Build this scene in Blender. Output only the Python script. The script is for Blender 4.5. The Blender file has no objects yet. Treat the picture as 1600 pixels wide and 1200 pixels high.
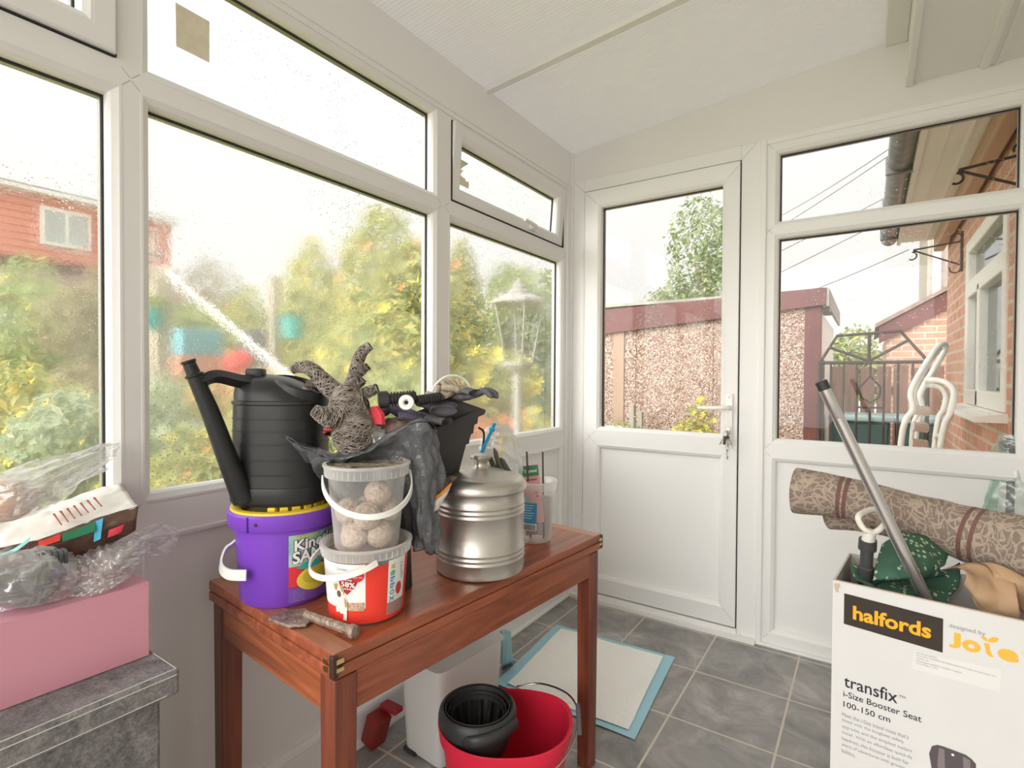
import bpy, bmesh, math, random
from mathutils import Vector, Matrix, noise as mn
R = math.radians
PI = math.pi
random.seed(7)
scene = bpy.context.scene
COL = scene.collection

# ---------------------------------------------------------------- camera
FPX = 827.95
YAW, PITCH, ROLL = 0.59245728, -0.0153123, -0.00545833
CZ = 1.157
CAMR = Matrix.Rotation(YAW, 3, 'Z') @ Matrix.Rotation(PITCH, 3, 'X') @ Matrix.Rotation(ROLL, 3, 'Y')
CAMP = Vector((0, 0, CZ))
cam_data = bpy.data.cameras.new('camera')
cam = bpy.data.objects.new('camera', cam_data)
COL.objects.link(cam)
cam_data.sensor_width = 36
cam_data.lens = FPX / 1600 * 36
cam_data.clip_start = 0.02
right, fwd, up = CAMR.col[0], CAMR.col[1], CAMR.col[2]
cam.matrix_world = Matrix(((right[0], up[0], -fwd[0], 0), (right[1], up[1], -fwd[1], 0), (right[2], up[2], -fwd[2], CZ), (0, 0, 0, 1)))
scene.camera = cam

# ---------------------------------------------------------------- sky light (overcast) and exposure
world = bpy.data.worlds.new('overcast_sky')
scene.world = world
world.use_nodes = True
wn, wl = world.node_tree.nodes, world.node_tree.links
bg = wn['Background']
tc = wn.new('ShaderNodeTexCoord'); sep = wn.new('ShaderNodeSeparateXYZ'); rmp = wn.new('ShaderNodeValToRGB')
wl.new(tc.outputs['Generated'], sep.inputs[0]); wl.new(sep.outputs['Z'], rmp.inputs[0]); wl.new(rmp.outputs[0], bg.inputs['Color'])
rmp.color_ramp.elements[0].position = 0.0; rmp.color_ramp.elements[0].color = (0.885, 0.855, 0.81, 1)
rmp.color_ramp.elements[1].position = 0.35; rmp.color_ramp.elements[1].color = (1.0, 0.985, 0.955, 1)
e = rmp.color_ramp.elements.new(0.9); e.color = (1.75, 1.72, 1.68, 1)
# sky boost added out of view behind the camera, to light the door wall
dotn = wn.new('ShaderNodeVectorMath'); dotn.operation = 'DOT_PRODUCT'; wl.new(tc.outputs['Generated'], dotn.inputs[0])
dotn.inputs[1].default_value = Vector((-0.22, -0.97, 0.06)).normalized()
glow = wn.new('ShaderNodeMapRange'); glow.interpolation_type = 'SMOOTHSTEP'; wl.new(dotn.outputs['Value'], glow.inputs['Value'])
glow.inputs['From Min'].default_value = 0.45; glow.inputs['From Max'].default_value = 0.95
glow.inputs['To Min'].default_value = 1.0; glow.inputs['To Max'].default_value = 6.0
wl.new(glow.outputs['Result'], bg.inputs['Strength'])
scene.view_settings.view_transform = 'Standard'
scene.view_settings.look = 'None'
scene.view_settings.exposure = 0.15
scene.view_settings.gamma = 1.0
scene.view_settings.use_curve_mapping = False
try:
    scene.cycles.use_denoising = True
    scene.cycles.max_bounces = 14
    scene.cycles.diffuse_bounces = 6
    scene.cycles.transparent_max_bounces = 40
    scene.cycles.transmission_bounces = 12
    scene.cycles.caustics_reflective = False
except Exception:
    pass

# ---------------------------------------------------------------- measuring helpers (a sight line cut with a real plane)
def ray(x, y):
    return CAMR @ Vector(((x - 800) / FPX, 1, -(y - 600) / FPX))
def on_x(x, y, X): d = ray(x, y); return CAMP + d * (X / d.x)
def on_y(x, y, Y): d = ray(x, y); return CAMP + d * (Y / d.y)
def on_z(x, y, Z): d = ray(x, y); return CAMP + d * ((Z - CZ) / d.z)
def at_depth(x, y, D): return CAMP + ray(x, y) * D

# ---------------------------------------------------------------- object helpers
def tag(o, label=None, cat=None, group=None, kind=None):
    if label: o['label'] = label
    if cat: o['category'] = cat
    if group: o['group'] = group
    if kind: o['kind'] = kind
    return o
def empty(name, loc=(0, 0, 0), rz=0, label=None, cat=None, group=None, parent=None, kind=None):
    o = bpy.data.objects.new(name, None); COL.objects.link(o)
    o.location = loc; o.rotation_euler = (0, 0, rz); o.empty_display_size = 0.05
    if parent: o.parent = parent
    return tag(o, label, cat, group, kind)
def obj(name, bm, m, parent=None, smooth=False, angle=40, loc=None, rz=None, solid=None, sub=0, label=None):
    me = bpy.data.meshes.new(name)
    if isinstance(bm, bmesh.types.BMesh):
        bm.to_mesh(me); bm.free()
    else:
        me.from_pydata(*bm)
    for mm in (m if isinstance(m, (list, tuple)) else [m]): me.materials.append(mm)
    if smooth:
        for p in me.polygons: p.use_smooth = True
        if angle < 180:
            try: me.set_sharp_from_angle(angle=R(angle))
            except Exception: pass
    o = bpy.data.objects.new(name, me); COL.objects.link(o)
    if parent: o.parent = parent
    if loc is not None: o.location = loc
    if rz is not None: o.rotation_euler = (0, 0, rz)
    if solid:
        s = o.modifiers.new('thickness', 'SOLIDIFY'); s.thickness = solid; s.offset = 0
    if sub:
        s = o.modifiers.new('smooth', 'SUBSURF'); s.levels = sub; s.render_levels = sub
    if label: o['label'] = label
    return o
def struct(name, bm, m, parent=None, **k):
    o = obj(name, bm, m, parent, **k)
    if not parent: o['kind'] = 'structure'
    return o
def new(): return bmesh.new()
def box(bm, c, s, rot=None, bev=0, mi=0):
    r = bmesh.ops.create_cube(bm, size=1)
    vs = r['verts']
    M = Matrix.Translation(Vector(c))
    if rot is not None: M = M @ (rot if isinstance(rot, Matrix) else Matrix.Rotation(rot, 4, 'Z'))
    M = M @ Matrix.Diagonal((s[0], s[1], s[2], 1))
    bmesh.ops.transform(bm, matrix=M, verts=vs)
    fs = list({f for v in vs for f in v.link_faces})
    for f in fs: f.material_index = mi
    if bev:
        es = list({e for v in vs for e in v.link_edges})
        bmesh.ops.bevel(bm, geom=es, offset=bev, segments=2, affect='EDGES', profile=0.5)
    return bm
def bbox(x0, x1, y0, y1, z0, z1, bev=0, bm=None):
    return box(bm or new(), ((x0 + x1) / 2, (y0 + y1) / 2, (z0 + z1) / 2), (x1 - x0, y1 - y0, z1 - z0), bev=bev)
def lathe(bm, prof, n=48, c=(0, 0, 0), sx=1, sy=1, a0=0, a1=2 * PI, mi=0):
    full = abs(a1 - a0 - 2 * PI) < 1e-6
    cols = n if full else n + 1
    rings = []
    for (r, z) in prof:
        ring = []
        for i in range(cols):
            a = a0 + (a1 - a0) * i / n
            ring.append(bm.verts.new((c[0] + r * math.cos(a) * sx, c[1] + r * math.sin(a) * sy, c[2] + z)))
        rings.append(ring)
    for k in range(len(rings) - 1):
        for i in range(n):
            j = (i + 1) % cols
            A = (rings[k][i], rings[k][j], rings[k + 1][j], rings[k + 1][i])
            if prof[k][0] < 1e-6 and prof[k + 1][0] < 1e-6: continue
            f = bm.faces.new(A); f.material_index = mi
    bmesh.ops.remove_doubles(bm, verts=[v for r in rings for v in r], dist=1e-6)
    return bm
def smooth_path(pts, n=6, closed=False):
    pts = [Vector(p) for p in pts]; out = []
    N = len(pts)
    rng = range(N if closed else N - 1)
    for i in rng:
        p1, p2 = pts[i], pts[(i + 1) % N]
        p0 = pts[i - 1] if (closed or i > 0) else p1 * 2 - p2
        p3 = pts[(i + 2) % N] if (closed or i + 2 < N) else p2 * 2 - p1
        for k in range(n):
            t = k / n
            out.append(0.5 * ((2 * p1) + (p2 - p0) * t + (2 * p0 - 5 * p1 + 4 * p2 - p3) * t * t + (-p0 + 3 * p1 - 3 * p2 + p3) * t ** 3))
    if not closed: out.append(pts[-1])
    return out
def tube(bm, pts, r, seg=10, closed=False, cap=True, flat=None, mi=0):
    pts = [Vector(p) for p in pts]; N = len(pts); rings = []
    prev = None
    for i, p in enumerate(pts):
        if closed: t = (pts[(i + 1) % N] - pts[i - 1])
        else: t = pts[min(i + 1, N - 1)] - pts[max(i - 1, 0)]
        if t.length < 1e-9: t = Vector((0, 0, 1))
        t.normalize()
        if prev is None:
            a = Vector((0, 0, 1)) if abs(t.z) < 0.9 else Vector((1, 0, 0))
            nrm = (a - t * a.dot(t)).normalized()
        else:
            nrm = prev - t * prev.dot(t)
            nrm = nrm.normalized() if nrm.length > 1e-6 else Vector((1, 0, 0))
        prev = nrm; b = t.cross(nrm)
        rr = r[i] if isinstance(r, (list, tuple)) else (r(i / (N - 1)) if callable(r) else r)
        fl = flat or 1
        rings.append([bm.verts.new(p + nrm * math.cos(2 * PI * k / seg) * rr + b * math.sin(2 * PI * k / seg) * rr * fl) for k in range(seg)])
    for i in range(N if closed else N - 1):
        A, B = rings[i], rings[(i + 1) % N]
        for k in range(seg):
            f = bm.faces.new((A[k], A[(k + 1) % seg], B[(k + 1) % seg], B[k])); f.material_index = mi
    if cap and not closed:
        bm.faces.new(rings[0][::-1]); bm.faces.new(rings[-1])
    return bm
def extrude_poly(bm, pts, vec, mi=0):
    a = [bm.verts.new(p) for p in pts]; v = Vector(vec)
    b = [bm.verts.new(Vector(p) + v) for p in pts]
    fs = [bm.faces.new(a), bm.faces.new(b[::-1])]
    n = len(a)
    for i in range(n): fs.append(bm.faces.new((a[i], b[i], b[(i + 1) % n], a[(i + 1) % n])))
    for f in fs: f.material_index = mi
    bmesh.ops.recalc_face_normals(bm, faces=fs)
    return bm
def blob(bm, c, s, sub=3, amp=0.15, freq=3, seed=0, rot=None, ridge=False):
    r = bmesh.ops.create_icosphere(bm, subdivisions=sub, radius=1)
    M = (rot or Matrix.Identity(4))
    for v in r['verts']:
        p = v.co.copy()
        nn = mn.noise(p * freq + Vector((seed * 7.3, seed * 1.7, seed)))
        if ridge: nn = 1 - 2 * abs(nn) * 1.6
        q = p * (1 + amp * nn)
        q = Vector((q.x * s[0], q.y * s[1], q.z * s[2]))
        v.co = (M.to_3x3() @ q) + Vector(c)
    return bm
def copy_tree(o, parent=None):
    c = o.copy(); COL.objects.link(c)
    if parent: c.parent = parent
    for ch in [x for x in scene.objects if x.parent == o]: copy_tree(ch, c)
    return c

# ---------------------------------------------------------------- materials
def mat(name, col, rough=0.5, metal=0, bump=0, bscale=50, spec=0.5, var=0, vscale=8, col2=None, trans=0, ior=1.45, sss=0, stretch=None, alpha=None, coat=0):
    m = bpy.data.materials.new(name); m.use_nodes = True
    n, l = m.node_tree.nodes, m.node_tree.links
    b = n['Principled BSDF']
    b.inputs['Base Color'].default_value = (*col, 1)
    b.inputs['Roughness'].default_value = rough
    b.inputs['Metallic'].default_value = metal
    b.inputs['Specular IOR Level'].default_value = spec
    b.inputs['IOR'].default_value = ior
    b.inputs['Transmission Weight'].default_value = trans
    if coat: b.inputs['Coat Weight'].default_value = coat
    if alpha is not None: b.inputs['Alpha'].default_value = alpha
    if sss:
        b.inputs['Subsurface Weight'].default_value = sss; b.inputs['Subsurface Radius'].default_value = (0.02, 0.015, 0.01)
    if bump or var or col2:
        t = n.new('ShaderNodeTexCoord'); mp = n.new('ShaderNodeMapping'); l.new(t.outputs['Object'], mp.inputs[0])
        if stretch: mp.inputs['Scale'].default_value = stretch
    if var or col2:
        nz = n.new('ShaderNodeTexNoise'); nz.inputs['Scale'].default_value = vscale; nz.inputs['Detail'].default_value = 6
        l.new(mp.outputs[0], nz.inputs['Vector'])
        cr = n.new('ShaderNodeValToRGB'); l.new(nz.outputs['Fac'], cr.inputs[0])
        c2 = col2 or tuple(max(0, c * (1 - var)) for c in col)
        cr.color_ramp.elements[0].position = 0.35; cr.color_ramp.elements[0].color = (*c2, 1)
        cr.color_ramp.elements[1].position = 0.65; cr.color_ramp.elements[1].color = (*col, 1)
        l.new(cr.outputs[0], b.inputs['Base Color'])
    if bump:
        nb = n.new('ShaderNodeTexNoise'); nb.inputs['Scale'].default_value = bscale; nb.inputs['Detail'].default_value = 4
        l.new(mp.outputs[0], nb.inputs['Vector'])
        bp = n.new('ShaderNodeBump'); bp.inputs['Strength'].default_value = bump; bp.inputs['Distance'].default_value = 0.01
        l.new(nb.outputs['Fac'], bp.inputs['Height']); l.new(bp.outputs[0], b.inputs['Normal'])
    return m
def N(m, kind, **inp):
    nd = m.node_tree.nodes.new('ShaderNode' + kind)
    for k, v in inp.items():
        nd.inputs[k.replace('_', ' ')].default_value = v
    return nd
def L(m, a, b): m.node_tree.links.new(a, b)
def fresh(name):
    m = bpy.data.materials.new(name); m.use_nodes = True
    m.node_tree.nodes.clear()
    o = m.node_tree.nodes.new('ShaderNodeOutputMaterial')
    return m, o
def ramp(m, src, stops):
    cr = m.node_tree.nodes.new('ShaderNodeValToRGB'); L(m, src, cr.inputs[0])
    el = cr.color_ramp.elements
    el[0].position, el[0].color = stops[0][0], stops[0][1]
    el[1].position, el[1].color = stops[1][0], stops[1][1]
    for p, c in stops[2:]:
        x = el.new(p); x.color = c
    return cr.outputs[0]
def g(v): return (v, v, v, 1)
def math_(m, op, a, b=None):
    nd = m.node_tree.nodes.new('ShaderNodeMath'); nd.operation = op
    for i, x in enumerate((a, b)):
        if x is None: continue
        if isinstance(x, (int, float)): nd.inputs[i].default_value = x
        else: L(m, x, nd.inputs[i])
    return nd.outputs[0]
def coords(m, scale=(1, 1, 1), out='Object', rot=(0, 0, 0)):
    t = m.node_tree.nodes.new('ShaderNodeTexCoord'); mp = m.node_tree.nodes.new('ShaderNodeMapping')
    mp.inputs['Scale'].default_value = scale; mp.inputs['Rotation'].default_value = rot
    L(m, t.outputs[out], mp.inputs[0]); return mp.outputs[0]

PVC = mat('white_upvc', (0.82, 0.81, 0.795), 0.32, bump=0.02, bscale=400)
PVCP = mat('white_upvc_panel', (0.83, 0.82, 0.805), 0.5)
PAINT = mat('white_board', (0.78, 0.765, 0.735), 0.55, var=0.03, vscale=3)
GASKET = mat('black_gasket', (0.03, 0.028, 0.027), 0.7)
SPACER = mat('silver_spacer_bar', (0.35, 0.33, 0.30), 0.35, 0.6)
HANDLE = mat('white_handle_plastic', (0.85, 0.83, 0.78), 0.25)
CHROME = mat('chrome', (0.6, 0.58, 0.55), 0.2, 1)
BLACKP = mat('black_plastic', (0.035, 0.035, 0.035), 0.42, bump=0.05, bscale=60)

def glass_mat(name, film_lo, film_hi, drops, blur=0.0, seed=0.0, streak=False):
    """clear window glass, with real droplets and patches of wet, smeared film"""
    m, out = fresh(name)
    tr = N(m, 'BsdfTransparent', Color=(0.97, 0.975, 0.97, 1))
    gl = N(m, 'BsdfGlossy', Roughness=0.02, Color=(1, 1, 1, 1))
    fr = N(m, 'Fresnel', IOR=1.33)
    ge = m.node_tree.nodes.new('ShaderNodeNewGeometry')
    base = N(m, 'MixShader')
    L(m, math_(m, 'MULTIPLY', fr.outputs[0], math_(m, 'SUBTRACT', 1.0, ge.outputs['Backfacing'])), base.inputs[0]); L(m, tr.outputs[0], base.inputs[1]); L(m, gl.outputs[0], base.inputs[2])
    cur = base.outputs[0]
    co = coords(m, (1, 1, 1))
    off = N(m, 'Mapping', Location=(seed, seed * 1.3, seed * 0.7)); L(m, co, off.inputs[0]); co = off.outputs[0]
    if blur > 0:
        nz = N(m, 'TexNoise', Scale=2.3, Detail=3.0); L(m, co, nz.inputs['Vector'])
        mask = ramp(m, nz.outputs['Fac'], [(film_lo, g(0)), (film_hi, g(1))])
        rf = N(m, 'BsdfRefraction', IOR=1.012, Roughness=0.45)
        nb = N(m, 'TexNoise', Scale=45.0, Detail=4.0, Roughness=0.7); L(m, co, nb.inputs['Vector'])
        bp = N(m, 'Bump', Strength=0.9, Distance=0.02); L(m, nb.outputs['Fac'], bp.inputs['Height']); L(m, bp.outputs[0], rf.inputs['Normal'])
        milky = N(m, 'BsdfTranslucent', Color=(0.9, 0.9, 0.88, 1))
        mm = N(m, 'MixShader', Fac=0.16); L(m, rf.outputs[0], mm.inputs[1]); L(m, milky.outputs[0], mm.inputs[2])
        mx = N(m, 'MixShader'); L(m, math_(m, 'MULTIPLY', mask, blur), mx.inputs[0]); L(m, cur, mx.inputs[1]); L(m, mm.outputs[0], mx.inputs[2])
        cur = mx.outputs[0]
    if drops > 0:
        vo = N(m, 'TexVoronoi', Scale=190.0); L(m, co, vo.inputs['Vector'])
        n2 = N(m, 'TexNoise', Scale=5.0, Detail=5.0); L(m, co, n2.inputs['Vector'])
        dens = ramp(m, n2.outputs['Fac'], [(0.42, g(0)), (0.62, g(1))])
        sel = N(m, 'SeparateColor'); L(m, vo.outputs['Color'], sel.inputs[0])
        pick = math_(m, 'LESS_THAN', sel.outputs[0], math_(m, 'MULTIPLY', dens, drops))
        inside = math_(m, 'LESS_THAN', vo.outputs['Distance'], math_(m, 'MULTIPLY', sel.outputs[1], 0.42))
        k = math_(m, 'MULTIPLY', pick, inside)
        hgt = math_(m, 'SUBTRACT', 0.5, vo.outputs['Distance'])
        bp = N(m, 'Bump', Strength=1.0, Distance=0.01); L(m, hgt, bp.inputs['Height'])
        rf = N(m, 'BsdfRefraction', IOR=1.12, Roughness=0.05); L(m, bp.outputs[0], rf.inputs['Normal'])
        mx = N(m, 'MixShader'); L(m, k, mx.inputs[0]); L(m, cur, mx.inputs[1]); L(m, rf.outputs[0], mx.inputs[2]); cur = mx.outputs[0]
    L(m, cur, out.inputs[0])
    return m
G_CLEAR = glass_mat('window_glass', 0, 0, 0.0)
G_WET = glass_mat('wet_window_glass', 0.28, 0.52, 0.45, 0.9, 1.7)
G_WET2 = glass_mat('smeared_window_glass', 0.25, 0.50, 0.3, 0.8, 5.1)
G_RAIN = glass_mat('rain_spotted_glass', 0.55, 0.75, 0.9, 0.4, 3.3)
G_TOP = glass_mat('upper_window_glass', 0, 0, 0.35, 0, 2.2)

def wood_mat(name, c1, c2, rough=0.35, axis=0, scale=1.0):
    m, out = fresh(name)
    b = N(m, 'BsdfPrincipled', Roughness=rough)
    sc = [14 * scale] * 3; sc[axis] = 1.1 * scale
    co = coords(m, tuple(sc))
    nz = N(m, 'TexNoise', Scale=2.2, Detail=8.0, Roughness=0.62, Distortion=0.7); L(m, co, nz.inputs['Vector'])
    c = ramp(m, nz.outputs['Fac'], [(0.32, (*c2, 1)), (0.62, (*c1, 1))])
    L(m, c, b.inputs['Base Color'])
    nz2 = N(m, 'TexNoise', Scale=9.0, Detail=6.0); L(m, co, nz2.inputs['Vector'])
    bp = N(m, 'Bump', Strength=0.12, Distance=0.003); L(m, nz2.outputs['Fac'], bp.inputs['Height']); L(m, bp.outputs[0], b.inputs['Normal'])
    L(m, b.outputs[0], out.inputs[0]); return m

# ---------------------------------------------------------------- room shell
XA = -1.309       # room side of the window wall on the left
YB = 2.5          # room side of the door wall
XR = 0.52         # brick house wall on the right
YN = -1.5         # the room runs on behind the photographer
ZC0, SL = 2.322, 0.0885
def roof_z(x): return ZC0 + SL * (x - XA)

# floor of slate tiles
m, out = fresh('slate_floor_tiles')
b = N(m, 'BsdfPrincipled', Roughness=0.42)
co = coords(m, (1, 1, 1))
sx = N(m, 'SeparateXYZ'); L(m, co, sx.inputs[0])
def grout(axis_out, origin, pitch, w):
    t = math_(m, 'DIVIDE', math_(m, 'SUBTRACT', axis_out, origin), pitch)
    fr_ = math_(m, 'FRACT', t)
    d = math_(m, 'MINIMUM', fr_, math_(m, 'SUBTRACT', 1.0, fr_))
    return math_(m, 'LESS_THAN', d, w / pitch)
gx = grout(sx.outputs[0], -0.551 - 0.328 * 20, 0.328, 0.0036)
gy = grout(sx.outputs[1], 2.455 - 0.333 * 20, 0.333, 0.0036)
gm = math_(m, 'MAXIMUM', gx, gy)
nz = N(m, 'TexNoise', Scale=6.0, Detail=9.0, Roughness=0.65, Distortion=0.9); L(m, co, nz.inputs['Vector'])
tile = ramp(m, nz.outputs['Fac'], [(0.28, (0.17, 0.162, 0.158, 1)), (0.55, (0.33, 0.315, 0.305, 1)), (0.80, (0.60, 0.575, 0.55, 1))])
mix = m.node_tree.nodes.new('ShaderNodeMix'); mix.data_type = 'RGBA'
L(m, gm, mix.inputs[0]); L(m, tile, mix.inputs[6]); mix.inputs[7].default_value = (0.60, 0.53, 0.45, 1)
L(m, mix.outputs[2], b.inputs['Base Color'])
nb = N(m, 'TexNoise', Scale=14.0, Detail=10.0, Roughness=0.7, Distortion=1.5); L(m, co, nb.inputs['Vector'])
hh = math_(m, 'SUBTRACT', nb.outputs['Fac'], math_(m, 'MULTIPLY', gm, 0.7))
bp = N(m, 'Bump', Strength=0.35, Distance=0.01); L(m, hh, bp.inputs['Height']); L(m, bp.outputs[0], b.inputs['Normal'])
L(m, b.outputs[0], out.inputs[0])
FLOOR = m
struct('floor', bbox(XA - 0.06, XR, YN, YB + 0.06, -0.08, 0.0), FLOOR)

# polycarbonate roof sheet: light comes through it
m, out = fresh('ribbed_polycarbonate')
co = coords(m, (1, 1, 1))
wv = N(m, 'TexWave', Scale=21.0, Distortion=0.0); wv.bands_direction = 'Y'; L(m, co, wv.inputs['Vector'])
nz = N(m, 'TexNoise', Scale=2.5, Detail=3.0); L(m, co, nz.inputs['Vector'])
bp = N(m, 'Bump', Strength=0.45, Distance=0.004); L(m, wv.outputs['Fac'], bp.inputs['Height'])
rc = ramp(m, wv.outputs['Fac'], [(0.0, (0.72, 0.70, 0.685, 1)), (1.0, (0.79, 0.77, 0.76, 1))])
df = N(m, 'BsdfPrincipled', Roughness=0.3); L(m, rc, df.inputs['Base Color']); L(m, bp.outputs[0], df.inputs['Normal'])
tl = N(m, 'BsdfTranslucent', Color=(0.86, 0.84, 0.82, 1)); L(m, bp.outputs[0], tl.inputs['Normal'])
mx = N(m, 'MixShader', Fac=0.10); L(m, df.outputs[0], mx.inputs[1]); L(m, tl.outputs[0], mx.inputs[2])
L(m, mx.outputs[0], out.inputs[0])
POLY = m
bm = new()
xs = (XA - 0.10, 0.075)
for yy in (YN - 0.2, YB + 0.12): pass
vs = [bm.verts.new((x, y, roof_z(x) + 0.001)) for x, y in ((xs[0], YN), (xs[1], YN), (xs[1], YB + 0.12), (xs[0], YB + 0.12))]
bm.faces.new(vs)
struct('ceiling', bm, POLY)
# glazing bars under the roof sheet
def rafter(y, name='trim_1', w=0.045):
    bm = new()
    prof = [(-w / 2, 0), (-w / 2 + 0.008, -0.016), (w / 2 - 0.008, -0.016), (w / 2, 0)]
    extrude_poly(bm, [(XA, y + p[0], roof_z(XA) + p[1]) for p in prof], (0.04 - XA, 0, SL * (0.04 - XA)))
    struct(name, bm, PVC)
rafter(1.745, 'trim_1'); rafter(0.72, 'trim_2'); rafter(-0.30, 'trim_3')
# wall plate and boxed eaves of the house along the right side
struct('trim_4', bbox(0.035, 0.105, YN, YB, 2.425, 2.53, bev=0.004), PVC)
bm = new(); bbox(0.105, XR, YN, YB, 2.262, 2.60, bm=bm)
bbox(0.100, 0.122, YN, YB, 2.250, 2.275, bm=bm, bev=0.003)
bbox(0.312, 0.338, YN, YB, 2.252, 2.27, bm=bm, bev=0.004)
bbox(0.355, 0.362, YN, YB, 2.255, 2.27, bm=bm)
struct('trim_5', bm, PVCP)

# window-wall and door-wall carpentry ----------------------------------------
class Wall:
    def __init__(s, kind): s.kind = kind
    def p(s, u, v, d):   # u along the wall, v up, d out of the wall into the room
        return Vector((XA + d, u, v)) if s.kind == 'A' else Vector((u, YB - d, v))
WA, WB = Wall('A'), Wall('B')
def ring(bm, W, u0, u1, v0, v1, prof, mi=0):
    """mitred frame: prof = [(inset towards the opening's middle, d)...], closed"""
    cs = []
    for (i, d) in prof:
        cs.append([bm.verts.new(W.p(*q, d)) for q in ((u0 + i, v0 + i), (u1 - i, v0 + i), (u1 - i, v1 - i), (u0 + i, v1 - i))])
    n = len(prof); fs = []
    for k in range(n):
        a, b_ = cs[k], cs[(k + 1) % n]
        for j in range(4):
            f = bm.faces.new((a[j], a[(j + 1) % 4], b_[(j + 1) % 4], b_[j])); f.material_index = mi; fs.append(f)
    bmesh.ops.recalc_face_normals(bm, faces=fs)
    return bm
def slab(bm, W, u0, u1, v0, v1, d0, d1, bev=0):
    a, b_ = W.p(u0, v0, d0), W.p(u1, v1, d1)
    c = (a + b_) / 2; s = b_ - a
    return box(bm, c, (abs(s.x), abs(s.y), abs(s.z)), bev=bev)
BEAD = [(-0.021, -0.02), (-0.021, 0.001), (-0.016, 0.001), (-0.012, -0.002), (-0.004, -0.007), (0.0, -0.015), (0.0, -0.034), (-0.01, -0.034)]
def glazing(W, u0, u1, v0, v1, parent, gm_, bead_mat=PVC, dd=0.0, M=None):
    pf = [(i, d + dd) for i, d in BEAD]
    parts = []
    parts.append(obj('glazing_bead', ring(new(), W, u0, u1, v0, v1, pf), bead_mat, parent, smooth=True, angle=25))
    parts.append(obj('gasket', ring(new(), W, u0, u1, v0 - 0.009, v1, [(-0.004, -0.0345 + dd), (0.004, -0.0345 + dd), (0.004, -0.040 + dd), (-0.004, -0.040 + dd)]), GASKET, parent))
    parts.append(obj('spacer_bar', ring(new(), W, u0, u1, v0 - 0.009, v1, [(-0.003, -0.041 + dd), (0.004, -0.041 + dd), (0.004, -0.056 + dd), (-0.003, -0.056 + dd)]), SPACER, parent))
    bm = new(); slab(bm, W, u0 - 0.008, u1 + 0.008, v0 - 0.008, v1 + 0.008, -0.0385 + dd, -0.0425 + dd)
    # room-facing sheet is clean glass, the outer face carries rain and film
    for f in bm.faces:
        nn = f.normal
        facing = nn.x if W.kind == 'A' else -nn.y
        f.material_index = 1 if facing < -0.5 else 0
    parts.append(obj('glass_pane', bm, [G_CLEAR, gm_], parent))
    return parts
JOINT = mat('mitre_joint_shadow_gap', (0.40, 0.38, 0.35), 0.7)
def joints(bm, W, u0, u1, v0, v1, l=0.016, d=0.0, off=0.021):
    for u, su in ((u0, -1), (u1, 1)):
        for v, sv in ((v0, -1), (v1, 1)):
            tube(bm, [W.p(u + su * off, v + sv * off, d), W.p(u + su * (off + l), v + sv * (off + l), d)], 0.0007, 4, mi=1)
def frame_member(bm, W, u0, u1, v0, v1, bev=0.003, d1=0.0, d0=-0.065):
    return slab(bm, W, u0, u1, v0, v1, d0, d1, bev=bev)

# LEFT WALL ------------------------------------------------------------------
cols_A = [(-1.44, -0.56), (-0.46, 0.450), (0.526, 1.434), (1.536, 2.396)]
rails = dict(g0=0.8955, g1=1.743, t0=1.822, t1=2.107)
# lower part: solid board with moulded panels; top: fascia board
bm = new()
slab(bm, WA, YN, YB, 0.0, 0.095, -0.065, 0.004)
slab(bm, WA, YN, YB, 0.798, 0.872, -0.065, 0.0)
for a, b_ in ((-0.54, -0.48), (0.472, 0.504), (1.456, 1.514), (2.418, YB)):
    slab(bm, WA, a, b_, 0.09, 0.80, -0.065, 0.0)
slab(bm, WA, YN, YB, 0.09, 0.80, -0.06, -0.016)
for (a, b_) in cols_A:
    ring(bm, WA, a - 0.022, b_ + 0.022, 0.093, 0.80, [(0.0, -0.018), (0.0, 0.001), (0.004, 0.003), (0.012, 0.001), (0.020, -0.009), (0.020, -0.018)])
slab(bm, WA, YN, YB, 2.126, roof_z(XA), -0.06, 0.004)
slab(bm, WA, YN, YB, 2.145, 2.152, -0.0, 0.008)
struct('wall_left', bm, PVCP)
# corner post between the two walls
bm = new()
bbox(XA - 0.065, XA + 0.006, YB - 0.055, YB + 0.06, 0, 2.15, bm=bm, bev=0.003)
bbox(XA, XA + 0.012, YB - 0.012, YB, 0, 2.33, bm=bm)
struct('trim_6', bm, PVC)

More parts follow.
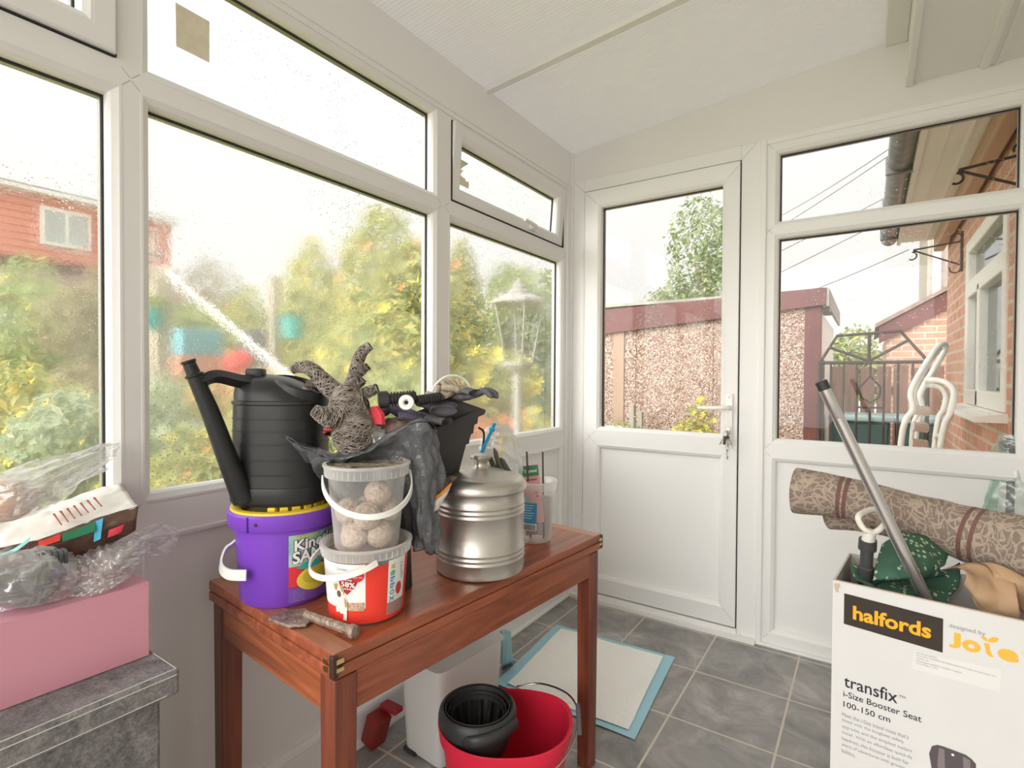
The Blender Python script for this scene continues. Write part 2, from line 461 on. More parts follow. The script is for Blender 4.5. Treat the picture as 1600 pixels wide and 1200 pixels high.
def window_A(n, u0, u1, sash=None, gm_=G_WET, gtop=G_TOP, top=True):
    root = empty(f'window_{n}', (0, 0, 0), kind='structure')
    bm = new()
    bu0, bu1 = u0 - 0.0375 if n > 1 else u0 - 0.05, u1 + 0.0375
    hw = 0.0375 if n < 4 else 0.05
    zt = 2.1285
    lft, rgt = {1: (-0.51, 0.488), 2: (0.488, 1.485), 3: (1.485, 2.445), 5: (-1.5, -0.51)}[n]
    G0, G1, T0, T1 = rails['g0'], rails['g1'], rails['t0'], rails['t1']
    e = 0.0205
    frame_member(bm, WA, lft, u0 - e, 0.872, zt, bev=0)
    frame_member(bm, WA, u1 + e, rgt, 0.872, zt, bev=0)
    frame_member(bm, WA, u0 - e, u1 + e, 0.8715, G0 - e, bev=0)
    frame_member(bm, WA, u0 - e, u1 + e, G1 + e, T0 - e, bev=0)
    frame_member(bm, WA, u0 - e, u1 + e, T1 + e, zt, bev=0)
    joints(bm, WA, u0, u1, G0, G1); joints(bm, WA, u0, u1, T0, T1)
    obj('window_frame', bm, [PVC, JOINT], root)
    glazing(WA, u0, u1, G0, G1, root, gm_)
    if sash is None:
        glazing(WA, u0, u1, T0, T1, root, gtop)
    else:
        hinge = empty('opening_sash', WA.p((u0 + u1) / 2, T1 + 0.004, 0.0), parent=root)
        o_parts = []
        su0, su1, sv0, sv1 = u0 - 0.004, u1 + 0.008, T0 - 0.004, T1 + 0.004
        gi = 0.060
        obj('sash_seal', ring(new(), WA, su0, su1, sv0, sv1, [(-0.0035, -0.03), (-0.0035, 0.003), (0.001, 0.003), (0.001, -0.03)]), GASKET, root)
        o_parts.append(obj('sash_frame', ring(new(), WA, su0, su1, sv0, sv1, [(0.0, -0.05), (0.0, 0.012), (0.004, 0.016), (gi - 0.021, 0.016), (gi - 0.021, -0.05)]), PVC, None))
        o_parts += glazing(WA, su0 + gi, su1 - gi, sv0 + gi, sv1 - gi, None, gtop, dd=0.014)
        um = su1 - 0.30
        bmh = new()
        c = WA.p(um, sv0 + 0.028, 0.022); box(bmh, c, (0.014, 0.05, 0.024), bev=0.004)
        tube(bmh, smooth_path([WA.p(um, sv0 + 0.03, 0.030), WA.p(um - 0.01, sv0 + 0.03, 0.048), WA.p(um - 0.05, sv0 + 0.033, 0.052), WA.p(um - 0.11, sv0 + 0.038, 0.050)]), lambda t: 0.010 - 0.003 * t, 10)
        o_parts.append(obj('sash_handle', bmh, HANDLE, None, smooth=True))
        for o in o_parts:
            o.parent = hinge; o.location = (-hinge.location[0], -hinge.location[1], -hinge.location[2])
        hinge.rotation_euler = (0, R(sash), 0)
        # frame rebate around the opening
        obj('sash_rebate', ring(new(), WA, u0 - e, u1 + e, T0 - e, T1 + e, [(0, -0.065), (0, 0.0), (0.0115, 0.0), (0.0115, -0.065)]), PVC, root)
    return root
window_A(5, *cols_A[0], gm_=G_WET2)
window_A(1, *cols_A[1], sash=0.0, gm_=G_WET)
window_A(2, *cols_A[2], gm_=G_WET)
w3 = window_A(3, *cols_A[3], sash=4.0, gm_=G_WET2)
# square stickers left on the glass
STK = mat('grey_sticker', (0.80, 0.73, 0.56), 0.6, var=0.1, vscale=40)
def sticker(name, poly, lab):
    bm = new(); extrude_poly(bm, poly, (0.0012, 0, 0)); o = obj(name, bm, STK); tag(o, lab, 'sticker')
X1 = XA - 0.0383
p = [on_x(*q, X1) for q in ((274, 4), (327, 34), (327, 98), (275, 72))]
sticker('glass_sticker', p, 'whole square grey sticker on the big middle upper window pane')
X1 = XA - 0.036
p = [on_x(*q, X1) for q in ((715, 246), (732, 256), (722, 262), (719, 266), (724, 266), (719, 272), (721, 276), (726, 279), (728, 284), (732, 284), (732, 295), (713, 286))]
sticker('torn_sticker', p, 'torn half peeled grey sticker on the small open top window')

# DOOR WALL ------------------------------------------------------------------
bm = new()
# infill board above the frames following the roof slope
pts = [(XA, YB, 2.173), (XR, YB, 2.173), (XR, YB, 2.60), (0.036, YB, 2.60), (0.036, YB, roof_z(0.036)), (XA, YB, roof_z(XA))]
extrude_poly(bm, pts, (0, 0.06, 0))
struct('wall_back', bm, PAINT)
struct('trim_7', slab(new(), WB, -0.376, XR, 2.150, 2.174, -0.06, 0.006, bev=0.003), PVC)
# door frame
door = empty('door_1', (0, 0, 0), kind='structure')
bm = new()
frame_member(bm, WB, XA + 0.006, -1.2335, 0.0, 2.1735)
frame_member(bm, WB, -0.4745, -0.394, 0.0, 2.1735)
frame_member(bm, WB, -1.234, -0.474, 2.110, 2.1735)
frame_member(bm, WB, -1.234, -0.474, 0.0, 0.040, d1=0.012)
slab(bm, WB, XA, -0.394, -0.0, 0.018, -0.02, 0.034)
joints(bm, WB, -1.234, -0.474, 0.040, 2.110, 0.060, 0.0, 0.0)
obj('door_frame', bm, [PVC, JOINT], door)
obj('door_seal', ring(new(), WB, -1.2335, -0.4745, 0.040, 2.110, [(-0.001, -0.03), (-0.001, -0.005), (0.0042, -0.005), (0.0042, -0.03)]), GASKET, door)
bm = new()
Dd = 0.008
LU0, LU1, LV0, LV1 = -1.229, -0.479, 0.046, 2.105
GU0, GU1, GV0, GV1 = -1.139, -0.553, 0.900, 2.016
PV0, PV1 = 0.140, 0.791
e = 0.0205
for q in ((LU0, GU0 - e, LV0, LV1), (GU1 + e, LU1, LV0, LV1), (GU0 - e, GU1 + e, GV1 + e, LV1), (GU0 - e, GU1 + e, PV1 + e, GV0 - e), (GU0 - e, GU1 + e, LV0, PV0 - e)):
    frame_member(bm, WB, *q, d1=Dd, bev=0.0)
ring(bm, WB, LU0, LU1, LV0, LV1, [(0.0, -0.03), (0.0, Dd - 0.002), (0.003, Dd + 0.001), (0.006, Dd + 0.001), (0.006, -0.03)])
joints(bm, WB, GU0, GU1, GV0, GV1, 0.060, Dd); joints(bm, WB, GU0, GU1, PV0, PV1, 0.045, Dd)
obj('door_leaf', bm, [PVC, JOINT], door)
glazing(WB, GU0, GU1, GV0, GV1, door, G_RAIN, dd=Dd)
bm = new()
ring(bm, WB, GU0, GU1, PV0, PV1, [(i, d + Dd) for i, d in BEAD])
slab(bm, WB, GU0 - 0.01, GU1 + 0.01, PV0 - 0.01, PV1 + 0.01, -0.035, -0.018)
obj('door_panel', bm, PVCP, door)
hx = -0.512
bm = new()
slab(bm, WB, hx - 0.016, hx + 0.016, 0.862, 1.085, Dd, Dd + 0.010, bev=0.0048)
obj('handle_plate', bm, HANDLE, door, smooth=True)
bm = new()
hp = on_y(1142, 643, YB - Dd - 0.01)
P = lambda u, v, d: WB.p(u, v, d)
hz = 1.022
tube(bm, smooth_path([P(hx, hz, Dd), P(hx, hz, Dd + 0.03), P(hx - 0.010, hz, Dd + 0.048), P(hx - 0.05, hz - 0.002, Dd + 0.052), P(hx - 0.125, hz - 0.004, Dd + 0.046)]), lambda t: 0.0115 - 0.003 * t, 12)
obj('door_handle', bm, HANDLE, door, smooth=True)
bm = new()
slab(bm, WB, hx - 0.007, hx + 0.007, 0.900, 0.934, Dd + 0.008, Dd + 0.016, bev=0.003)
obj('lock_cylinder', bm, CHROME, door, smooth=True)
bm = new(); lathe(bm, [(0, 0), (0.004, 0), (0.004, 0.002), (0, 0.002)], 12)
obj('fixing_screw', bm, CHROME, door).matrix_local = Matrix.Translation(P(hx, 1.068, Dd + 0.010)) @ Matrix.Rotation(R(90), 4, 'X')

# window beside the door
w4 = empty('window_4', (0, 0, 0), kind='structure')
bm = new()
WU0, WU1 = -0.324, 0.427
frame_member(bm, WB, -0.374, WU0 - e, 0.0, 2.150, bev=0)
frame_member(bm, WB, WU1 + e, XR, 0.0, 2.150, bev=0)
frame_member(bm, WB, WU0 - e, WU1 + e, 2.105 + e, 2.150, bev=0)
frame_member(bm, WB, WU0 - e, WU1 + e, 1.746 + e, 1.820 - e, bev=0)
frame_member(bm, WB, WU0 - e, WU1 + e, 0.796 + e, 0.895 - e, bev=0)
frame_member(bm, WB, WU0 - e, WU1 + e, 0.0, 0.074 - e, bev=0)
joints(bm, WB, WU0, WU1, 0.895, 1.746, 0.025); joints(bm, WB, WU0, WU1, 1.820, 2.105, 0.025); joints(bm, WB, WU0, WU1, 0.074, 0.796, 0.02)
obj('window_frame', bm, [PVC, JOINT], w4)
bm = new()
slab(bm, WB, -0.396, -0.372, 0.0, 2.173, -0.06, 0.010, bev=0.004)
obj('coupling_strip', bm, PVC, w4)
glazing(WB, WU0, WU1, 0.895, 1.746, w4, G_RAIN)
glazing(WB, WU0, WU1, 1.820, 2.105, w4, G_RAIN)
bm = new()
ring(bm, WB, WU0, WU1, 0.074, 0.796, BEAD)
slab(bm, WB, WU0 - 0.01, WU1 + 0.01, 0.064, 0.806, -0.04, -0.024)
obj('lower_panel', bm, PVCP, w4)
struct('baseboard_back', slab(new(), WB, -0.396, XR, 0.0, 0.012, 0.0, 0.018, bev=0.003), PVC)
SILIC = mat('mastic_line', (0.62, 0.60, 0.56), 0.6, var=0.3, vscale=60)
struct('baseboard_left', slab(new(), WA, YN, YB, 0.0, 0.012, 0.0, 0.02, bev=0.003), PVC)

# ---------------------------------------------------------------- outside: house, garage, side passage
def brick_mat(name, c1, c2, mortar, scale=1.0, axis='YZ', bump=0.6):
    m, out = fresh(name)
    b = N(m, 'BsdfPrincipled', Roughness=0.85)
    t = m.node_tree.nodes.new('ShaderNodeTexCoord'); s = N(m, 'SeparateXYZ'); L(m, t.outputs['Object'], s.inputs[0])
    cb = N(m, 'CombineXYZ')
    L(m, s.outputs[0 if axis[0] == 'X' else 1], cb.inputs[0]); L(m, s.outputs[2], cb.inputs[1])
    br = m.node_tree.nodes.new('ShaderNodeTexBrick'); L(m, cb.outputs[0], br.inputs['Vector'])
    br.inputs['Scale'].default_value = scale
    br.inputs['Color1'].default_value = (*c1, 1); br.inputs['Color2'].default_value = (*c2, 1); br.inputs['Mortar'].default_value = (*mortar, 1)
    br.inputs['Mortar Size'].default_value = 0.010; br.inputs['Brick Width'].default_value = 0.225; br.inputs['Row Height'].default_value = 0.075
    nz = N(m, 'TexNoise', Scale=12.0, Detail=6.0); L(m, t.outputs['Object'], nz.inputs['Vector'])
    mx = m.node_tree.nodes.new('ShaderNodeMix'); mx.data_type = 'RGBA'; mx.blend_type = 'MULTIPLY'; mx.inputs[0].default_value = 0.5
    L(m, br.outputs[0], mx.inputs[6]); L(m, ramp(m, nz.outputs['Fac'], [(0.3, (0.7, 0.68, 0.66, 1)), (0.7, (1.1, 1.08, 1.05, 1))]), mx.inputs[7])
    L(m, mx.outputs[2], b.inputs['Base Color'])
    bp = N(m, 'Bump', Strength=bump, Distance=0.006); L(m, math_(m, 'SUBTRACT', nz.outputs['Fac'], br.outputs['Fac']), bp.inputs['Height']); L(m, bp.outputs[0], b.inputs['Normal'])
    L(m, b.outputs[0], out.inputs[0]); return m
BRICK = brick_mat('red_house_brick', (0.72, 0.38, 0.27), (0.62, 0.30, 0.21), (0.70, 0.56, 0.46), axis='YZ')
BRICKX = brick_mat('red_brick_gable', (0.62, 0.36, 0.25), (0.52, 0.28, 0.19), (0.66, 0.54, 0.44), axis='XZ')
MAROON = mat('maroon_paint', (0.15, 0.042, 0.036), 0.45, var=0.25, vscale=3)
SOFFIT = mat('beige_soffit_board', (0.95, 0.92, 0.89), 0.6, var=0.1, vscale=2)
GUTTER = mat('dark_gutter', (0.22, 0.22, 0.23), 0.3, var=0.5, vscale=14)
IRON = mat('black_wrought_iron', (0.045, 0.03, 0.025), 0.6)
WPAINT = mat('white_garden_paint', (0.85, 0.83, 0.78), 0.4)
CONC = mat('grey_concrete', (0.42, 0.40, 0.36), 0.9, bump=0.3, bscale=20, var=0.25, vscale=4)
HGLASS = mat('house_window_glass', (0.05, 0.07, 0.07), 0.03, spec=1.0)
ROOFT = mat('brown_roof_tiles', (0.33, 0.22, 0.18), 0.8, var=0.3, vscale=10, bump=0.4, bscale=8)
GZ = -0.16
struct('ground', bbox(-0.9, 3.5, YB + 0.065, 26, GZ - 0.1, GZ), CONC)
struct('patio', bbox(-0.9, 12, -14, YN - 0.005, GZ - 0.1, GZ), CONC)

# the house: its wall is the right wall of the room and goes on past the door wall
wy0, wy1, wz0, wz1 = 3.25, 4.47, 1.00, 2.02
struct('wall_side', bbox(XR, XR + 0.3, YN, YB + 0.06, GZ, 2.62), PAINT)
bm = new()
bbox(XR, XR + 0.3, YB + 0.06, wy0, GZ, 2.62, bm=bm)
bbox(XR, XR + 0.3, wy1, 5.55, GZ, 2.62, bm=bm)
bbox(XR, XR + 0.3, wy0, wy1, GZ, wz0, bm=bm)
bbox(XR, XR + 0.3, wy0, wy1, wz1, 2.62, bm=bm)
struct('wall_right', bm, BRICK)
hw = empty('window_6', (XR, 0, 0), kind='structure')
def hb(y0, y1, z0, z1, x0=0.0, x1=0.06): return bbox(x0, x1, y0, y1, z0, z1, bev=0.006)
bm = new()
for q in ((wy0, wy0 + 0.08, wz0, wz1), (wy1 - 0.08, wy1, wz0, wz1), (wy0 + 0.07, wy1 - 0.07, wz0, wz0 + 0.09), (wy0 + 0.07, wy1 - 0.07, wz1 - 0.08, wz1), (wy0 + 0.07, wy1 - 0.07, 1.66, 1.76), ((wy0 + wy1) / 2 + 0.1, (wy0 + wy1) / 2 + 0.16, wz0, 1.7)):
    bbox(-0.012, 0.06, *q, bm=bm, bev=0.006)
obj('window_frame', bm, WPAINT, hw)
obj('window_glass', bbox(0.03, 0.036, wy0 + 0.05, wy1 - 0.05, wz0 + 0.05, wz1 - 0.05), HGLASS, hw)
bm = new(); extrude_poly(bm, [(-0.115, wy0 - 0.04, 0.955), (-0.115, wy0 - 0.04, 0.98), (0.05, wy0 - 0.04, 1.005), (0.05, wy0 - 0.04, 0.955)], (0, wy1 - wy0 + 0.10, 0))
obj('window_sill', bm, WPAINT, hw)
# eaves: soffit, fascia, gutter and tiles over
bm = new(); bbox(0.20, XR, YB + 0.07, 5.60, 2.305, 2.33, bm=bm)
for xx in (0.29, 0.38): bbox(xx - 0.004, xx + 0.004, YB + 0.07, 5.60, 2.297, 2.306, bm=bm)
bbox(0.185, 0.21, YB + 0.07, 5.62, 2.29, 2.47, bm=bm)
struct('trim_8', bm, SOFFIT)
struct('trim_9', bbox(0.43, 0.50, YB + 0.07, 5.6, 2.20, 2.306, bev=0.01), mat('tan_moulding', (0.52, 0.33, 0.22), 0.5))
gut = empty('roof_gutter', (0.13, 4.1, 2.36), label='dark plastic rain gutter along the eaves of the brick house', cat='gutter')
bm = new()
prof = [(-0.06 * math.cos(a), -0.06 * math.sin(a)) for a in [PI * i / 10 for i in range(11)]]
prof = prof + [(x * 0.9, z * 0.9) for x, z in prof[::-1]]
extrude_poly(bm, [(x, -1.5, z) for x, z in prof], (0, 3.05, 0))
obj('gutter_channel', bm, GUTTER, gut, smooth=True)
for k in range(4): obj('gutter_bracket', box(new(), (0.0, -1.3 + k * 0.85, -0.02), (0.135, 0.03, 0.10), bev=0.006), GUTTER, gut)
struct('roof_slope', extrude_poly(new(), [(0.10, YB + 0.07, 2.47), (0.10, YB + 0.07, 2.50), (1.6, YB + 0.07, 3.5), (1.6, YB + 0.07, 3.4)], (0, 3.1, 0)), ROOFT)
# hanging basket brackets on the house wall
def scroll(c, r0, a0, a1, plane='XZ', n=18, shrink=0.0):
    return [Vector((c[0] + (r0 * (1 - shrink * i / n)) * math.cos(a0 + (a1 - a0) * i / n), c[1], c[2] + (r0 * (1 - shrink * i / n)) * math.sin(a0 + (a1 - a0) * i / n))) for i in range(n + 1)]
def bracket(y, z, k, lab):
    root = empty('hanging_basket_bracket', (XR, y, z), label=lab, cat='bracket', group='scrolled iron brackets on the brick house')
    bm = new(); box(bm, (-0.008, 0, 0), (0.012, 0.03, 0.36 * k))
    obj('back_plate', bm, IRON, root)
    bm = new()
    tube(bm, [(-0.015, 0, 0.09 * k), (-0.36 * k, 0, 0.055 * k)], 0.006, 8)
    tube(bm, scroll((-0.05 * k, 0, 0.125 * k), 0.04 * k, -PI / 2, PI * 1.1), 0.005, 8)
    tube(bm, scroll((-0.37 * k, 0, 0.0), 0.035 * k, PI * 0.5, -PI * 0.7), 0.005, 8)
    obj('top_arm', bm, IRON, root, smooth=True)
    bm = new()
    tube(bm, [(-0.015, 0, -0.12 * k), (-0.36 * k, 0, 0.05 * k)], lambda t: 0.006 + 0.006 * math.exp(-((t - 0.5) / 0.1) ** 2), 8)
    tube(bm, scroll((-0.055 * k, 0, -0.15 * k), 0.04 * k, 0.2, -PI * 1.1), 0.005, 8)
    obj('twisted_brace', bm, IRON, root, smooth=True)
    return root
bracket(2.86, 1.985, 0.62, 'nearer scrolled iron hanging basket bracket, seen through the upper pane')
bracket(4.70, 2.02, 0.75, 'farther scrolled iron hanging basket bracket beyond the house window')

# pebbledash garage across the path
m, out = fresh('pebbledash')
co = coords(m, (1, 1, 1))
vo = N(m, 'TexVoronoi', Scale=90.0); L(m, co, vo.inputs['Vector'])
sc_ = N(m, 'SeparateColor'); L(m, vo.outputs['Color'], sc_.inputs[0])
c = ramp(m, sc_.outputs[0], [(0.0, (0.20, 0.085, 0.06, 1)), (0.35, (0.37, 0.225, 0.175, 1)), (0.7, (0.55, 0.42, 0.35, 1)), (1.0, (0.78, 0.70, 0.62, 1))])
b = N(m, 'BsdfPrincipled', Roughness=0.85); L(m, c, b.inputs['Base Color'])
bp = N(m, 'Bump', Strength=0.9, Distance=0.012); L(m, math_(m, 'SUBTRACT', 1.0, vo.outputs['Distance']), bp.inputs['Height']); L(m, bp.outputs[0], b.inputs['Normal'])
L(m, b.outputs[0], out.inputs[0]); PEB = m
gar = empty('garage', (-0.36, 5.5, GZ), label='pebbledash garage with a maroon fascia beyond the white door', cat='garage')
GW = 2.45
def gtop(x): return 1.955 - GZ + 0.03 * x
for k in range(3):
    x1_ = -0.13 - k * 0.80; x0_ = x1_ - 0.795
    if k == 2: x0_ = -GW
    bm = new(); bbox(x0_, x1_, 0.0, 0.06, 0, 1.96, bm=bm)
    obj('wall_panel', bm, PEB, gar)
obj('corner_post', bbox(-0.13, 0.0, -0.012, 0.1, 0, 1.97, bev=0.004), MAROON, gar)
bm = new(); bbox(-0.02, 0.0, 0.1, 2.0, 0, 1.9, bm=bm); obj('side_wall', bm, WPAINT, gar)
bm = new(); extrude_poly(bm, [(-GW, -0.06, 1.83 + 0.03 * -GW), (0.04, -0.06, 1.965), (0.04, -0.06, 2.115), (-GW, -0.06, 2.115 - 0.03 * GW)], (0, 0.025, 0))
obj('fascia_board', bm, MAROON, gar)
bm = new(); bbox(-GW - 0.05, 0.06, -0.05, 2.1, 2.08, 2.11, bm=bm)
bbox(0.04, 0.06, -0.05, 2.1, 1.95, 2.08, bm=bm)
obj('garage_roof', bm, CONC, gar)
bm = new(); bbox(-1.98, -1.86, -0.02, 0.0, 0.0, 1.86, bm=bm); obj('panel_joint', bm, mat('tan_render', (0.42, 0.29, 0.21), 0.9, bump=0.6, bscale=60), gar)

# iron gate
gate = empty('iron_gate', (0.02, 5.1, GZ), label='black wrought iron gate with a peaked top between garage and house', cat='gate')
gh = -GZ
def gt(pts, r=0.012): 
    bm = new()
    for q in pts: tube(bm, [(x - 0.02, 0, z + gh) for x, z in q], r, 8)
    return bm
obj('gate_frame', gt([[(-0.34, 0.05), (-0.34, 1.28)], [(0.37, 0.05), (0.37, 1.28)], [(-0.34, 1.28), (0.37, 1.28)], [(-0.34, 0.08), (0.37, 0.08)]], 0.014), IRON, gate, smooth=True)
obj('gate_crest', gt([[(-0.34, 1.28), (-0.22, 1.50), (0.20, 1.52), (0.36, 1.30)], [(0.0, 1.29), (0.0, 1.51)], [(-0.28, 1.41), (0.0, 1.29), (0.25, 1.45)]], 0.012), IRON, gate, smooth=True)
bars = [x for x in (-0.26, -0.17, -0.08, 0.10, 0.19, 0.28)]
for x in bars: obj('gate_bar', gt([[(x, 0.08), (x, 1.28)]], 0.008), IRON, gate, smooth=True)
obj('gate_bar', gt([[(0.01, 0.08), (0.01, 0.92)]], 0.008), IRON, gate, smooth=True)
obj('gate_scroll', gt([[(-0.08, 0.92), (0.10, 0.92)], [(0.01, 1.28), (0.01, 1.17), (-0.06, 1.08), (-0.05, 1.0), (0.01, 0.96), (0.07, 1.0), (0.08, 1.08), (0.01, 1.17)]], 0.008), IRON, gate, smooth=True)
struct('trim_10', bbox(-0.355, -0.31, 5.1, 5.2, GZ, 1.30), IRON)

# brown fence behind the gate
FW = mat('brown_fence_timber', (0.32, 0.185, 0.13), 0.8, var=0.35, vscale=3, stretch=(12, 1, 1))
fen = empty('timber_fence', (0.2, 6.9, GZ), label='brown close boarded timber fence behind the iron gate', cat='fence')
for k in range(9):
    x = -0.50 + k * 0.145
    bm = new(); box(bm, (x, 0, 0.72), (0.125, 0.02, 1.44 + 0.04 * math.sin(k * 2.1)), bev=0.004); obj('fence_board', bm, FW, fen)
for z in (0.35, 1.18):
    bm = new(); box(bm, (0.10, 0.03, z), (1.32, 0.04, 0.09)); obj('fence_rail', bm, FW, fen)
# wheelie bins behind the gate
BIN = mat('dark_green_bin_plastic', (0.07, 0.13, 0.12), 0.45)
BINL = mat('teal_bin_lid', (0.28, 0.42, 0.40), 0.3)
def wbin(x, y, s, lab):
    r = empty('wheeled_bin', (x, y, GZ), label=lab, cat='bin', group='wheeled bins behind the gate')
    bm = new(); extrude_poly(bm, [(-0.21 * s, -0.22, 0.06), (0.21 * s, -0.22, 0.06), (0.25 * s, -0.26, 0.92), (-0.25 * s, -0.26, 0.92)], (0, 0.46, 0)); bmesh.ops.bevel(bm, geom=bm.edges[:], offset=0.02, segments=2, affect='EDGES')
    obj('bin_body', bm, BIN, r, smooth=True)
    bm = new(); box(bm, (0, 0, 0.95), (0.56 * s, 0.60, 0.05), bev=0.02); obj('bin_lid', bm, BINL, r, smooth=True)
    for sx_ in (-1, 1):
        bm = new(); bmesh.ops.create_cone(bm, segments=20, radius1=0.09, radius2=0.09, depth=0.04, cap_ends=True, matrix=Matrix.Translation((0.2 * sx_, 0.2, 0.09)) @ Matrix.Rotation(R(90), 4, 'Y'))
        obj('wheel', bm, GASKET, r)
    return r
wbin(-0.06, 6.0, 0.9, 'dark green wheeled bin behind the gate, nearer the garage')
wbin(0.42, 6.05, 0.85, 'dark green wheeled bin behind the gate, nearer the brick house')

# neighbour's red-brick extension with a maroon verge
nb_ = empty('neighbour_house', (0.9, 8.2, GZ), label='neighbouring brick house with maroon sloping verge and pale tall gable beyond', cat='house')
bm = new(); extrude_poly(bm, [(-0.72, 0, 0), (2.2, 0, 0), (2.2, 0, 3.6), (-0.72, 0, 1.85)], (0, 2.5, 0)); obj('gable_wall', bm, BRICKX, nb_)
bm = new(); extrude_poly(bm, [(-0.80, -0.06, 1.75), (2.2, -0.06, 3.52), (2.2, -0.06, 3.74), (-0.80, -0.06, 1.96)], (0, 0.05, 0)); obj('verge_board', bm, MAROON, nb_)
bm = new(); extrude_poly(bm, [(-0.84, -0.1, 1.95), (2.2, -0.1, 3.74), (2.2, -0.1, 3.80), (-0.84, -0.1, 2.0)], (0, 2.7, 0)); obj('roof', bm, ROOFT, nb_)
bm = new(); bbox(-0.1, 2.6, 3.2, 5.0, 0, 4.1, bm=bm); obj('tall_wall', bm, mat('grey_render', (0.50, 0.44, 0.38), 0.9, var=0.2), nb_)
bm = new(); bbox(-0.25, 2.6, 3.1, 5.0, 4.1, 4.45, bm=bm); obj('tall_roof', bm, GUTTER, nb_)
bm = new(); tube(bm, [(0.02, 3.12, 4.1), (0.02, 3.12, 1.8)], 0.06, 10); obj('drainpipe', bm, WPAINT, nb_)
bm = new(); bbox(0.25, 0.8, 3.15, 3.2, 2.9, 3.9, bm=bm); obj('white_window', bm, WPAINT, nb_)

# white tubular loungers folded up against the house
def tube_px(r, name, pts, rad=0.017, o=None, closed=False):
    bm = new(); tube(bm, smooth_path([at_depth(*p) - o for p in pts], 6, closed=closed), rad, 10, closed=closed, cap=not closed)
    obj(name, bm, WPAINT, r, smooth=True)
def gloc(x, y, d): p = at_depth(x, y, d); p.z = GZ; return p
O = gloc(1432, 690, 3.25)
c1_ = empty('folded_lounger', O, label='white folded lounger with tall bent tubes and a slatted seat by the brick wall', cat='chair', group='folded white garden seats by the brick wall')
tube_px(c1_, 'tube_frame', [(1398, 930, 3.25), (1408, 690, 3.25), (1426, 640, 3.25), (1423, 618, 3.26), (1428, 600, 3.27), (1448, 566, 3.30), (1466, 541, 3.33), (1476, 538, 3.36), (1476, 548, 3.40), (1460, 576, 3.40), (1443, 604, 3.40), (1437, 620, 3.40), (1440, 640, 3.40), (1430, 690, 3.42), (1424, 900, 3.45)], 0.017, O)
tube_px(c1_, 'tube_frame', [(1420, 930, 3.30), (1424, 690, 3.30), (1434, 645, 3.30), (1429, 618, 3.31), (1436, 596, 3.32), (1456, 562, 3.34), (1470, 544, 3.36)], 0.012, O)
for k in range(9):
    y = 640 + k * 26; A = at_depth(1428 - k * 2.2, y, 3.24); B = at_depth(1451 - k * 1.4, y + 3, 3.36)
    bm = new(); tube(bm, [A - O, B - O], 0.030, 8, flat=0.3); obj('seat_slat', bm, WPAINT, c1_, smooth=True)
O = gloc(1478, 690, 3.05)
c2_ = empty('folded_armchair', O, label='white folded garden chair whose rounded arm loops stand beside the window sill', cat='chair', group='folded white garden seats by the brick wall')
tube_px(c2_, 'arm_loop', [(1446, 594, 3.25), (1462, 594, 3.2), (1478, 598, 3.12), (1489, 608, 3.06), (1490, 622, 3.03), (1484, 648, 3.02), (1470, 696, 3.0), (1440, 960, 2.98)], 0.017, O)
tube_px(c2_, 'arm_loop', [(1446, 602, 3.33), (1460, 603, 3.3), (1472, 608, 3.25), (1478, 620, 3.2), (1474, 640, 3.18), (1462, 680, 3.16), (1444, 900, 3.15)], 0.015, O)
tube_px(c2_, 'cross_tube', [(1468, 680, 3.02), (1462, 684, 3.16)], 0.012, O)
# small things outside the door
tag(obj('concrete_slab', bbox(-0.15, 0.15, -0.04, 0.04, 0, 0.80, bev=0.01), WPAINT, loc=(on_y(969, 650, 5.2).x, 5.2, GZ)), 'pale upright slab leaning by the pebbledash garage', 'slab')
fp = empty('wooden_post_pair', (on_y(988, 650, 5.2).x, 5.2, GZ), label='two weathered timber posts standing beside the pale slab', cat='post')
for i, h in enumerate((1.03, 0.96)):
    bm = new(); box(bm, (i * 0.085, 0, h / 2), (0.05, 0.05, h), bev=0.006); obj('post', bm, CONC, fp)

# overhead wires
WIRE = mat('grey_cable', (0.22, 0.20, 0.20), 0.6)
for i, (a, b_, lab) in enumerate([((1205, 345), (1430, 205), 'thin overhead cable, topmost of the wires over the garage'), ((1150, 395), (1440, 208), 'thin overhead cable just beneath the topmost wire'),
                            ((950, 520), (1420, 290), 'thin overhead cable crossing the middle of the sky'), ((960, 545), (1400, 335), 'thin overhead cable, lowest but one over the garage'), ((1190, 480), (1420, 390), 'thin overhead cable, lowest of the wires, crossing the lower pane')]):
    A = at_depth(*a, 14); B = at_depth(*b_, 7.5)
    bm = new(); tube(bm, [A.lerp(B, t) - Vector((0, 0, 0.25 * t * (1 - t))) for t in [k / 12 for k in range(13)]], 0.008, 6)
    tag(obj('overhead_cable', bm, WIRE, smooth=True), lab, 'cable', 'overhead cables')

# ---------------------------------------------------------------- outside: garden
def leaf_mat(name, c1, c2, c3=None, p=0.5):
    m, out = fresh(name)
    ge = m.node_tree.nodes.new('ShaderNodeNewGeometry')
    st = [(0.0, (*c1, 1)), (p, (*c2, 1))]
    if c3: st.append((0.93, (*c3, 1)))
    c = ramp(m, ge.outputs['Random Per Island'], st)
    d = N(m, 'BsdfPrincipled', Roughness=0.55); L(m, c, d.inputs['Base Color'])
    t = N(m, 'BsdfTranslucent'); L(m, c, t.inputs[0])
    mx = N(m, 'MixShader', Fac=0.4); L(m, d.outputs[0], mx.inputs[1]); L(m, t.outputs[0], mx.inputs[2]); L(m, mx.outputs[0], out.inputs[0])
    return m
LF_GREEN = leaf_mat('mid_green_leaves', (0.22, 0.33, 0.12), (0.42, 0.50, 0.20), (0.66, 0.62, 0.24))
LF_YEL = leaf_mat('yellow_green_leaves', (0.24, 0.34, 0.12), (0.50, 0.53, 0.22), (0.82, 0.68, 0.20))
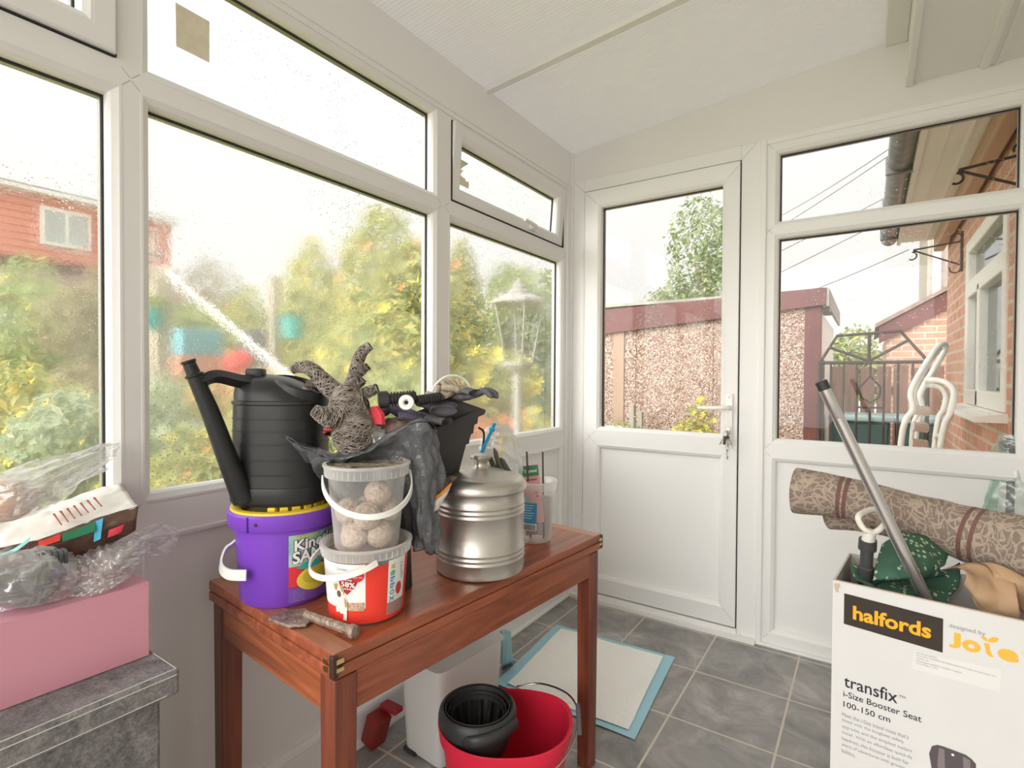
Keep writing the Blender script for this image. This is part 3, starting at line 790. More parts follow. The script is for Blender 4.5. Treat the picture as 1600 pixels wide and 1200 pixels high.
LF_DARK = leaf_mat('dark_green_leaves', (0.18, 0.26, 0.12), (0.34, 0.42, 0.20), (0.52, 0.54, 0.30))
LF_OLIVE = leaf_mat('olive_brown_leaves', (0.27, 0.24, 0.13), (0.44, 0.38, 0.20), (0.52, 0.44, 0.26))
LF_GREY = leaf_mat('grey_green_leaves', (0.22, 0.30, 0.18), (0.45, 0.52, 0.34), (0.70, 0.72, 0.50))
FL_RED = mat('red_petals', (0.75, 0.10, 0.06), 0.5); FL_OR = mat('orange_petals', (0.85, 0.30, 0.14), 0.5); FL_YE = mat('yellow_petals', (0.9, 0.72, 0.05), 0.5)
BARK = mat('grey_bark', (0.30, 0.24, 0.17), 0.9, bump=0.5, bscale=20)
def leaves(rng, blobs, n, size, droop=0.3):
    vs, fs = [], []
    tot = sum(b[3] * b[4] * b[5] for b in blobs)
    for (cx, cy, cz, rx, ry, rz_) in blobs:
        k = max(20, int(n * rx * ry * rz_ / tot))
        for _ in range(k):
            while True:
                d = Vector((rng.gauss(0, 1), rng.gauss(0, 1), rng.gauss(0, 1)))
                if d.length > 0.01: break
            d.normalize()
            rr = rng.uniform(0.55, 1.0) ** 0.5
            rr *= 1 + 0.22 * mn.noise(d * 2.6 + Vector((cx, cy, cz)))
            p = Vector((cx + d.x * rx * rr, cy + d.y * ry * rr, cz + d.z * rz_ * rr))
            nrm = (d + Vector((rng.uniform(-1, 1), rng.uniform(-1, 1), rng.uniform(-0.3, 1)))).normalized()
            t = nrm.cross(Vector((rng.uniform(-1, 1), rng.uniform(-1, 1), rng.uniform(-1, 1)))).normalized()
            bt = nrm.cross(t)
            s = size * rng.uniform(0.6, 1.3)
            i = len(vs)
            vs += [p - t * s, p + bt * s * 0.42 + nrm * s * 0.1, p + t * s, p - bt * s * 0.42 + nrm * s * 0.1]
            fs.append((i, i + 1, i + 2, i + 3))
    return [tuple(v) for v in vs], [], fs
def shrub(name, px, ptop, depth, wpx, n, size, m, lab, cat='shrub', base=None, trunk=False, seed=1, flowers=None, group=None, lumps=7, flat=0.7, ground=None):
    rng = random.Random(seed)
    gz = GZG if ground is None else ground
    top = at_depth(px, ptop, depth)
    w = wpx / 2 / FPX * depth
    H = top.z - gz
    zb = 0.0 if not trunk else H * trunk
    root = empty(name, (top.x, top.y, gz), label=lab, cat=cat, group=group)
    bl = []
    ch = H - zb
    for k in range(lumps):
        a = 2 * PI * k / lumps + rng.uniform(-0.3, 0.3)
        z = zb + ch * rng.uniform(0.2, 0.8)
        f = math.sqrt(max(0.1, 1 - ((z - zb) / ch - 0.45) ** 2 * 2.4))
        r_ = w * rng.uniform(0.42, 0.6)
        bl.append((math.cos(a) * w * 0.5 * f, math.sin(a) * w * 0.5 * flat * f, z, r_, r_ * flat, min(r_ * 0.9, ch * 0.4)))
    bl.append((0, 0, zb + ch * 0.68, w * 0.55, w * 0.5 * flat, ch * 0.32))
    obj('foliage', leaves(rng, bl, n, size), m, root)
    if trunk:
        bm = new(); tube(bm, smooth_path([(0, 0, 0), (0.05 * w, 0, H * 0.3), (-0.03 * w, 0, H * 0.7)]), lambda t: w * 0.07 * (1 - 0.7 * t) + 0.02, 10)
        for k in range(5):
            a = k * 1.3; tube(bm, smooth_path([(0, 0, H * (0.3 + 0.06 * k)), (math.cos(a) * w * 0.4, math.sin(a) * w * 0.4 * flat, H * (0.5 + 0.06 * k))]), lambda t: w * 0.03 * (1 - 0.8 * t) + 0.008, 6)
        obj('trunk', bm, BARK, root, smooth=True)
    if flowers:
        fm, cnt, fs_ = flowers
        vs, ff = [], []
        for _ in range(cnt):
            b_ = rng.choice(bl); d = Vector((rng.gauss(0, 1), rng.gauss(0, 1), rng.gauss(0, 1))).normalized()
            c = Vector((b_[0] + d.x * b_[3], b_[1] + d.y * b_[4], b_[2] + d.z * b_[5]))
            for q in range(5):
                a = q * 2 * PI / 5; ax = Vector((math.cos(a), math.sin(a) * 0.5, math.sin(a))).normalized()
                up_ = Vector((-math.sin(a), 0.3, math.cos(a)))
                i = len(vs); vs += [c, c + ax * fs_ + up_ * fs_ * 0.4, c + ax * fs_ * 1.4, c + ax * fs_ - up_ * fs_ * 0.4]; ff.append((i, i + 1, i + 2, i + 3))
        obj('blossom', ([tuple(v) for v in vs], [], ff), fm, root)
    return root
GZG = -0.25
# lawn
m, out = fresh('lawn_grass')
co = coords(m, (1, 1, 1))
nz = N(m, 'TexNoise', Scale=0.9, Detail=8.0, Roughness=0.7); L(m, co, nz.inputs['Vector'])
c = ramp(m, nz.outputs['Fac'], [(0.30, (0.30, 0.38, 0.12, 1)), (0.50, (0.55, 0.58, 0.20, 1)), (0.62, (0.70, 0.62, 0.26, 1)), (0.72, (0.72, 0.42, 0.22, 1))])
n2 = N(m, 'TexNoise', Scale=60.0, Detail=6.0); L(m, co, n2.inputs['Vector'])
b = N(m, 'BsdfPrincipled', Roughness=0.9); L(m, c, b.inputs['Base Color'])
bp = N(m, 'Bump', Strength=1.0, Distance=0.05); L(m, n2.outputs['Fac'], bp.inputs['Height']); L(m, bp.outputs[0], b.inputs['Normal'])
L(m, b.outputs[0], out.inputs[0])
bm = new(); bbox(-30, -0.9, -12, 26, GZG - 0.1, GZG, bm=bm)
struct('ground', bm, m)
G1 = 'trees and tall shrubs round the garden'; G2 = 'shrubs in the flower beds'
specs = [
 # px, top, depth, width, n, size, mat, label, trunk, flowers
 (40, 395, 9.5, 330, 4200, 0.10, LF_GREEN, 'tall mixed green hedge below the orange house', 0, (FL_YE, 40, 0.06), 14),
 (150, 415, 8.6, 200, 2600, 0.09, LF_OLIVE, 'brownish shrub in front of the orange house by the window post', 0, None, 15),
 (335, 405, 15.0, 270, 3600, 0.13, LF_OLIVE, 'far brownish hedge on the skyline left of the tall shrub', 0, None, 16),
 (300, 470, 10.5, 230, 3400, 0.10, LF_GREEN, 'mid green bush behind the white pole', 0, None, 17),
 (390, 445, 11.5, 170, 2600, 0.10, LF_YEL, 'lighter green bush between the two pergola posts', 0, None, 18),
 (600, 318, 7.8, 300, 11000, 0.070, LF_YEL, 'big yellow-green tree, tallest in the garden', 0.06, (FL_OR, 46, 0.05), 19),
 (490, 372, 8.6, 210, 5600, 0.075, LF_YEL, 'loose feathery green tree left of the biggest tree', 0.08, (FL_OR, 10, 0.05), 20),
 (570, 470, 6.6, 360, 8000, 0.065, LF_YEL, 'wide mid green shrub spreading below the big tree', 0, (FL_YE, 60, 0.05), 21),
 (725, 372, 9.6, 130, 3600, 0.08, LF_YEL, 'yellow-green tree seen at the left of the right-hand window', 0.08, (FL_OR, 14, 0.06), 22),
 (800, 405, 12.5, 170, 4200, 0.11, LF_GREEN, 'fresh green tree behind the garden lantern', 0.08, None, 23),
 (850, 452, 9.0, 130, 2400, 0.09, LF_DARK, 'darker bush beside the corner post of the room', 0, None, 24),
 (760, 540, 6.4, 190, 3200, 0.07, LF_YEL, 'low yellow-green shrub below the garden lantern', 0, (FL_YE, 90, 0.05), 25),
]
for (px, pt, dp, wp, n, sz, mm_, lab, tr_, fl, sd) in specs:
    shrub('garden_tree' if tr_ else 'garden_shrub', px, pt, dp, wp, n, sz, mm_, lab, 'tree' if tr_ else 'shrub', trunk=tr_, flowers=fl, seed=sd, group=G1)
low = [
 (20, 560, 5.2, 260, 3600, 0.06, LF_YEL, 'low leafy plant at the left edge of the garden view', (FL_YE, 70, 0.035), 31),
 (110, 610, 4.4, 220, 3200, 0.055, LF_GREY, 'grey-green plant with yellow flowers under the left window', (FL_YE, 120, 0.03), 32),
 (265, 580, 4.6, 130, 2400, 0.05, LF_GREY, 'pale leafy shrub just right of the window post', None, 33),
 (300, 660, 4.4, 160, 2400, 0.05, LF_YEL, 'low yellow-green plant under the middle window', (FL_OR, 20, 0.03), 34),
 (460, 570, 6.0, 220, 3000, 0.06, LF_YEL, 'low green plant behind the reindeer', (FL_OR, 60, 0.04), 35),
 (620, 590, 5.4, 220, 3000, 0.06, LF_GREEN, 'low green plant behind the heap of gloves', (FL_YE, 50, 0.04), 36),
 (340, 590, 6.8, 150, 2000, 0.06, LF_YEL, 'low plant with coral flowers below the blue bin', (FL_OR, 160, 0.05), 37),
 (760, 615, 6.2, 170, 1800, 0.06, LF_YEL, 'low bed of coral flowers below the garden lantern', (FL_OR, 420, 0.05), 38),
 (845, 640, 5.2, 110, 1500, 0.05, LF_YEL, 'low yellow-green plant at the right corner of the window', (FL_YE, 60, 0.03), 39),
]
for (px, pt, dp, wp, n, sz, mm_, lab, fl, sd) in low:
    shrub('flower_bed_plant', px, pt, dp, wp, n, sz, mm_, lab, 'plant', flowers=fl, seed=sd, group=G2, flat=0.9)
shrub('passage_shrub', 1335, 508, 13.5, 120, 2600, 0.09, LF_GREEN, 'green treetops behind the timber fence', 'tree', trunk=0.08, seed=41, ground=GZ)
tr1 = shrub('garage_tree', 1096, 298, 9.8, 200, 7000, 0.055, LF_DARK, 'leafy tree rising behind the pebbledash garage', 'tree', trunk=0.30, seed=42, ground=GZ, lumps=10)
shrub('yellow_flower_plant', 1092, 622, 4.75, 95, 1500, 0.03, LF_YEL, 'low plant with yellow flowers against the pebbledash garage', 'plant', flowers=(FL_YE, 200, 0.02), seed=43, ground=GZ)
shrub('path_weed', 985, 652, 4.9, 110, 700, 0.03, LF_GREEN, 'low weeds at the foot of the two timber posts', 'plant', seed=44, ground=GZ)

# orange tile-hung house far across the garden
OT = mat('orange_tile_hanging', (0.78, 0.29, 0.20), 0.7, var=0.15, vscale=6)
m = OT
oh = empty('tile_hung_house', (-15, 4.0, GZG), label='orange tile-hung dormer house with white windows beyond the garden', cat='house')
bm = new(); bbox(-3.5, 0, -4.5, 2.5, 3.9, 5.30, bm=bm)
for k in range(9): bbox(0, 0.03, -4.5, 2.5, 3.95 + k * 0.15, 4.06 + k * 0.15, bm=bm)
obj('tile_hung_wall', bm, OT, oh)
bm = new(); bbox(-3.7, 0.25, -4.7, 2.65, 5.28, 5.36, bm=bm); obj('flat_roof', bm, WPAINT, oh)
bm = new(); bbox(-3.7, 0.22, -4.7, 2.68, 5.36, 5.41, bm=bm); obj('roof_edge', bm, GUTTER, oh)
bm = new(); extrude_poly(bm, [(-4, 0, 6.3), (1.3, 0, 3.2), (1.3, 0, 3.1), (-4, 0, 3.1)], (0, 8, 0)); bmesh.ops.translate(bm, verts=bm.verts, vec=(-0.6, -5.2, 0)); obj('tiled_roof', bm, ROOFT, oh)
for (y0, y1) in ((-0.15, 0.75), (-3.4, -2.2), (1.98, 2.16)):
    wf = obj('window_frame', bbox(0.0, 0.10, y0, y1, 4.22, 5.05), WPAINT, oh)
    nn_ = 2 if y1 - y0 > 0.5 else 1
    for k in range(nn_):
        a = y0 + 0.07 + k * (y1 - y0 - 0.07) / nn_; b_ = a + (y1 - y0 - 0.07) / nn_ - 0.07
        obj('window_light', bbox(0.10, 0.105, a, b_, 4.30, 4.97), mat('pale_window_glass', (0.45, 0.47, 0.46), 0.1), wf)
# pergola posts with hanging pots
TIM = mat('weathered_timber', (0.50, 0.44, 0.34), 0.85, var=0.3, vscale=5, stretch=(1, 1, 0.2))
TEAL = mat('teal_pot', (0.06, 0.38, 0.36), 0.4)
def post_at(px, top, depth, w, lab):
    t = at_depth(px, top, depth); bm = new(); box(bm, (0, 0, (t.z - GZG) / 2), (w, w, t.z - GZG), bev=0.01)
    return tag(obj('pergola_post', bm, TIM, loc=(t.x, t.y, GZG)), lab, 'post', 'timber posts in the garden')
post_at(255, 428, 6.6, 0.20, 'pale timber garden post beside the orange house')
post_at(240, 428, 7.0, 0.10, 'slimmer dark-stained timber post left of the pale one')
post_at(432, 432, 6.8, 0.13, 'timber garden post standing alone in front of the hedge')
a = at_depth(200, 420, 6.8); b_ = at_depth(278, 424, 6.8)
bm = new(); tube(bm, [a, b_], 0.06, 4); tag(obj('pergola_beam', bm, TIM), 'short timber beam lying across the pergola posts', 'beam')
def hang_pot(px, py, depth, lab, r=0.13):
    c = at_depth(px, py, depth); root = empty('hanging_pot', c, label=lab, cat='pot', group='teal hanging pots')
    bm = new(); lathe(bm, [(0.0, -r), (r * 0.72, -r), (r, r * 0.9), (r * 1.08, r * 0.9), (r * 1.08, r * 1.05), (r * 0.95, r * 1.05), (r * 0.7, -r * 0.8), (0, -r * 0.8)], 24); obj('pot', bm, TEAL, root, smooth=True)
    obj('foliage', leaves(random.Random(px), [(0, 0, r * 1.5, r * 1.3, r * 1.3, r * 0.7)], 160, 0.05), LF_YEL, root)
    bm = new(); tube(bm, [(0, 0, r), (0, 0, r * 4)], 0.005, 5); obj('hanger', bm, IRON, root)
hang_pot(241, 498, 6.3, 'teal hanging pot beside the window post')
hang_pot(462, 512, 6.6, 'teal hanging pot right of the lone timber post', 0.14)
c = at_depth(308, 536, 8.0); tag(obj('garden_storage_box', box(new(), (0, 0, 0), (0.5, 0.62, 0.40), bev=0.03), mat('blue_plastic', (0.16, 0.42, 0.50), 0.4), loc=c), 'blue storage box on the shed base in the garden', 'box')
sup = tag(obj('shed_base', bbox(-0.3, 0.3, -0.36, 0.36, 0, c.z - 0.2 - GZG), mat('coral_boards', (0.75, 0.30, 0.20), 0.7, var=0.2), loc=(c.x, c.y, GZG)), 'coral painted base carrying the blue storage box', 'box')
c = at_depth(378, 568, 7.4); bm = new(); blob(bm, (0, 0, 0), (0.19, 0.19, 0.19), 3, 0.12, 2)
tag(obj('red_garden_ball', bm, mat('red_plastic', (0.80, 0.04, 0.04), 0.4), smooth=True, loc=c), 'bright red round bucket-like ball among the plants', 'ball')
tag(obj('ball_stand', bbox(-0.13, 0.13, -0.13, 0.13, 0, c.z - 0.17 - GZG), BARK, loc=(c.x, c.y, GZG)), 'dark tree stump under the red ball', 'stump')
c = at_depth(405, 545, 8.3); tag(obj('compost_bin', lathe(new(), [(0.0, 0), (0.3, 0), (0.22, c.z - GZG + 0.3), (0, c.z - GZG + 0.32)], 24), mat('dark_compost_bin', (0.12, 0.12, 0.13), 0.5), smooth=True, loc=(c.x, c.y, GZG)), 'dark compost bin behind the lone timber post', 'bin')
# rotary washing line pole leaning / white line prop
A = at_depth(268, 428, 6.2); B = at_depth(470, 600, 4.9)
bm = new(); tube(bm, [A + (A - B) * 0.02, B + (B - A) * 0.5], 0.022, 10)
tag(obj('white_line_prop', bm, WPAINT, smooth=True), 'long white washing line prop leaning diagonally across the garden', 'pole')
# lantern on a post just outside the window
lt = at_depth(812, 470, 3.6)
lan = empty('garden_lantern', (lt.x, lt.y, GZG), label='old fashioned pale grey lamp post lantern with a finial outside the window', cat='lantern')
LG = mat('weathered_grey_metal', (0.45, 0.43, 0.40), 0.5, 0.2)
h = lt.z - GZG
bm = new(); lathe(bm, [(0, h + 0.155), (0.012, h + 0.15), (0.022, h + 0.13), (0.018, h + 0.115), (0.035, h + 0.11), (0.05, h + 0.095), (0.045, h + 0.08), (0.06, h + 0.075), (0.075, h + 0.06), (0.07, h + 0.045), (0.10, h + 0.04), (0.19, h + 0.0), (0.19, h - 0.02), (0.16, h - 0.03), (0, h - 0.03)], 8); obj('lantern_roof', bm, LG, lan)
bm = new()
for k in range(4):
    a = PI / 4 + k * PI / 2; tube(bm, [(0.165 * math.cos(a), 0.165 * math.sin(a), h - 0.03), (0.09 * math.cos(a), 0.09 * math.sin(a), h - 0.42)], 0.008, 6)
lathe(bm, [(0, h - 0.42), (0.10, h - 0.42), (0.10, h - 0.44), (0.03, h - 0.50), (0, h - 0.5)], 8); obj('lantern_cage', bm, LG, lan)
bm = new(); lathe(bm, [(0.155, h - 0.035), (0.085, h - 0.415)], 4, a0=PI / 4, a1=PI / 4 + 2 * PI); obj('lantern_glass', bm, G_CLEAR, lan)
bm = new(); tube(bm, [(0, 0, 0), (0, 0, h - 0.45)], 0.03, 12); obj('lamp_post', bm, LG, lan, smooth=True)

# ================================================================ THINGS IN THE ROOM
def text_mesh(body, w=None, h=None, bold=0.0, extr=0.0, shear=0.0, align='LEFT'):
    cu = bpy.data.curves.new('lettering', 'FONT'); cu.body = body; cu.size = 1; cu.offset = bold; cu.extrude = 0; cu.shear = shear; cu.resolution_u = 3
    o = bpy.data.objects.new('lettering', cu); COL.objects.link(o)
    bpy.context.view_layer.update()
    me = bpy.data.meshes.new_from_object(o.evaluated_get(bpy.context.evaluated_depsgraph_get()))
    bpy.data.objects.remove(o); bpy.data.curves.remove(cu)
    vs = [v.co.copy() for v in me.vertices]; fs = [tuple(p.vertices) for p in me.polygons]
    bpy.data.meshes.remove(me)
    x0, x1 = min(v.x for v in vs), max(v.x for v in vs); y0, y1 = min(v.y for v in vs), max(v.y for v in vs)
    sx_ = (w / (x1 - x0)) if w else None; sy_ = (h / (y1 - y0)) if h else None
    if sx_ is None: sx_ = sy_
    if sy_ is None: sy_ = sx_
    ox = 0 if align == 'LEFT' else (x1 - x0) / 2
    return [((v.x - x0 - ox) * sx_, (v.y - y0) * sy_) for v in vs], fs
def put_text(parent, body, fn, m, w=None, h=None, name='lettering', **k):
    vs, fs = text_mesh(body, w, h, **k)
    return obj(name, ([tuple(fn(x, y)) for x, y in vs], [], fs), m, parent)
def put_poly(parent, pts, fn, m, name='printed_patch'):
    bm = bmesh.new(); bm.faces.new([bm.verts.new((x, y, 0)) for x, y in pts])
    bmesh.ops.triangulate(bm, faces=bm.faces[:])
    for _ in range(5):
        es = [e for e in bm.edges if e.calc_length() > 0.007]
        if not es or len(bm.faces) > 4000: break
        bmesh.ops.subdivide_edges(bm, edges=es, cuts=1)
        bmesh.ops.triangulate(bm, faces=[f for f in bm.faces if len(f.verts) > 3])
    for v in bm.verts: v.co = fn(v.co.x, v.co.y)
    return obj(name, bm, m, parent)
def flat(name, col, rough=0.5): return mat(name, col, rough, spec=0.2)
INK = flat('dark_ink', (0.03, 0.03, 0.04)); WHITE = flat('white_print', (0.85, 0.85, 0.83)); GREYI = flat('grey_ink', (0.28, 0.28, 0.29))

def sheet(rows, nu=8, nv=8, amp=0.0, freq=20, seed=0, ridge=True, origin=(0, 0, 0), fuv=None):
    """cloth or film through a net of real-space points"""
    rows = [[Vector(p) for p in r] for r in rows]
    fine = [smooth_path(r, nu) for r in rows]
    cols = [smooth_path([fr[i] for fr in fine], nv) for i in range(len(fine[0]))]
    nc, nr = len(cols), len(cols[0])
    O = Vector(origin)
    vs = []
    for j in range(nr):
        for i in range(nc):
            p = cols[i][j]; U, V_ = i / (nc - 1), j / (nr - 1)
            du = cols[min(i + 1, nc - 1)][j] - cols[max(i - 1, 0)][j]; dv = cols[i][min(j + 1, nr - 1)] - cols[i][max(j - 1, 0)]
            n = du.cross(dv); n = n.normalized() if n.length > 1e-9 else Vector((0, 0, 1))
            q = (p * freq if fuv is None else Vector((U * fuv[0], V_ * fuv[1], 0.3))) + Vector((seed * 3.1, seed * 5.7, seed * 1.3))
            d = mn.noise(q) + 0.5 * mn.noise(q * 2.3)
            if ridge: d = 0.5 - abs(d) * 1.5 + 0.4 * (0.5 - abs(mn.noise(q * 1.9 + Vector((5, 5, 5)))) * 2)
            vs.append(tuple(p + n * d * amp - O))
    fs = [(j * nc + i, j * nc + i + 1, (j + 1) * nc + i + 1, (j + 1) * nc + i) for j in range(nr - 1) for i in range(nc - 1)]
    return vs, [], fs
def D(*a): return at_depth(*a)
def film_mat(name, opacity=0.35, tint=(0.9, 0.9, 0.88), rough=0.12, bump=0.3, bscale=40, gloss=0.18):
    m, out = fresh(name)
    tr = N(m, 'BsdfTransparent', Color=(0.97, 0.97, 0.96, 1))
    p = N(m, 'BsdfPrincipled', Roughness=rough); p.inputs['Base Color'].default_value = (*tint, 1)
    tl = N(m, 'BsdfTranslucent', Color=(*tint, 1))
    co = coords(m)
    nz = N(m, 'TexNoise', Scale=float(bscale), Detail=5.0, Distortion=1.0); L(m, co, nz.inputs['Vector'])
    bp = N(m, 'Bump', Strength=bump, Distance=0.01); L(m, nz.outputs['Fac'], bp.inputs['Height'])
    L(m, bp.outputs[0], p.inputs['Normal'])
    a = N(m, 'MixShader', Fac=0.4); L(m, p.outputs[0], a.inputs[1]); L(m, tl.outputs[0], a.inputs[2])
    gl = N(m, 'BsdfGlossy', Roughness=rough); L(m, bp.outputs[0], gl.inputs['Normal'])
    lw = N(m, 'LayerWeight', Blend=0.45)
    x = N(m, 'MixShader', Fac=opacity); L(m, tr.outputs[0], x.inputs[1]); L(m, a.outputs[0], x.inputs[2])
    if opacity < 0.9:
        f = math_(m, 'ADD', math_(m, 'MULTIPLY', lw.outputs['Facing'], 0.55), opacity * 0.6)
        L(m, math_(m, 'MINIMUM', f, 0.95), x.inputs[0])
    y = N(m, 'MixShader', Fac=gloss); L(m, x.outputs[0], y.inputs[1]); L(m, gl.outputs[0], y.inputs[2])
    L(m, y.outputs[0], out.inputs[0]); return m
FILM = film_mat('clear_crinkled_film', 0.20, gloss=0.20, bump=0.5, bscale=30, tint=(0.95, 0.95, 0.94))
FILMW = film_mat('milky_film', 0.55, gloss=0.15, bump=0.5, bscale=25)
FROST = film_mat('frosted_clear_plastic', 0.22, rough=0.25, bump=0.02, gloss=0.08)
FROSTR = film_mat('frosted_rim_plastic', 0.62, rough=0.25, bump=0.02, gloss=0.08)
WHP = mat('white_plastic', (0.86, 0.85, 0.82), 0.3)

# ---------------------------------------------------------------- folding card table
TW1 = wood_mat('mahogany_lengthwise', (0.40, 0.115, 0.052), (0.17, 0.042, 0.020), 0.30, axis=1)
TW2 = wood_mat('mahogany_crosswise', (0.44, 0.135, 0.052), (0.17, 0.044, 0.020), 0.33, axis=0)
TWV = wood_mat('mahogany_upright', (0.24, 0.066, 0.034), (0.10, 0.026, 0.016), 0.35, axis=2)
BRASS = mat('brass', (0.75, 0.60, 0.28), 0.3, 1)
TH = 0.69
tc_ = Vector((-0.9425, 1.0285)); TRZ = R(-5.3); THX, THY = 0.2515, 0.4465
tab = empty('card_table', (tc_.x, tc_.y, 0), TRZ, 'reddish mahogany folding card table standing under the window wall', 'table')
def tb(x0, x1, y0, y1, z0, z1, bev=0.002): return bbox(x0, x1, y0, y1, z0, z1, bev=bev)
obj('lower_leaf', tb(-THX, THX, -THY, THY, 0.6455, 0.6665, 0.003), TW1, tab)
obj('upper_leaf', tb(-THX, THX, -THY, THY, 0.668, TH - 0.0005, 0.004), TW1, tab)
BND = wood_mat('banding', (0.44, 0.18, 0.10), (0.28, 0.10, 0.05), 0.3, axis=0)
obj('end_banding', bbox(-THX + 0.002, THX - 0.002, -THY + 0.002, -THY + 0.040, TH - 0.002, TH + 0.0002), BND, tab)
obj('end_banding', bbox(-THX + 0.002, THX - 0.002, THY - 0.040, THY - 0.002, TH - 0.002, TH + 0.0002), BND, tab)
ins = 0.010
obj('apron', tb(-THX + 0.052, THX - 0.052, -THY + ins, -THY + ins + 0.018, 0.572, 0.6405), TW2, tab)
obj('apron', tb(-THX + 0.052, THX - 0.052, THY - ins - 0.018, THY - ins, 0.572, 0.6405), TW2, tab)
obj('apron', tb(THX - ins - 0.018, THX - ins, -THY + 0.052, THY - 0.052, 0.572, 0.6405), TW1, tab)
obj('apron', tb(-THX + ins, -THX + ins + 0.018, -THY + 0.052, THY - 0.052, 0.572, 0.6405), TW1, tab)
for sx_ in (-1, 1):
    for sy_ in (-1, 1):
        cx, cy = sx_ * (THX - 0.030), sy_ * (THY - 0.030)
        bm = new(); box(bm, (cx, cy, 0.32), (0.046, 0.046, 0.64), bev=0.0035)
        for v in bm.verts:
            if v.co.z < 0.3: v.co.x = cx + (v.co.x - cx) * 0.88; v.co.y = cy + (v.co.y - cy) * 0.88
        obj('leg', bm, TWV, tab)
for sy_ in (-1, 1):
    bm = new(); box(bm, (THX - 0.0035, sy_ * (THY - 0.0035), 0.668), (0.012, 0.012, 0.040), bev=0.003); obj('corner_block', bm, mat('dark_block', (0.05, 0.025, 0.015), 0.4), tab)
    hg = new()
    box(hg, (THX - 0.020, sy_ * THY, 0.674), (0.012, 0.006, 0.009)); box(hg, (THX - 0.020, sy_ * THY, 0.661), (0.012, 0.006, 0.007))
    box(hg, (THX + 0.001, sy_ * (THY - 0.012), 0.676), (0.004, 0.014, 0.008)); box(hg, (THX + 0.001, sy_ * (THY - 0.012), 0.662), (0.004, 0.014, 0.007))
    obj('brass_hinge', hg, BRASS, tab)
T0_ = TH + 0.0004

# ---------------------------------------------------------------- round tubs
def pail_map(c, r0, r1, h, z0=0.0, eps=0.0008):
    """(angle from the camera-facing line, height) -> point on the tapered wall"""
    ac = math.atan2(-c[1], -c[0])
    def fn(s, z):
        r = r0 + (r1 - r0) * (z / h) + eps
        a = ac + s / ((r0 + r1) / 2)
        return Vector((r * math.cos(a), r * math.sin(a), z + z0))
    return fn
def patch(parent, fn, s0, s1, z0, z1, m, name='printed_label', n=24):
    vs, fs = [], []
    for j in range(2):
        for i in range(n + 1): vs.append(tuple(fn(s0 + (s1 - s0) * i / n, (z0, z1)[j])))
    for i in range(n): fs.append((i, i + 1, n + 2 + i, n + 1 + i))
    return obj(name, (vs, [], fs), m, parent, smooth=True)
def arc_handle(c0, r, a_mid, dz_low, z, w=0.007, th=0.0022, span=PI, out=0.0, n=40):
    """bail handle hanging in front of a tub: a flat strap from ear to ear"""
    pts = []
    for i in range(n + 1):
        t = i / n; a = a_mid - span / 2 + span * t
        s = math.sin(PI * t)
        pts.append((math.cos(a) * (r + out * s), math.sin(a) * (r + out * s), z - dz_low * s))
    return pts
def strap(bm, pts, w, th, up_=(0, 0, 1)):
    pts = [Vector(p) for p in pts]; rings = []
    for i, p in enumerate(pts):
        t = (pts[min(i + 1, len(pts) - 1)] - pts[max(i - 1, 0)]).normalized()
        rad = Vector((p.x, p.y, 0)).normalized() if Vector((p.x, p.y, 0)).length > 1e-5 else Vector((1, 0, 0))
        rad = (rad - t * rad.dot(t)).normalized()
        u = t.cross(rad)
        rings.append([bm.verts.new(p + u * a * w / 2 + rad * b_ * th / 2) for a, b_ in ((-1, -1), (1, -1), (1, 1), (-1, 1))])
    for i in range(len(rings) - 1):
        for k in range(4): bm.faces.new((rings[i][k], rings[i][(k + 1) % 4], rings[i + 1][(k + 1) % 4], rings[i + 1][k]))
    bm.faces.new(rings[0][::-1]); bm.faces.new(rings[-1])
    bmesh.ops.recalc_face_normals(bm, faces=bm.faces[:])
    return bm

# purple bucket with yellow lid
pc = Vector((-1.036, 0.672)); PR0, PR1, PH = 0.090, 0.100, 0.156
purp = empty('lidded_bucket', (pc.x, pc.y, T0_), label='purple plastic bucket with a yellow lid under the black watering can', cat='bucket')
PURP = mat('purple_plastic', (0.20, 0.06, 0.52), 0.35)
bm = new(); lathe(bm, [(0, 0.003), (PR0 - 0.006, 0.003), (PR0 - 0.003, 0), (PR0, 0.004), (PR1, PH), (PR1 + 0.010, PH + 0.001), (PR1 + 0.0125, PH + 0.004), (PR1 + 0.0135, PH + 0.030), (PR1 + 0.010, PH + 0.034), (PR1 + 0.004, PH + 0.034), (PR1 - 0.002, PH + 0.02), (0, PH + 0.02)], 72)
obj('bucket_body', bm, PURP, purp, smooth=True)
ac = math.atan2(-pc.y, -pc.x)
bm = new(); a = ac - R(38); r = PR1 + 0.0135
box(bm, (r * math.cos(a), r * math.sin(a), PH + 0.017), (0.003, 0.003, 0.030), rot=a)
obj('rim_seam', bm, mat('deep_purple', (0.07, 0.015, 0.22), 0.5), purp)
bm = new(); a = ac - R(29); bmesh.ops.create_cone(bm, segments=12, radius1=0.003, radius2=0.003, depth=0.002, cap_ends=True, matrix=Matrix.Translation(((r + 0.0005) * math.cos(a), (r + 0.0005) * math.sin(a), PH + 0.018)) @ Matrix.Rotation(a, 4, 'Z') @ Matrix.Rotation(R(90), 4, 'Y'))
obj('rim_hole', bm, GASKET, purp)
YEL = mat('yellow_plastic', (0.80, 0.58, 0.05), 0.35)
LZ = PH + 0.034
bm = new(); lathe(bm, [(PR1 + 0.008, LZ - 0.004), (PR1 + 0.007, LZ + 0.004), (PR1 - 0.002, LZ + 0.006), (PR1 - 0.012, LZ + 0.002), (PR1 - 0.016, LZ - 0.008), (0, LZ - 0.008)], 72)
lid = obj('bucket_lid', bm, YEL, purp, smooth=True)
bm = new()
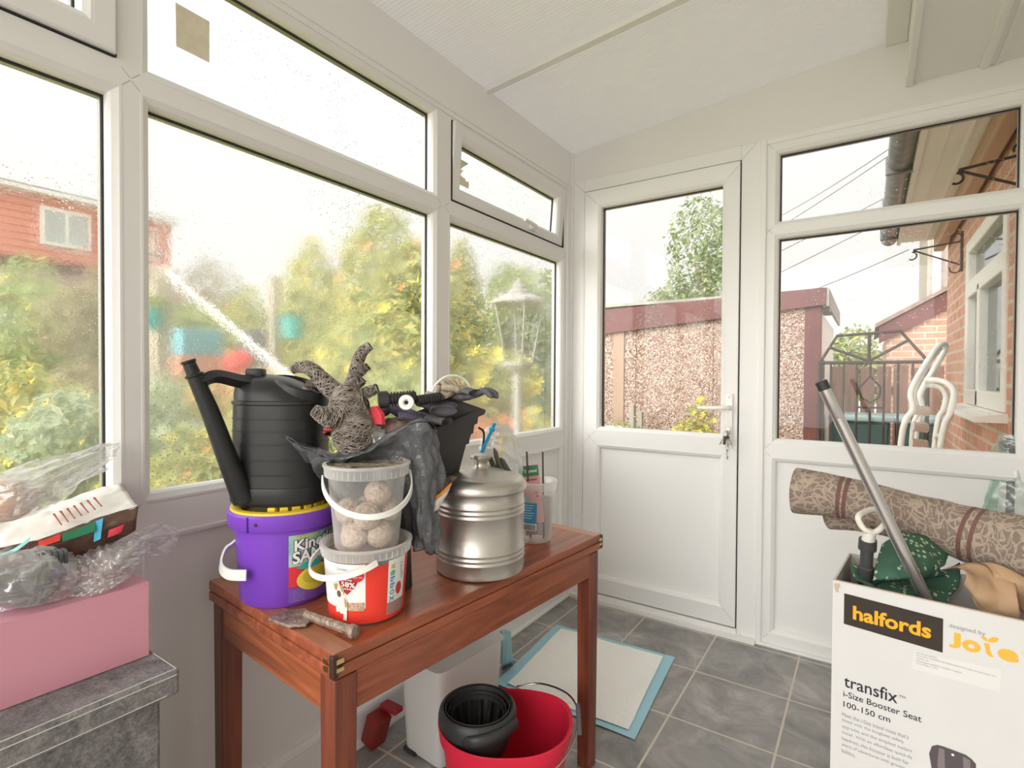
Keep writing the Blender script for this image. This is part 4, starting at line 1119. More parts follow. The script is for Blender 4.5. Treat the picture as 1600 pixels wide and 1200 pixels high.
for k in range(9):
    a = ac + R(-20 + 17 * k); rr = PR1 - 0.028
    box(bm, (rr * math.cos(a), rr * math.sin(a), LZ + 0.001), (0.020, 0.016, 0.017), rot=a, bev=0.002)
obj('lid_moulding', bm, YEL, lid)
fn = pail_map(pc, PR0, PR1, PH)
LBL = mat('teal_green_print', (0.16, 0.42, 0.33), 0.4, col2=(0.45, 0.62, 0.52), vscale=25)
s0, s1 = 0.004, 0.14
patch(purp, fn, s0, s1, 0.008, 0.146, LBL, 'front_label')
fe = pail_map(pc, PR0, PR1, PH, eps=0.0014)
fe2 = pail_map(pc, PR0, PR1, PH, eps=0.002); fe3 = pail_map(pc, PR0, PR1, PH, eps=0.0026); fe4 = pail_map(pc, PR0, PR1, PH, eps=0.0032)
patch(purp, fe, s0, s1, 0.038, 0.082, flat('red_print', (0.70, 0.05, 0.06)), 'red_band')
patch(purp, fe, s0, s1, 0.008, 0.040, flat('violet_print', (0.20, 0.09, 0.42)), 'violet_band')
def ell(cx, cy, rx, ry, n=28, a0=0, a1=2 * PI): return [(cx + rx * math.cos(a0 + (a1 - a0) * i / n), cy + ry * math.sin(a0 + (a1 - a0) * i / n)) for i in range(n)]
put_poly(purp, ell(0.062, 0.052, 0.043, 0.026), fe2, flat('yellow_print', (0.80, 0.65, 0.08)), 'yellow_disc')
put_poly(purp, ell(0.060, 0.057, 0.030, 0.017), fe3, flat('dark_yellow_print', (0.62, 0.50, 0.06)), 'inner_disc')
put_poly(purp, [(0.018, 0.078), (0.03, 0.086), (0.05, 0.09), (0.07, 0.086), (0.07, 0.076), (0.04, 0.073)], fe3, flat('teal_print', (0.05, 0.40, 0.38)), 'teal_patch')
OUT = flat('dark_outline', (0.06, 0.03, 0.08))
for body, w, h, s, z in (('Kinetic', 0.088, 0.024, 0.013, 0.112), ('SAND', 0.082, 0.027, 0.010, 0.086)):
    put_text(purp, body, lambda x, y, s=s, z=z: fe3(s + x, z + y + x * 0.10), OUT, w, h, bold=0.085)
    put_text(purp, body, lambda x, y, s=s, z=z: fe4(s + 0.001 + x, z + 0.001 + y + x * 0.10), WHITE, w * 0.98, h * 0.94, bold=0.03)
put_text(purp, 'THE ONE & ONLY', lambda x, y: fe3(0.014 + x, 0.1375 + y + x * 0.04), flat('yellow_ink', (0.8, 0.6, 0.1)), 0.045, 0.005, bold=0.04)
for k in range(5): put_text(purp, ('1 kg  3 yrs +', 'sand that sticks', 'to itself', 'not for', 'under 3s')[k], lambda x, y, k=k: fe2(0.012 + x, 0.030 - k * 0.0048 + y), flat('lilac_ink', (0.45, 0.35, 0.65)), 0.024, 0.0026)
# white side grip
bm = new(); am = ac - R(72)
ex, ey = Vector((math.cos(am), math.sin(am), 0)), Vector((-math.sin(am), math.cos(am), 0))
r_ = (PR0 + PR1) / 2
pts = smooth_path([ex * (r_ - 0.003) + ey * -0.03 + Vector((0, 0, 0.118)), ex * (r_ + 0.018) + ey * -0.024 + Vector((0, 0, 0.105)), ex * (r_ + 0.033) + ey * 0.004 + Vector((0, 0, 0.085)), ex * (r_ + 0.026) + ey * 0.035 + Vector((0, 0, 0.076)), ex * (r_ - 0.0005) + ey * 0.058 + Vector((0, 0, 0.074))])
strap(bm, pts, 0.021, 0.004); obj('side_grip', bm, WHP, purp, smooth=True, angle=60)

# two clear feed tubs, one standing in the other
def clear_tub(loc, r0, r1, h, name, lab, a_handle, low, parts=True, wall=FROST, span=PI, hz=None, out=0.012):
    root = empty(name, loc, label=lab, cat='tub')
    bm = new(); lathe(bm, [(0, 0.002), (r0 - 0.004, 0.002), (r0, 0.005), (r0 + (r1 - r0) * 0.86, h * 0.86)], 64); obj('tub_wall', bm, wall, root, smooth=True)
    ra = r0 + (r1 - r0) * 0.86
    bm = new(); lathe(bm, [(ra, h * 0.86), (ra + 0.006, h * 0.86), (r1 + 0.006, h - 0.005), (r1 + 0.008, h - 0.004), (r1 + 0.008, h), (r1 + 0.002, h + 0.001), (r1 - 0.001, h - 0.006)], 64); obj('rim', bm, FROSTR, root, smooth=True)
    bm = new()
    for k in range(44):
        a = k * 2 * PI / 44; rr = ra + 0.0068
        box(bm, (rr * math.cos(a), rr * math.sin(a), h * 0.915), (0.0016, 0.0012, h * 0.085), rot=a)
    o = obj('rim_ribs', bm, FROSTR, root)
    bm = new(); strap(bm, arc_handle(None, ra + 0.010, a_handle, low, (hz or h * 0.93), span=span, out=out), 0.0105, 0.0028); obj('handle', bm, WHP, root, smooth=True, angle=60)
    return root
lc = Vector((-0.823, 0.709)); LH = 0.142
acl = math.atan2(-lc.y, -lc.x)
tub1 = clear_tub((lc.x, lc.y, T0_), 0.0705, 0.081, LH, 'snack_tub', 'clear lidless tub with a red label and a bulldog picture, lower of the stacked pair', acl - R(52), 0.022, hz=0.122, out=0.022, span=R(128))
fn = pail_map(lc, 0.0705, 0.081, LH); fe = pail_map(lc, 0.0705, 0.081, LH, eps=0.0014); fe2 = pail_map(lc, 0.0705, 0.081, LH, eps=0.002); fe3 = pail_map(lc, 0.0705, 0.081, LH, eps=0.0026); fe4 = pail_map(lc, 0.0705, 0.081, LH, eps=0.0032)
REDP = flat('bright_red_print', (0.78, 0.055, 0.035), 0.35)
patch(tub1, fn, -0.115, 0.115, 0.004, 0.112, REDP, 'red_wrap', 48)
patch(tub1, fe, -0.115, -0.002, 0.034, 0.118, flat('white_label', (0.80, 0.79, 0.76)), 'white_panel', 32)
patch(tub1, fe2, -0.045, -0.004, 0.030, 0.046, mat('meat_chunks_print', (0.62, 0.45, 0.33), 0.5, col2=(0.42, 0.25, 0.16), vscale=220), 'food_picture')
patch(tub1, fe, 0.0395, 0.085, 0.012, 0.118, flat('white_label2', (0.80, 0.79, 0.76)), 'white_strip', 32)
patch(tub1, fe2, 0.0395, 0.085, 0.012, 0.036, flat('grey_label', (0.36, 0.22, 0.20)), 'grey_strip', 32)
put_poly(tub1, [(-0.036, 0.060), (-0.049, 0.075), (-0.054, 0.089), (-0.048, 0.097), (-0.039, 0.095), (-0.034, 0.090), (-0.027, 0.096), (-0.018, 0.096), (-0.014, 0.088), (-0.021, 0.074)], fe2, flat('dark_red_heart', (0.42, 0.03, 0.03)), 'heart_badge')
put_poly(tub1, ell(-0.0155, 0.097, 0.0115, 0.0115), fe3, flat('red_badge', (0.62, 0.05, 0.05)), 'round_badge')
for body, w, h, s, z in (('made with', 0.020, 0.004, -0.045, 0.0885), ('58%', 0.026, 0.010, -0.046, 0.0765), ('meat & chicken', 0.024, 0.0035, -0.044, 0.0715)):
    put_text(tub1, body, lambda x, y, s=s, z=z: fe4(s + x, z + y - x * 0.08), WHITE, w, h, bold=0.02)
for k, t in enumerate(('good in', 'the tin')): put_text(tub1, t, lambda x, y, k=k: fe4(-0.0235 + x, 0.099 - k * 0.006 + y), WHITE, 0.016, 0.0035)
for k, (ch, c_) in enumerate(zip('Webbox', ((0.7, 0.35, 0.08), (0.15, 0.45, 0.25), (0.1, 0.35, 0.6), (0.1, 0.3, 0.6), (0.15, 0.45, 0.35), (0.1, 0.3, 0.5)))):
    put_text(tub1, ch, lambda x, y, k=k: fe2(0.044 + y, 0.110 - k * 0.0125 - x), flat('letter_colour', c_), 0.0105, 0.011, bold=0.03)
put_text(tub1, 'Chunks', lambda x, y: fe2(0.066 + x * 0.2 + y, 0.108 - x), GREYI, 0.034, 0.009)
put_text(tub1, 'Chicken', lambda x, y: fe2(-0.056 + x, 0.106 + y), GREYI, 0.022, 0.005)
put_poly(tub1, ell(0.066, 0.058, 0.008, 0.012), fe3, flat('red_ring', (0.6, 0.05, 0.06)), 'red_stamp')
# the plain bulldog on the label
DOGW = flat('dog_white', (0.82, 0.76, 0.68)); DOGB = flat('dog_tan', (0.48, 0.28, 0.15)); DOGD = flat('dog_dark', (0.14, 0.09, 0.07))
put_poly(tub1, ell(-0.0475, 0.043, 0.0125, 0.020), fe3, DOGW, 'dog_picture')
put_poly(tub1, [(-0.058, 0.040), (-0.0625, 0.032), (-0.061, 0.024), (-0.056, 0.026), (-0.053, 0.034)], fe3, DOGW, 'dog_picture')
put_poly(tub1, [(-0.044, 0.034), (-0.044, 0.016), (-0.046, 0.012), (-0.038, 0.011), (-0.037, 0.018), (-0.036, 0.040)], fe4, DOGW, 'dog_picture')
put_poly(tub1, [(-0.041, 0.056), (-0.035, 0.046), (-0.034, 0.034), (-0.0385, 0.030), (-0.041, 0.042)], fe4, DOGB, 'dog_picture')
feh = pail_map(lc, 0.0705, 0.081, LH, eps=0.0036); feh2 = pail_map(lc, 0.0705, 0.081, LH, eps=0.0040)
put_poly(tub1, ell(-0.0515, 0.067, 0.0098, 0.0115), feh, DOGW, 'dog_picture')
put_poly(tub1, [(-0.0615, 0.070), (-0.0625, 0.078), (-0.057, 0.080), (-0.053, 0.076), (-0.057, 0.066)], feh2, DOGB, 'dog_picture')
put_poly(tub1, [(-0.049, 0.077), (-0.044, 0.078), (-0.0395, 0.071), (-0.041, 0.064), (-0.046, 0.067)], feh2, DOGB, 'dog_picture')
put_poly(tub1, ell(-0.0515, 0.0615, 0.0045, 0.0065), feh2, DOGD, 'dog_picture')

uz = T0_ + 0.128
tub2 = clear_tub((lc.x - 0.001, lc.y + 0.002, uz), 0.0615, 0.0765, 0.166, 'feed_tub', 'clear white-handled tub of fat balls, upper of the stacked pair', acl + R(8), 0.062, hz=0.142, out=0.010)
bm = new(); lathe(bm, [(0.0765, 0.1665), (0.0745, 0.1625), (0.02, 0.1615), (0.0, 0.1615)], 48)
m, out = fresh('printed_clear_lid')
co = coords(m, (30, 90, 30)); nz = N(m, 'TexNoise', Scale=1.6, Detail=4.0); L(m, co, nz.inputs['Vector'])
c = ramp(m, nz.outputs['Fac'], [(0.40, (0.05, 0.045, 0.035, 1)), (0.52, (0.42, 0.36, 0.26, 1)), (0.66, (0.62, 0.57, 0.46, 1)), (0.72, (0.55, 0.25, 0.12, 1))])
b = N(m, 'BsdfPrincipled', Roughness=0.3); L(m, c, b.inputs['Base Color']); L(m, b.outputs[0], out.inputs[0])
obj('printed_lid', bm, m, tub2, smooth=True)
SUET = mat('seedy_suet', (0.78, 0.64, 0.54), 0.8, bump=1.0, bscale=130, col2=(0.58, 0.42, 0.32), vscale=110)
rng = random.Random(5)
def rad_(a, r): return (r * math.cos(acl + R(a)), r * math.sin(acl + R(a)))
BR = 0.0262
balls = [(*rad_(-44, 0.034), 0.0275, 'fat ball at the bottom of the upper tub, left of the front pair'), (*rad_(44, 0.034), 0.0275, 'fat ball at the bottom of the upper tub, right of the front pair'),
         (*rad_(135, 0.034), 0.0275, 'fat ball at the back of the bottom layer'), (*rad_(-135, 0.034), 0.0275, 'fat ball at the back of the bottom layer'),
         (*rad_(0, 0.034), 0.068, 'fat ball in the second layer, middle of the upper tub'), (*rad_(95, 0.038), 0.068, 'fat ball in the second layer, right side of the upper tub'), (*rad_(180, 0.034), 0.066, 'fat ball at the back of the second layer'), (*rad_(-92, 0.036), 0.070, 'fat ball in the second layer, left side of the upper tub'),
         (*rad_(50, 0.026), 0.107, 'topmost fat ball, seen behind the white handle')]
bm = new(); blob(bm, (0, 0, 0), (BR, BR, BR * 0.98), 4, 0.05, 4)
b0 = obj('fat_ball', bm, SUET, smooth=True, angle=180)
for i, (x, y, z, lab) in enumerate(balls):
    o = b0 if i == 0 else b0.copy()
    if i: COL.objects.link(o)
    o.location = (lc.x - 0.001 + x, lc.y + 0.002 + y, uz + z); o.rotation_euler = (i, i * 2.1, i * 0.7)
    tag(o, lab, 'bird food', 'fat balls in the upper clear tub')

# ---------------------------------------------------------------- aluminium canister
cc = Vector((-0.782, 1.027)); CR = 0.106
can = empty('lidded_canister', (cc.x, cc.y, T0_), label='big round brushed aluminium canister with a knobbed lid', cat='canister')
m, out = fresh('brushed_aluminium')
co = coords(m, (2, 2, 220)); nz = N(m, 'TexNoise', Scale=1.0, Detail=6.0); L(m, co, nz.inputs['Vector'])
b = N(m, 'BsdfPrincipled', Metallic=0.9); b.inputs['Base Color'].default_value = (0.56, 0.53, 0.48, 1)
L(m, ramp(m, nz.outputs['Fac'], [(0.3, g(0.30)), (0.7, g(0.42))]), b.inputs['Roughness'])
bp = N(m, 'Bump', Strength=0.06, Distance=0.002); L(m, nz.outputs['Fac'], bp.inputs['Height']); L(m, bp.outputs[0], b.inputs['Normal'])
L(m, b.outputs[0], out.inputs[0]); ALU = m
prof = [(0, 0.001), (CR - 0.005, 0.0), (CR - 0.001, 0.003), (CR, 0.010)]
for zc in (0.036, 0.047, 0.058, 0.142, 0.153, 0.164):
    prof += [(CR, zc - 0.0035), (CR + 0.0015, zc - 0.0015), (CR + 0.0019, zc), (CR + 0.0015, zc + 0.0015), (CR, zc + 0.0035)]
prof += [(CR, 0.190), (CR + 0.002, 0.193), (CR, 0.196)]
bm = new(); lathe(bm, prof, 96); obj('canister_body', bm, ALU, can, smooth=True)
LB = -0.026
bm = new(); lathe(bm, [(r, z + LB) for r, z in [(CR - 0.004, 0.2215), (CR + 0.0055, 0.2225), (CR + 0.0065, 0.228), (CR + 0.004, 0.238), (CR - 0.004, 0.247), (CR - 0.016, 0.2525), (CR - 0.026, 0.2535), (CR - 0.029, 0.2545), (CR - 0.05, 0.2615), (0.035, 0.267), (0.020, 0.269)]], 96)
lid = obj('canister_lid', bm, ALU, can, smooth=True)
bm = new(); lathe(bm, [(r, z + LB - 0.010) for r, z in [(0.020, 0.279), (0.0165, 0.284), (0.0155, 0.290), (0.019, 0.297), (0.025, 0.301), (0.0265, 0.306), (0.0235, 0.311), (0.010, 0.3135), (0, 0.314)]], 48)
obj('lid_knob', bm, ALU, lid, smooth=True)

# ---------------------------------------------------------------- clear tub with seed packets
sc0 = Vector((-0.784, 1.283))
tub3 = empty('seed_tub', (sc0.x, sc0.y, T0_), label='small clear tub holding seed packets at the far end of the table', cat='tub')
bm = new(); lathe(bm, [(0, 0.002), (0.043, 0.002), (0.047, 0.006), (0.0575, 0.148)], 48); obj('tub_wall', bm, FROST, tub3, smooth=True)
bm = new(); lathe(bm, [(0.0575, 0.148), (0.062, 0.149), (0.065, 0.168), (0.0665, 0.170), (0.0635, 0.173), (0.0595, 0.170)], 48); obj('rim', bm, FROSTR, tub3, smooth=True)
fs_ = pail_map(sc0, 0.047, 0.0575, 0.148, eps=0.001); fs2 = pail_map(sc0, 0.047, 0.0575, 0.148, eps=0.0018)
patch(tub3, fs_, -0.035, 0.006, 0.060, 0.118, flat('blue_label', (0.07, 0.28, 0.48)), 'blue_label')
patch(tub3, fs_, -0.035, 0.006, 0.040, 0.060, WHITE, 'barcode_label')
for k in range(9): patch(tub3, fs2, -0.032 + k * 0.004, -0.030 + k * 0.004, 0.042, 0.058, INK, 'barcode_bar', 2)
for k in range(6): patch(tub3, fs2, -0.030, -0.002 - 0.003 * (k % 3), 0.110 - k * 0.007, 0.112 - k * 0.007, flat('pale_blue_ink', (0.5, 0.65, 0.75)), 'label_line', 4)
# packets and sticks in it
def card(name, c, w, h, rz, tilt, m_, lab, cat, th=0.003, group=None):
    o = empty(name, c, rz, label=lab, cat=cat, group=group)
    Mx = Matrix.Rotation(tilt, 4, 'Y')
    bm = new(); box(bm, (0, 0, h / 2), (w, th, h), bev=0.001); bmesh.ops.transform(bm, matrix=Mx, verts=bm.verts[:])
    obj('packet', bm, m_, o)
    return o, (lambda x, y, e_=0.001: Mx @ Vector((x - w / 2, -th / 2 - e_, y)))
def face_cam(c): return math.atan2(-c[1], -c[0]) + PI / 2
pz = T0_ + 0.05
PINKC = flat('pink_card', (0.72, 0.36, 0.36)); GRNC = flat('green_card', (0.07, 0.24, 0.12))
pk, fp_ = card('seed_packet', (sc0.x + 0.004, sc0.y - 0.006, pz), 0.058, 0.165, face_cam(sc0), R(-7), PINKC, 'pink and green seed packet standing in the small clear tub', 'packet')
put_poly(pk, [(0.001, 0.134), (0.057, 0.134), (0.057, 0.164), (0.001, 0.164)], fp_, GRNC, 'green_header')
put_text(pk, 'Topland', lambda x, y: fp_(0.016 + x, 0.142 + y, 0.0016), WHITE, 0.036, 0.011, bold=0.02)
put_text(pk, 'sweet mixed', lambda x, y: fp_(0.012 + x, 0.122 + y, 0.0016), INK, 0.038, 0.005, bold=0.02)
put_text(pk, 'flowers', lambda x, y: fp_(0.012 + x, 0.104 + y, 0.0016), WHITE, 0.036, 0.007)
put_poly(pk, ell(0.012, 0.068, 0.012, 0.014), lambda x, y: fp_(x, y, 0.0016), flat('pale_teal', (0.35, 0.50, 0.48)), 'teal_picture')
put_poly(pk, ell(0.044, 0.088, 0.004, 0.004), lambda x, y: fp_(x, y, 0.0016), INK, 'dark_dot'); put_poly(pk, ell(0.046, 0.076, 0.004, 0.004), lambda x, y: fp_(x, y, 0.0016), flat('red_dot', (0.5, 0.05, 0.05)), 'red_dot')
for k, (dx, dy, c_, lab) in enumerate(((0.010, 0.018, (0.45, 0.42, 0.40), 'grey packet slumped in the small clear tub'), (-0.005, 0.008, (0.30, 0.22, 0.30), 'mauve packet behind the pink seed packet'))):
    card('seed_packet', (sc0.x + dx, sc0.y + dy, T0_ + 0.012), 0.05, 0.115, face_cam(sc0) + 0.4 * (k - 0.5), R(6 - 10 * k), flat('packet_colour', c_), lab, 'packet')
STICK = mat('dark_cane', (0.10, 0.075, 0.055), 0.7)
for (dx, dy, a, b_, lab) in ((0.038, 0.030, (845, 745), (848, 706), 'thin dark cane at the right of the small clear tub'), (-0.030, 0.010, (812, 728), (823, 706), 'thin dark cane leaning left behind the pink packet')):
    A = Vector((sc0.x + dx * 0.55, sc0.y + dy * 0.55, T0_ + 0.004)); dep = 1.50 if dx > 0 else 1.46
    B = D(*b_, dep + 0.03)
    bm = new(); tube(bm, [A, B], 0.0028, 8); tag(obj('garden_cane', bm, STICK), lab, 'stick', 'canes in the small clear tub')

# ---------------------------------------------------------------- bolster chisel on the table edge
m = mat('rusty_pitted_steel', (0.42, 0.34, 0.28), 0.55, 0.5, bump=0.5, bscale=120, col2=(0.22, 0.16, 0.12), vscale=70)
ch = empty('bolster_chisel', on_z(490, 965, T0_), label='rusty wide-bladed bolster chisel lying at the near edge of the table', cat='chisel')
O = Vector(ch.location)
zt = T0_ + 0.009
bl = [on_z(x, y, zt) - O for x, y in ((418, 966), (446, 953), (478, 950), (489, 957), (488, 966), (478, 975), (450, 977))]
bm = new(); extrude_poly(bm, [Vector((p.x, p.y, 0.003)) for p in bl], (0, 0, 0.006)); bmesh.ops.bevel(bm, geom=bm.edges[:], offset=0.0015, segments=1, affect='EDGES'); obj('blade', bm, m, ch)
A = on_z(478, 963, zt) - O; B = on_z(548, 988, zt) - O; A.z = B.z = 0.0098
bm = new(); tube(bm, [A, A.lerp(B, 0.9), B, B + (B - A).normalized() * 0.002, B + (B - A).normalized() * 0.012], [0.0085, 0.0092, 0.0098, 0.0128, 0.0124], 8, flat=0.85)
bmesh.ops.translate(bm, verts=bm.verts[:], vec=(0, 0, 0.0025)); obj('shank', bm, m, ch)

# ---------------------------------------------------------------- black watering can standing on the purple bucket
WCM = mat('dull_black_moulded_plastic', (0.022, 0.0225, 0.023), 0.36, bump=0.05, bscale=25, spec=0.35)
wz = T0_ + PH + 0.034 + 0.0105
wc = empty('watering_can', (-1.042, 0.668, wz), YAW, 'large black plastic watering can standing on the lidded bucket', 'watering can')
# local x = to the right in the photo, y = away from the camera
def ovring(z, rx, ry, cx=0.0, cy=0.0, n=56, p=2.6):
    o = []
    for i in range(n):
        a = 2 * PI * i / n; c, s = math.cos(a), math.sin(a)
        o.append(Vector((cx + rx * math.copysign(abs(c) ** (2 / p), c), cy + ry * math.copysign(abs(s) ** (2 / p), s), z)))
    return o
def loft(bm, rings, cap0=True, cap1=True):
    vr = [[bm.verts.new(p) for p in r] for r in rings]
    n = len(vr[0])
    for k in range(len(vr) - 1):
        for i in range(n): bm.faces.new((vr[k][i], vr[k][(i + 1) % n], vr[k + 1][(i + 1) % n], vr[k + 1][i]))
    if cap0: bm.faces.new(vr[0][::-1])
    if cap1: bm.faces.new(vr[-1])
    return bm
rx, ry = 0.098, 0.080
zs = [(0.0, 0.955), (0.003, 0.985), (0.008, 1.0), (0.032, 1.0), (0.036, 0.99), (0.0375, 0.972)]
for zb in (0.062, 0.092, 0.124, 0.150, 0.176):
    kk = 0.972 - zb * 0.17
    zs += [(zb - 0.0016, kk + 0.0005), (zb - 0.0012, kk + 0.012), (zb + 0.0012, kk + 0.012), (zb + 0.0016, kk - 0.0005)]
zs += [(0.203, 0.938), (0.205, 0.965), (0.211, 0.965), (0.213, 0.925)]
bm = new(); loft(bm, [ovring(z, rx * k, ry * k, -0.002) for z, k in zs], True, False)
rings = []
for t, k in ((0, 0.925), (0.25, 0.91), (0.5, 0.86), (0.7, 0.76), (0.85, 0.60), (0.95, 0.38), (1.0, 0.05)):
    rings.append(ovring(0.213 + 0.054 * t, rx * k * (1 - 0.30 * t), ry * k * (1 - 0.1 * t), -0.002 - 0.034 * t, 0))
loft(bm, rings, False, True)
obj('can_body', bm, WCM, wc, smooth=True, angle=28)
# hooded filling mouth on the right: a lipped bowl opening
bm = new()
hr = [ovring(0.200, 0.060, 0.060, 0.030, 0.0, p=2.2), ovring(0.232, 0.062, 0.062, 0.034, 0.0, p=2.2), ovring(0.250, 0.056, 0.060, 0.040, 0, p=2.2), ovring(0.252, 0.050, 0.054, 0.040, 0, p=2.2), ovring(0.222, 0.046, 0.050, 0.038, 0, p=2.2), ovring(0.216, 0.01, 0.01, 0.036, 0, p=2.2)]
for r in hr:
    for p in r: p.z += -0.32 * (p.x - 0.03) + 0.10 * p.y
loft(bm, hr, False, True); obj('filling_mouth', bm, WCM, wc, smooth=True)
bm = new(); loft(bm, [[p - Vector((0, 0, 0.0)) + Vector((0, 0, 0.002)) for p in hr[4]], [p + Vector((0, 0, 0.0022)) for p in hr[5]]], False, False)
obj('dark_inside', bm, GASKET, wc)
# spout leaning out to the left, with a collar
bm = new()
S = [(-0.048, -0.070, 0.012), (-0.068, -0.088, 0.09), (-0.095, -0.105, 0.19), (-0.118, -0.118, 0.262)]
sp = smooth_path(S, 8)
tube(bm, sp, lambda t: 0.0215 - 0.0075 * t, 20)
obj('spout', bm, WCM, wc, smooth=True)
d = (Vector(S[3]) - Vector(S[2])).normalized(); E_ = Vector(S[3])
bm = new(); tube(bm, [E_ - d * 0.002, E_ + d * 0.0, E_ + d * 0.004, E_ + d * 0.006, E_ + d * 0.026, E_ + d * 0.028, E_ + d * 0.032], [0.013, 0.0165, 0.0165, 0.0125, 0.0115, 0.0135, 0.0135], 20, cap=False)
tube(bm, [E_ + d * 0.032, E_ + d * 0.0322, E_ + d * 0.012], [0.0135, 0.0105, 0.0100], 20, cap=False); obj('spout_collar', bm, WCM, wc, smooth=True)
bm = new(); tube(bm, smooth_path([E_ - d * 0.012 + Vector((0.004, 0, 0)), (-0.092, -0.090, 0.262), (-0.062, -0.055, 0.252), (-0.040, -0.025, 0.250)], 6), lambda t: 0.012 + 0.003 * t, 4, flat=1.3)
obj('bridge_handle', bm, WCM, wc, smooth=True)
bm = new(); box(bm, (-0.048, -0.02, 0.268), (0.036, 0.03, 0.022), rot=R(8), bev=0.005); obj('handle_block', bm, WCM, wc, smooth=True)

# ---------------------------------------------------------------- black trough full of gloves and hose parts
C1 = D(706, 622, 1.25); C2 = D(757, 640, 1.285); C3 = D(566, 676, 1.125)
LV = C3 - C1; SV = C2 - C1
DN = (LV.cross(SV)); DN = DN.normalized(); DN = DN if DN.z < 0 else -DN
DN = (DN * 0.12 + Vector((0, 0, -1)) * 0.88).normalized()
trO = C1 + DN * 0.165
tr = empty('plant_trough', trO, label='black plastic plant trough heaped with gloves and hose fittings', cat='trough')
DKP = mat('soft_black_plastic', (0.055, 0.050, 0.052), 0.5)
def tp(u, v, w): return C1 + LV * u + SV * v + DN * w - trO
def trr(i, w): iu, iv = i / LV.length, i / SV.length; return [tp(iu, iv, w), tp(1 - iu, iv, w), tp(1 - iu, 1 - iv, w), tp(iu, 1 - iv, w)]
bm = new(); loft(bm, [trr(i, w) for i, w in ((0.010, 0.012), (0.0, 0.012), (-0.002, 0.004), (-0.001, 0.0), (0.006, -0.001), (0.008, 0.004), (0.020, 0.08))], False, True)
obj('trough_rim', bm, DKP, tr)
bm = new(); loft(bm, [trr(i, w) for i, w in ((0.008, 0.010), (0.009, 0.034), (0.013, 0.036), (0.014, 0.058), (0.018, 0.060), (0.019, 0.082), (0.023, 0.084), (0.032, 0.160), (0.034, 0.165))], False, True)
obj('trough_wall', bm, DKP, tr)
# upturned crates under it (hidden stand the trough needs)
base = (C1 + LV * 0.35 + SV * 0.55 + DN * 0.165)
base = D(612, 800, 1.17); base.z = (C1 + LV * 0.45 + SV * 0.5 + DN * 0.165).z
st = empty('upturned_pot', (base.x, base.y, T0_), label='black pot hidden in shadow under the plant trough', cat='pot')
hgt = base.z - T0_ + 0.0
bm = new(); lathe(bm, [(0, 0), (0.045, 0), (0.038, hgt), (0, hgt)], 24); obj('pot_wall', bm, BLACKP, st, smooth=True)

GLP = mat('purple_grey_knit', (0.10, 0.085, 0.13), 0.9, bump=0.6, bscale=250, col2=(0.16, 0.13, 0.20), vscale=30)
GLB = mat('beige_glove_cloth', (0.55, 0.46, 0.34), 0.9, bump=0.5, bscale=200, col2=(0.30, 0.26, 0.20), vscale=25)
GLK = mat('grey_glove_cloth', (0.14, 0.13, 0.14), 0.9, bump=0.5, bscale=200)
def glove(c, rz, k, m_, lab, seed, curl=0.3, tilt=0.0):
    """palm with four unequal curled fingers and a thumb, cuff at the wrist"""
    r = empty('work_glove', c, rz, label=lab, cat='glove', group='garden gloves on the trough')
    rng = random.Random(seed)
    bm = new(); blob(bm, (0, 0, 0), (0.045 * k, 0.036 * k, 0.013 * k), 3, 0.12, 2, seed)
    for i in range(4):
        y = (-0.027 + i * 0.018) * k; L_ = (0.055, 0.065, 0.060, 0.046)[i] * k
        a = (i - 1.5) * 0.14
        pts = smooth_path([(0.022 * k, y * 0.8, 0), (0.045 * k, y, 0.004 * k), (0.045 * k + L_ * 0.55 * math.cos(a), y + L_ * 0.55 * math.sin(a), 0.012 * k * curl * 3), (0.045 * k + L_ * math.cos(a), y + L_ * math.sin(a), -0.004 * k + 0.012 * k * rng.uniform(-1, 1))], 5)
        tube(bm, pts, lambda t: (0.0102 - 0.0025 * t) * k * (1 if t < 0.98 else 0.6), 10)
    tube(bm, smooth_path([(-0.018 * k, 0.022 * k, 0), (0.0, 0.045 * k, 0.004), (0.024 * k, 0.060 * k, 0.002)], 5), lambda t: (0.0125 - 0.003 * t) * k, 10)
    obj('glove_hand', bm, m_, r, smooth=True, angle=180)
    bm = new(); n = 24
    loft(bm, [[Vector((x * k, math.cos(2 * PI * i / n) * w * k, math.sin(2 * PI * i / n) * 0.011 * k)) for i in range(n)] for x, w in ((-0.028, 0.030), (-0.05, 0.028), (-0.075, 0.032), (-0.078, 0.030), (-0.06, 0.026))], False, True)
    obj('glove_cuff', bm, GLK, r, smooth=True)
    r.rotation_euler = (tilt, -0.12, rz)
    return r
nrm = -DN
def onT(u, v, up_): p = C1 + LV * u + SV * v + nrm * up_; return p
glove(onT(0.30, 0.45, 0.018), 2.3, 0.95, GLP, 'purple-grey knitted glove lying along the middle of the trough', 3)
glove(onT(0.06, 0.45, 0.020), 0.4, 0.80, GLK, 'dark grey glove at the far right end of the trough', 4)
glove(onT(0.10, 0.50, 0.042), 2.9, 0.72, GLB, 'beige glove with stubby fingers on top of the dark grey glove', 5, curl=0.5)
glove(onT(0.36, 0.5, 0.046), 1.9, 0.65, GLB, 'beige and grey glove with a raised thumb at the back of the trough', 6, curl=0.6)
glove(onT(0.60, 0.5, 0.016), 3.4, 0.9, GLP, 'purple-grey glove hanging over the near end of the trough', 7)
